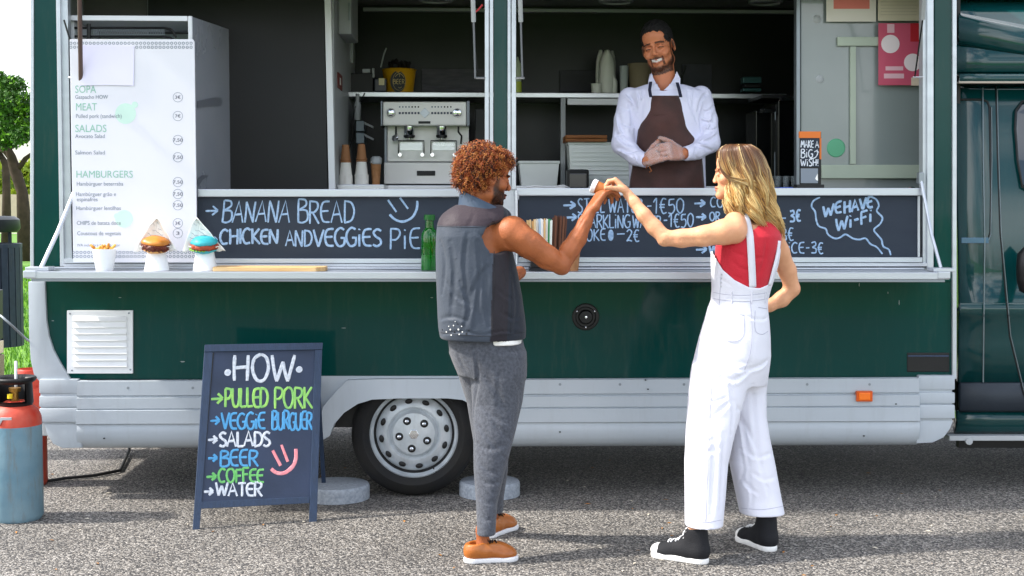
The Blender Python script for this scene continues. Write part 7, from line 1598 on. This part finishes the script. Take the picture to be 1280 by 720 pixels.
# shirt
shm = mat('white_cotton_shirt', '#d9d9ee', .7, var=.04, vs=6, bump=.1, bs=90)
Ts0 = SDF(J(760, 240, -.05), J(905, 84, .65) + Vector((0, .05, 0)), .0044)
tr = [(238, 787, 882, YK_, .145), (200, 786, 881, YK_, .15), (170, 787, 881, YK_, .15), (140, 785, 884, YK_, .145), (124, 779, 888, YK_, .13), (114, 785, 879, YK_, .11), (109, 797, 866, YK_, .09), (106, 806, 856, YK_, .075)]
Ts0.loft(tr, k=.01, p=2.3); Ts0.V, Ts0.Q = Ts0.mesh(); tbv = Ts0.bvh(); del Ts0.V
Ts0.chain([J(787, 123, YK_), J(781, 150, .32), J(778.5, 180, .27), J(795, 196.5, .18), J(806, 200.5, .13)], [.058, .055, .058, .043, .038], .012)
Ts0.chain([J(876, 121, YK_), J(884, 150, .32), J(886.5, 178, .27), J(870, 189.5, .18), J(858, 192, .13)], [.058, .053, .056, .043, .038], .012)
Ts0.cone(J(830, 110, YK_), J(829, 90, YK_ - .01), .068, .062, .004, 'sub'); Ts0.cone(J(829, 112, .29), J(829, 92, .22), .030, .055, .006, 'sub')
Ts0.cone(J(808, 201, .12), J(818, 204, .05), .030, .03, .003, 'sub'); Ts0.cone(J(855, 192, .12), J(845, 193, .05), .030, .03, .003, 'sub')
Ts0.folds((([(772, 140), (776, 160), (784, 172)], .010, .007), ([(769, 165), (780, 178), (792, 182)], .010, .008), ([(778, 190), (790, 190), (800, 186)], .008, .006), ([(786, 128), (790, 150), (788, 166)], .009, .006), ([(797, 112), (800, 130), (796, 150)], .008, .004), ([(893, 140), (888, 160), (880, 168)], .010, .007), ([(897, 168), (886, 176), (874, 178)], .010, .008), ([(880, 128), (875, 150), (878, 166)], .009, .005), ([(868, 112), (866, 135), (872, 155)], .008, .005), ([(890, 188), (880, 184), (868, 182)], .008, .006), ([(775, 150), (784, 158), (794, 156)], .008, .006), ([(770, 185), (782, 188), (792, 195)], .009, .007), ([(894, 150), (884, 154), (877, 150)], .009, .007), ([(783, 118), (790, 124), (796, 140)], .008, .006), ([(884, 116), (876, 124), (872, 140)], .008, .006), ([(792, 190), (797, 198), (796, 206)], .006, .005), ([(870, 183), (868, 192), (871, 199)], .006, .005), ([(806, 110), (803, 130), (800, 150)], .008, .005), ([(858, 110), (862, 130), (866, 145)], .008, .005), ([(774, 132), (783, 138), (790, 132)], .007, .005), ([(768, 172), (776, 168), (786, 172)], .007, .006), ([(892, 132), (884, 140), (878, 136)], .007, .005), ([(896, 160), (888, 164), (880, 160)], .007, .006), ([(782, 200), (788, 205), (796, 210)], .006, .005), ([(878, 196), (872, 200), (866, 202)], .006, .005)), 2.0, .7)
Ts0.groove([J(803, 195, .09), J(806, 203, .08), J(805, 210, .1)], .003, .003); Ts0.groove([J(858, 183, .09), J(857, 192, .08), J(859, 200, .1)], .003, .003)
shirt = Ts0.build('shirt', shm, ck, relax=2, disp=wrinkle(.0022, 38, 0, 30, 4))
# collar and placket
def flap(pts, Y, name, th=.004):
    c = [P(x, y, Y + dy) for x, y, dy in pts]; return MB().prism(c[::-1], (0, th, 0)).build(name, shm, shirt, bevel=.0015)
flap([(814.5, 91, .03), (811.5, 100, .0), (811.5, 113, -.04), (825.5, 112, -.055), (820, 104, -.04), (816.5, 97, .0)], .30, 'collar_flap'); flap([(846, 89, .03), (850.5, 98, .0), (850, 111, -.04), (829.5, 113, -.055), (838, 105, -.04), (843, 97, .0)], .30, 'collar_flap')
vs_ = []
for i in range(25):
    an = R_(-28 + 236 * i / 24); q = P(829.5, 100, YK_)
    for dz, rr_ in ((-.028, .082), (.006, .078), (.030, .072)): vs_.append(Vector((q.x + math.cos(an) * rr_, YK_ + .005 + math.sin(an) * rr_ * .92, q.z + dz + .012 * math.sin(an))))
mb = MB(); mb.add(vs_, [(i * 3 + j, i * 3 + j + 1, i * 3 + j + 4, i * 3 + j + 3) for i in range(24) for j in range(2)]); o = mb.build('collar', shm, shirt, smooth='all'); mo = o.modifiers.new('s', 'SOLIDIFY'); mo.thickness = .004
# apron: a sheet laid over the torso
am = mat('brown_cotton_apron', '#4a2823', .7, c2='#37201c', vs=9, bump=.15, bs=150, sheen=.15)
er = [(119.5, 811.5, 853), (135, 805.5, 861), (150, 800, 867.5), (165, 797, 872), (180, 795.5, 875.5), (195, 792.5, 877.5), (210, 790, 879), (225, 787.5, 880), (239, 786, 881)]
vs = []; NU, NV = 34, 44; ey = [e[0] for e in er]; e1 = [e[1] for e in er]; e2_ = [e[2] for e in er]
for i in range(NV + 1):
    py = 119.5 + (239 - 119.5) * i / NV; a, b = np.interp(py, ey, e1), np.interp(py, ey, e2_)
    for j in range(NU + 1):
        px = a + (b - a) * j / NU; u = j / NU * 2 - 1; Ya = YK_ - .165 - .012 * min(1, i / 12) + .085 * abs(u) ** 2.6
        Ya -= .006 * math.sin(u * 5 + py * .05) * (i / NV) + .005 * math.sin(u * 9 - py * .09) * max(0, (py - 150) / 90) + .004 * math.sin(py * .14 + u * 3.1)
        if py > 205: Ya -= .02 * min(1, (py - 205) / 12) * (1 - abs(u))
        vs.append(P(px, py, Ya))
mb = MB(); mb.add(vs, [(i * (NU + 1) + j, i * (NU + 1) + j + 1, (i + 1) * (NU + 1) + j + 1, (i + 1) * (NU + 1) + j) for i in range(NV) for j in range(NU)])
ap_ = mb.build('apron', am, ck, smooth='all'); mo = ap_.modifiers.new('s', 'SOLIDIFY'); mo.thickness = .004
for pts in ([(813.5, 121), (812, 112), (813.5, 102)], [(851, 121), (849, 112), (846.5, 103)]):
    mb = MB(); v = []
    for k_, (x, y) in enumerate(pts): q = P(x, y, (.195, .235, .27)[k_] - .02); v += [q + Vector((-.008, 0, 0)), q + Vector((.008, 0, 0))]
    mb.add(v, [(0, 1, 3, 2), (2, 3, 5, 4)]); o = mb.build('neck_strap', mat('navy_strap', '#1b1d33', .7), ap_); mo = o.modifiers.new('s', 'SOLIDIFY'); mo.thickness = .003
# hem line of the bib
mb = MB(); mb.tube([P(806 + i * 5.6, 143.5 + .4 * math.sin(i), YK_ - .178 + .085 * abs(i / 4.5 - 1) ** 2.6) for i in range(10)], .0012, 4); mb.build('seam', am, ap_)
# trousers and shoes of the cook (below the sill)
Tk = SDF((PX(790, YK_) - .05, YK_ - .2, zF + .05), (PX(880, YK_) + .05, YK_ + .2, 1.62), .009)
Tk.cone((PX(834, YK_) - .07, YK_, 1.56), (PX(834, YK_) + .07, YK_, 1.56), .12, .12, .03)
for x in (810, 858): Tk.chain([(PX(x, YK_), YK_, 1.5), (PX(x, YK_), YK_, 1.05), (PX(x, YK_), YK_ + .02, zF + .1)], [.105, .08, .065], .03)
Tk.build('trousers', M['black'], ck)
for x in (810, 858): shoe('shoe', Vector((PX(x, YK_), YK_ + .07, zF)), Vector((PX(x, YK_), YK_ - .19, zF)), .095, ck, 'derby', (M['black'], M['rubber'], lcb))
# thin plastic gloves
gvm = bpy.data.materials.new('thin_plastic_glove'); gvm.use_nodes = True; nt = gvm.node_tree; b = nt.nodes['Principled BSDF']; b.inputs['Base Color'].default_value = (.62, .61, .64, 1); b.inputs['Roughness'].default_value = .18
n1 = nt.nodes.new('ShaderNodeTexNoise'); n1.inputs['Scale'].default_value = 28; n1.inputs['Detail'].default_value = 4; tcn = nt.nodes.new('ShaderNodeTexCoord'); nt.links.new(tcn.outputs['Object'], n1.inputs['Vector'])
r1 = nt.nodes.new('ShaderNodeMapRange'); r1.inputs[1].default_value = .42; r1.inputs[2].default_value = .62; r1.inputs[3].default_value = .22; r1.inputs[4].default_value = .36; nt.links.new(n1.outputs['Fac'], r1.inputs[0]); nt.links.new(r1.outputs[0], b.inputs['Alpha'])
bp = nt.nodes.new('ShaderNodeBump'); bp.inputs['Strength'].default_value = .8; bp.inputs['Distance'].default_value = .004; nt.links.new(n1.outputs['Fac'], bp.inputs['Height']); nt.links.new(bp.outputs[0], b.inputs['Normal'])
for hx_, cc, sd_, sz in ((hA, cA, 1, 1.12), (hB, cB, -1, 1.14)):
    Gs = SDF(Vector(hx_[0]) - Vector((.14, .15, .1)), Vector(hx_[0]) + Vector((.14, .15, .1)), .0036); hand(Gs, hx_[0], hx_[1], hx_[2], cc, .008, sz, side=sd_, extra=.0024)
    Gs.build('glove', gvm, ck, disp=lambda V: V + np.array([[noise.noise(Vector(v) * 90), noise.noise(Vector(v) * 90 + Vector((7, 0, 0))), 0] for v in V]) * .0012)
mb = MB(); q = P(808, 203, .12); mb.tube([q + Vector((.006 + .028 * math.cos(a * .524) * .3, -.028 * math.sin(a * .524), .03 * math.cos(a * .524))) for a in range(13)], .0035, 6); mb.tube([q + Vector((.01, -.03, -.02)), q + Vector((.022, -.04, -.045)), q + Vector((.01, -.04, -.05))], .003, 5); mb.build('bracelet', mat('amber_cord', '#8a4a1c', .6), ck, smooth='all')

# the paper cup held by the two of them
ca, cb_ = P(742, 232.5, -.93), P(771, 244, -.95); axd = (cb_ - ca).normalized(); Mq = axd.to_track_quat('Z', 'Y').to_matrix()
cu = thing('paper_cup', ca, 'small brown paper cup with white rim held between the two raised hands', 'cup')
MB().lathe([(.024, .0), (.0285, .008), (.0225, .095), (.02, .1), (.001, .1)], ca, 24, M=Mq).build('cup_body', mat('amber_card', '#a8642a', .5, var=.1, vs=20), cu, smooth=True)
MB().lathe([(.001, -.008), (.026, -.008), (.031, -.004), (.031, .012), (.028, .013)], ca, 24, M=Mq).build('lid', M['white'], cu, smooth=True)
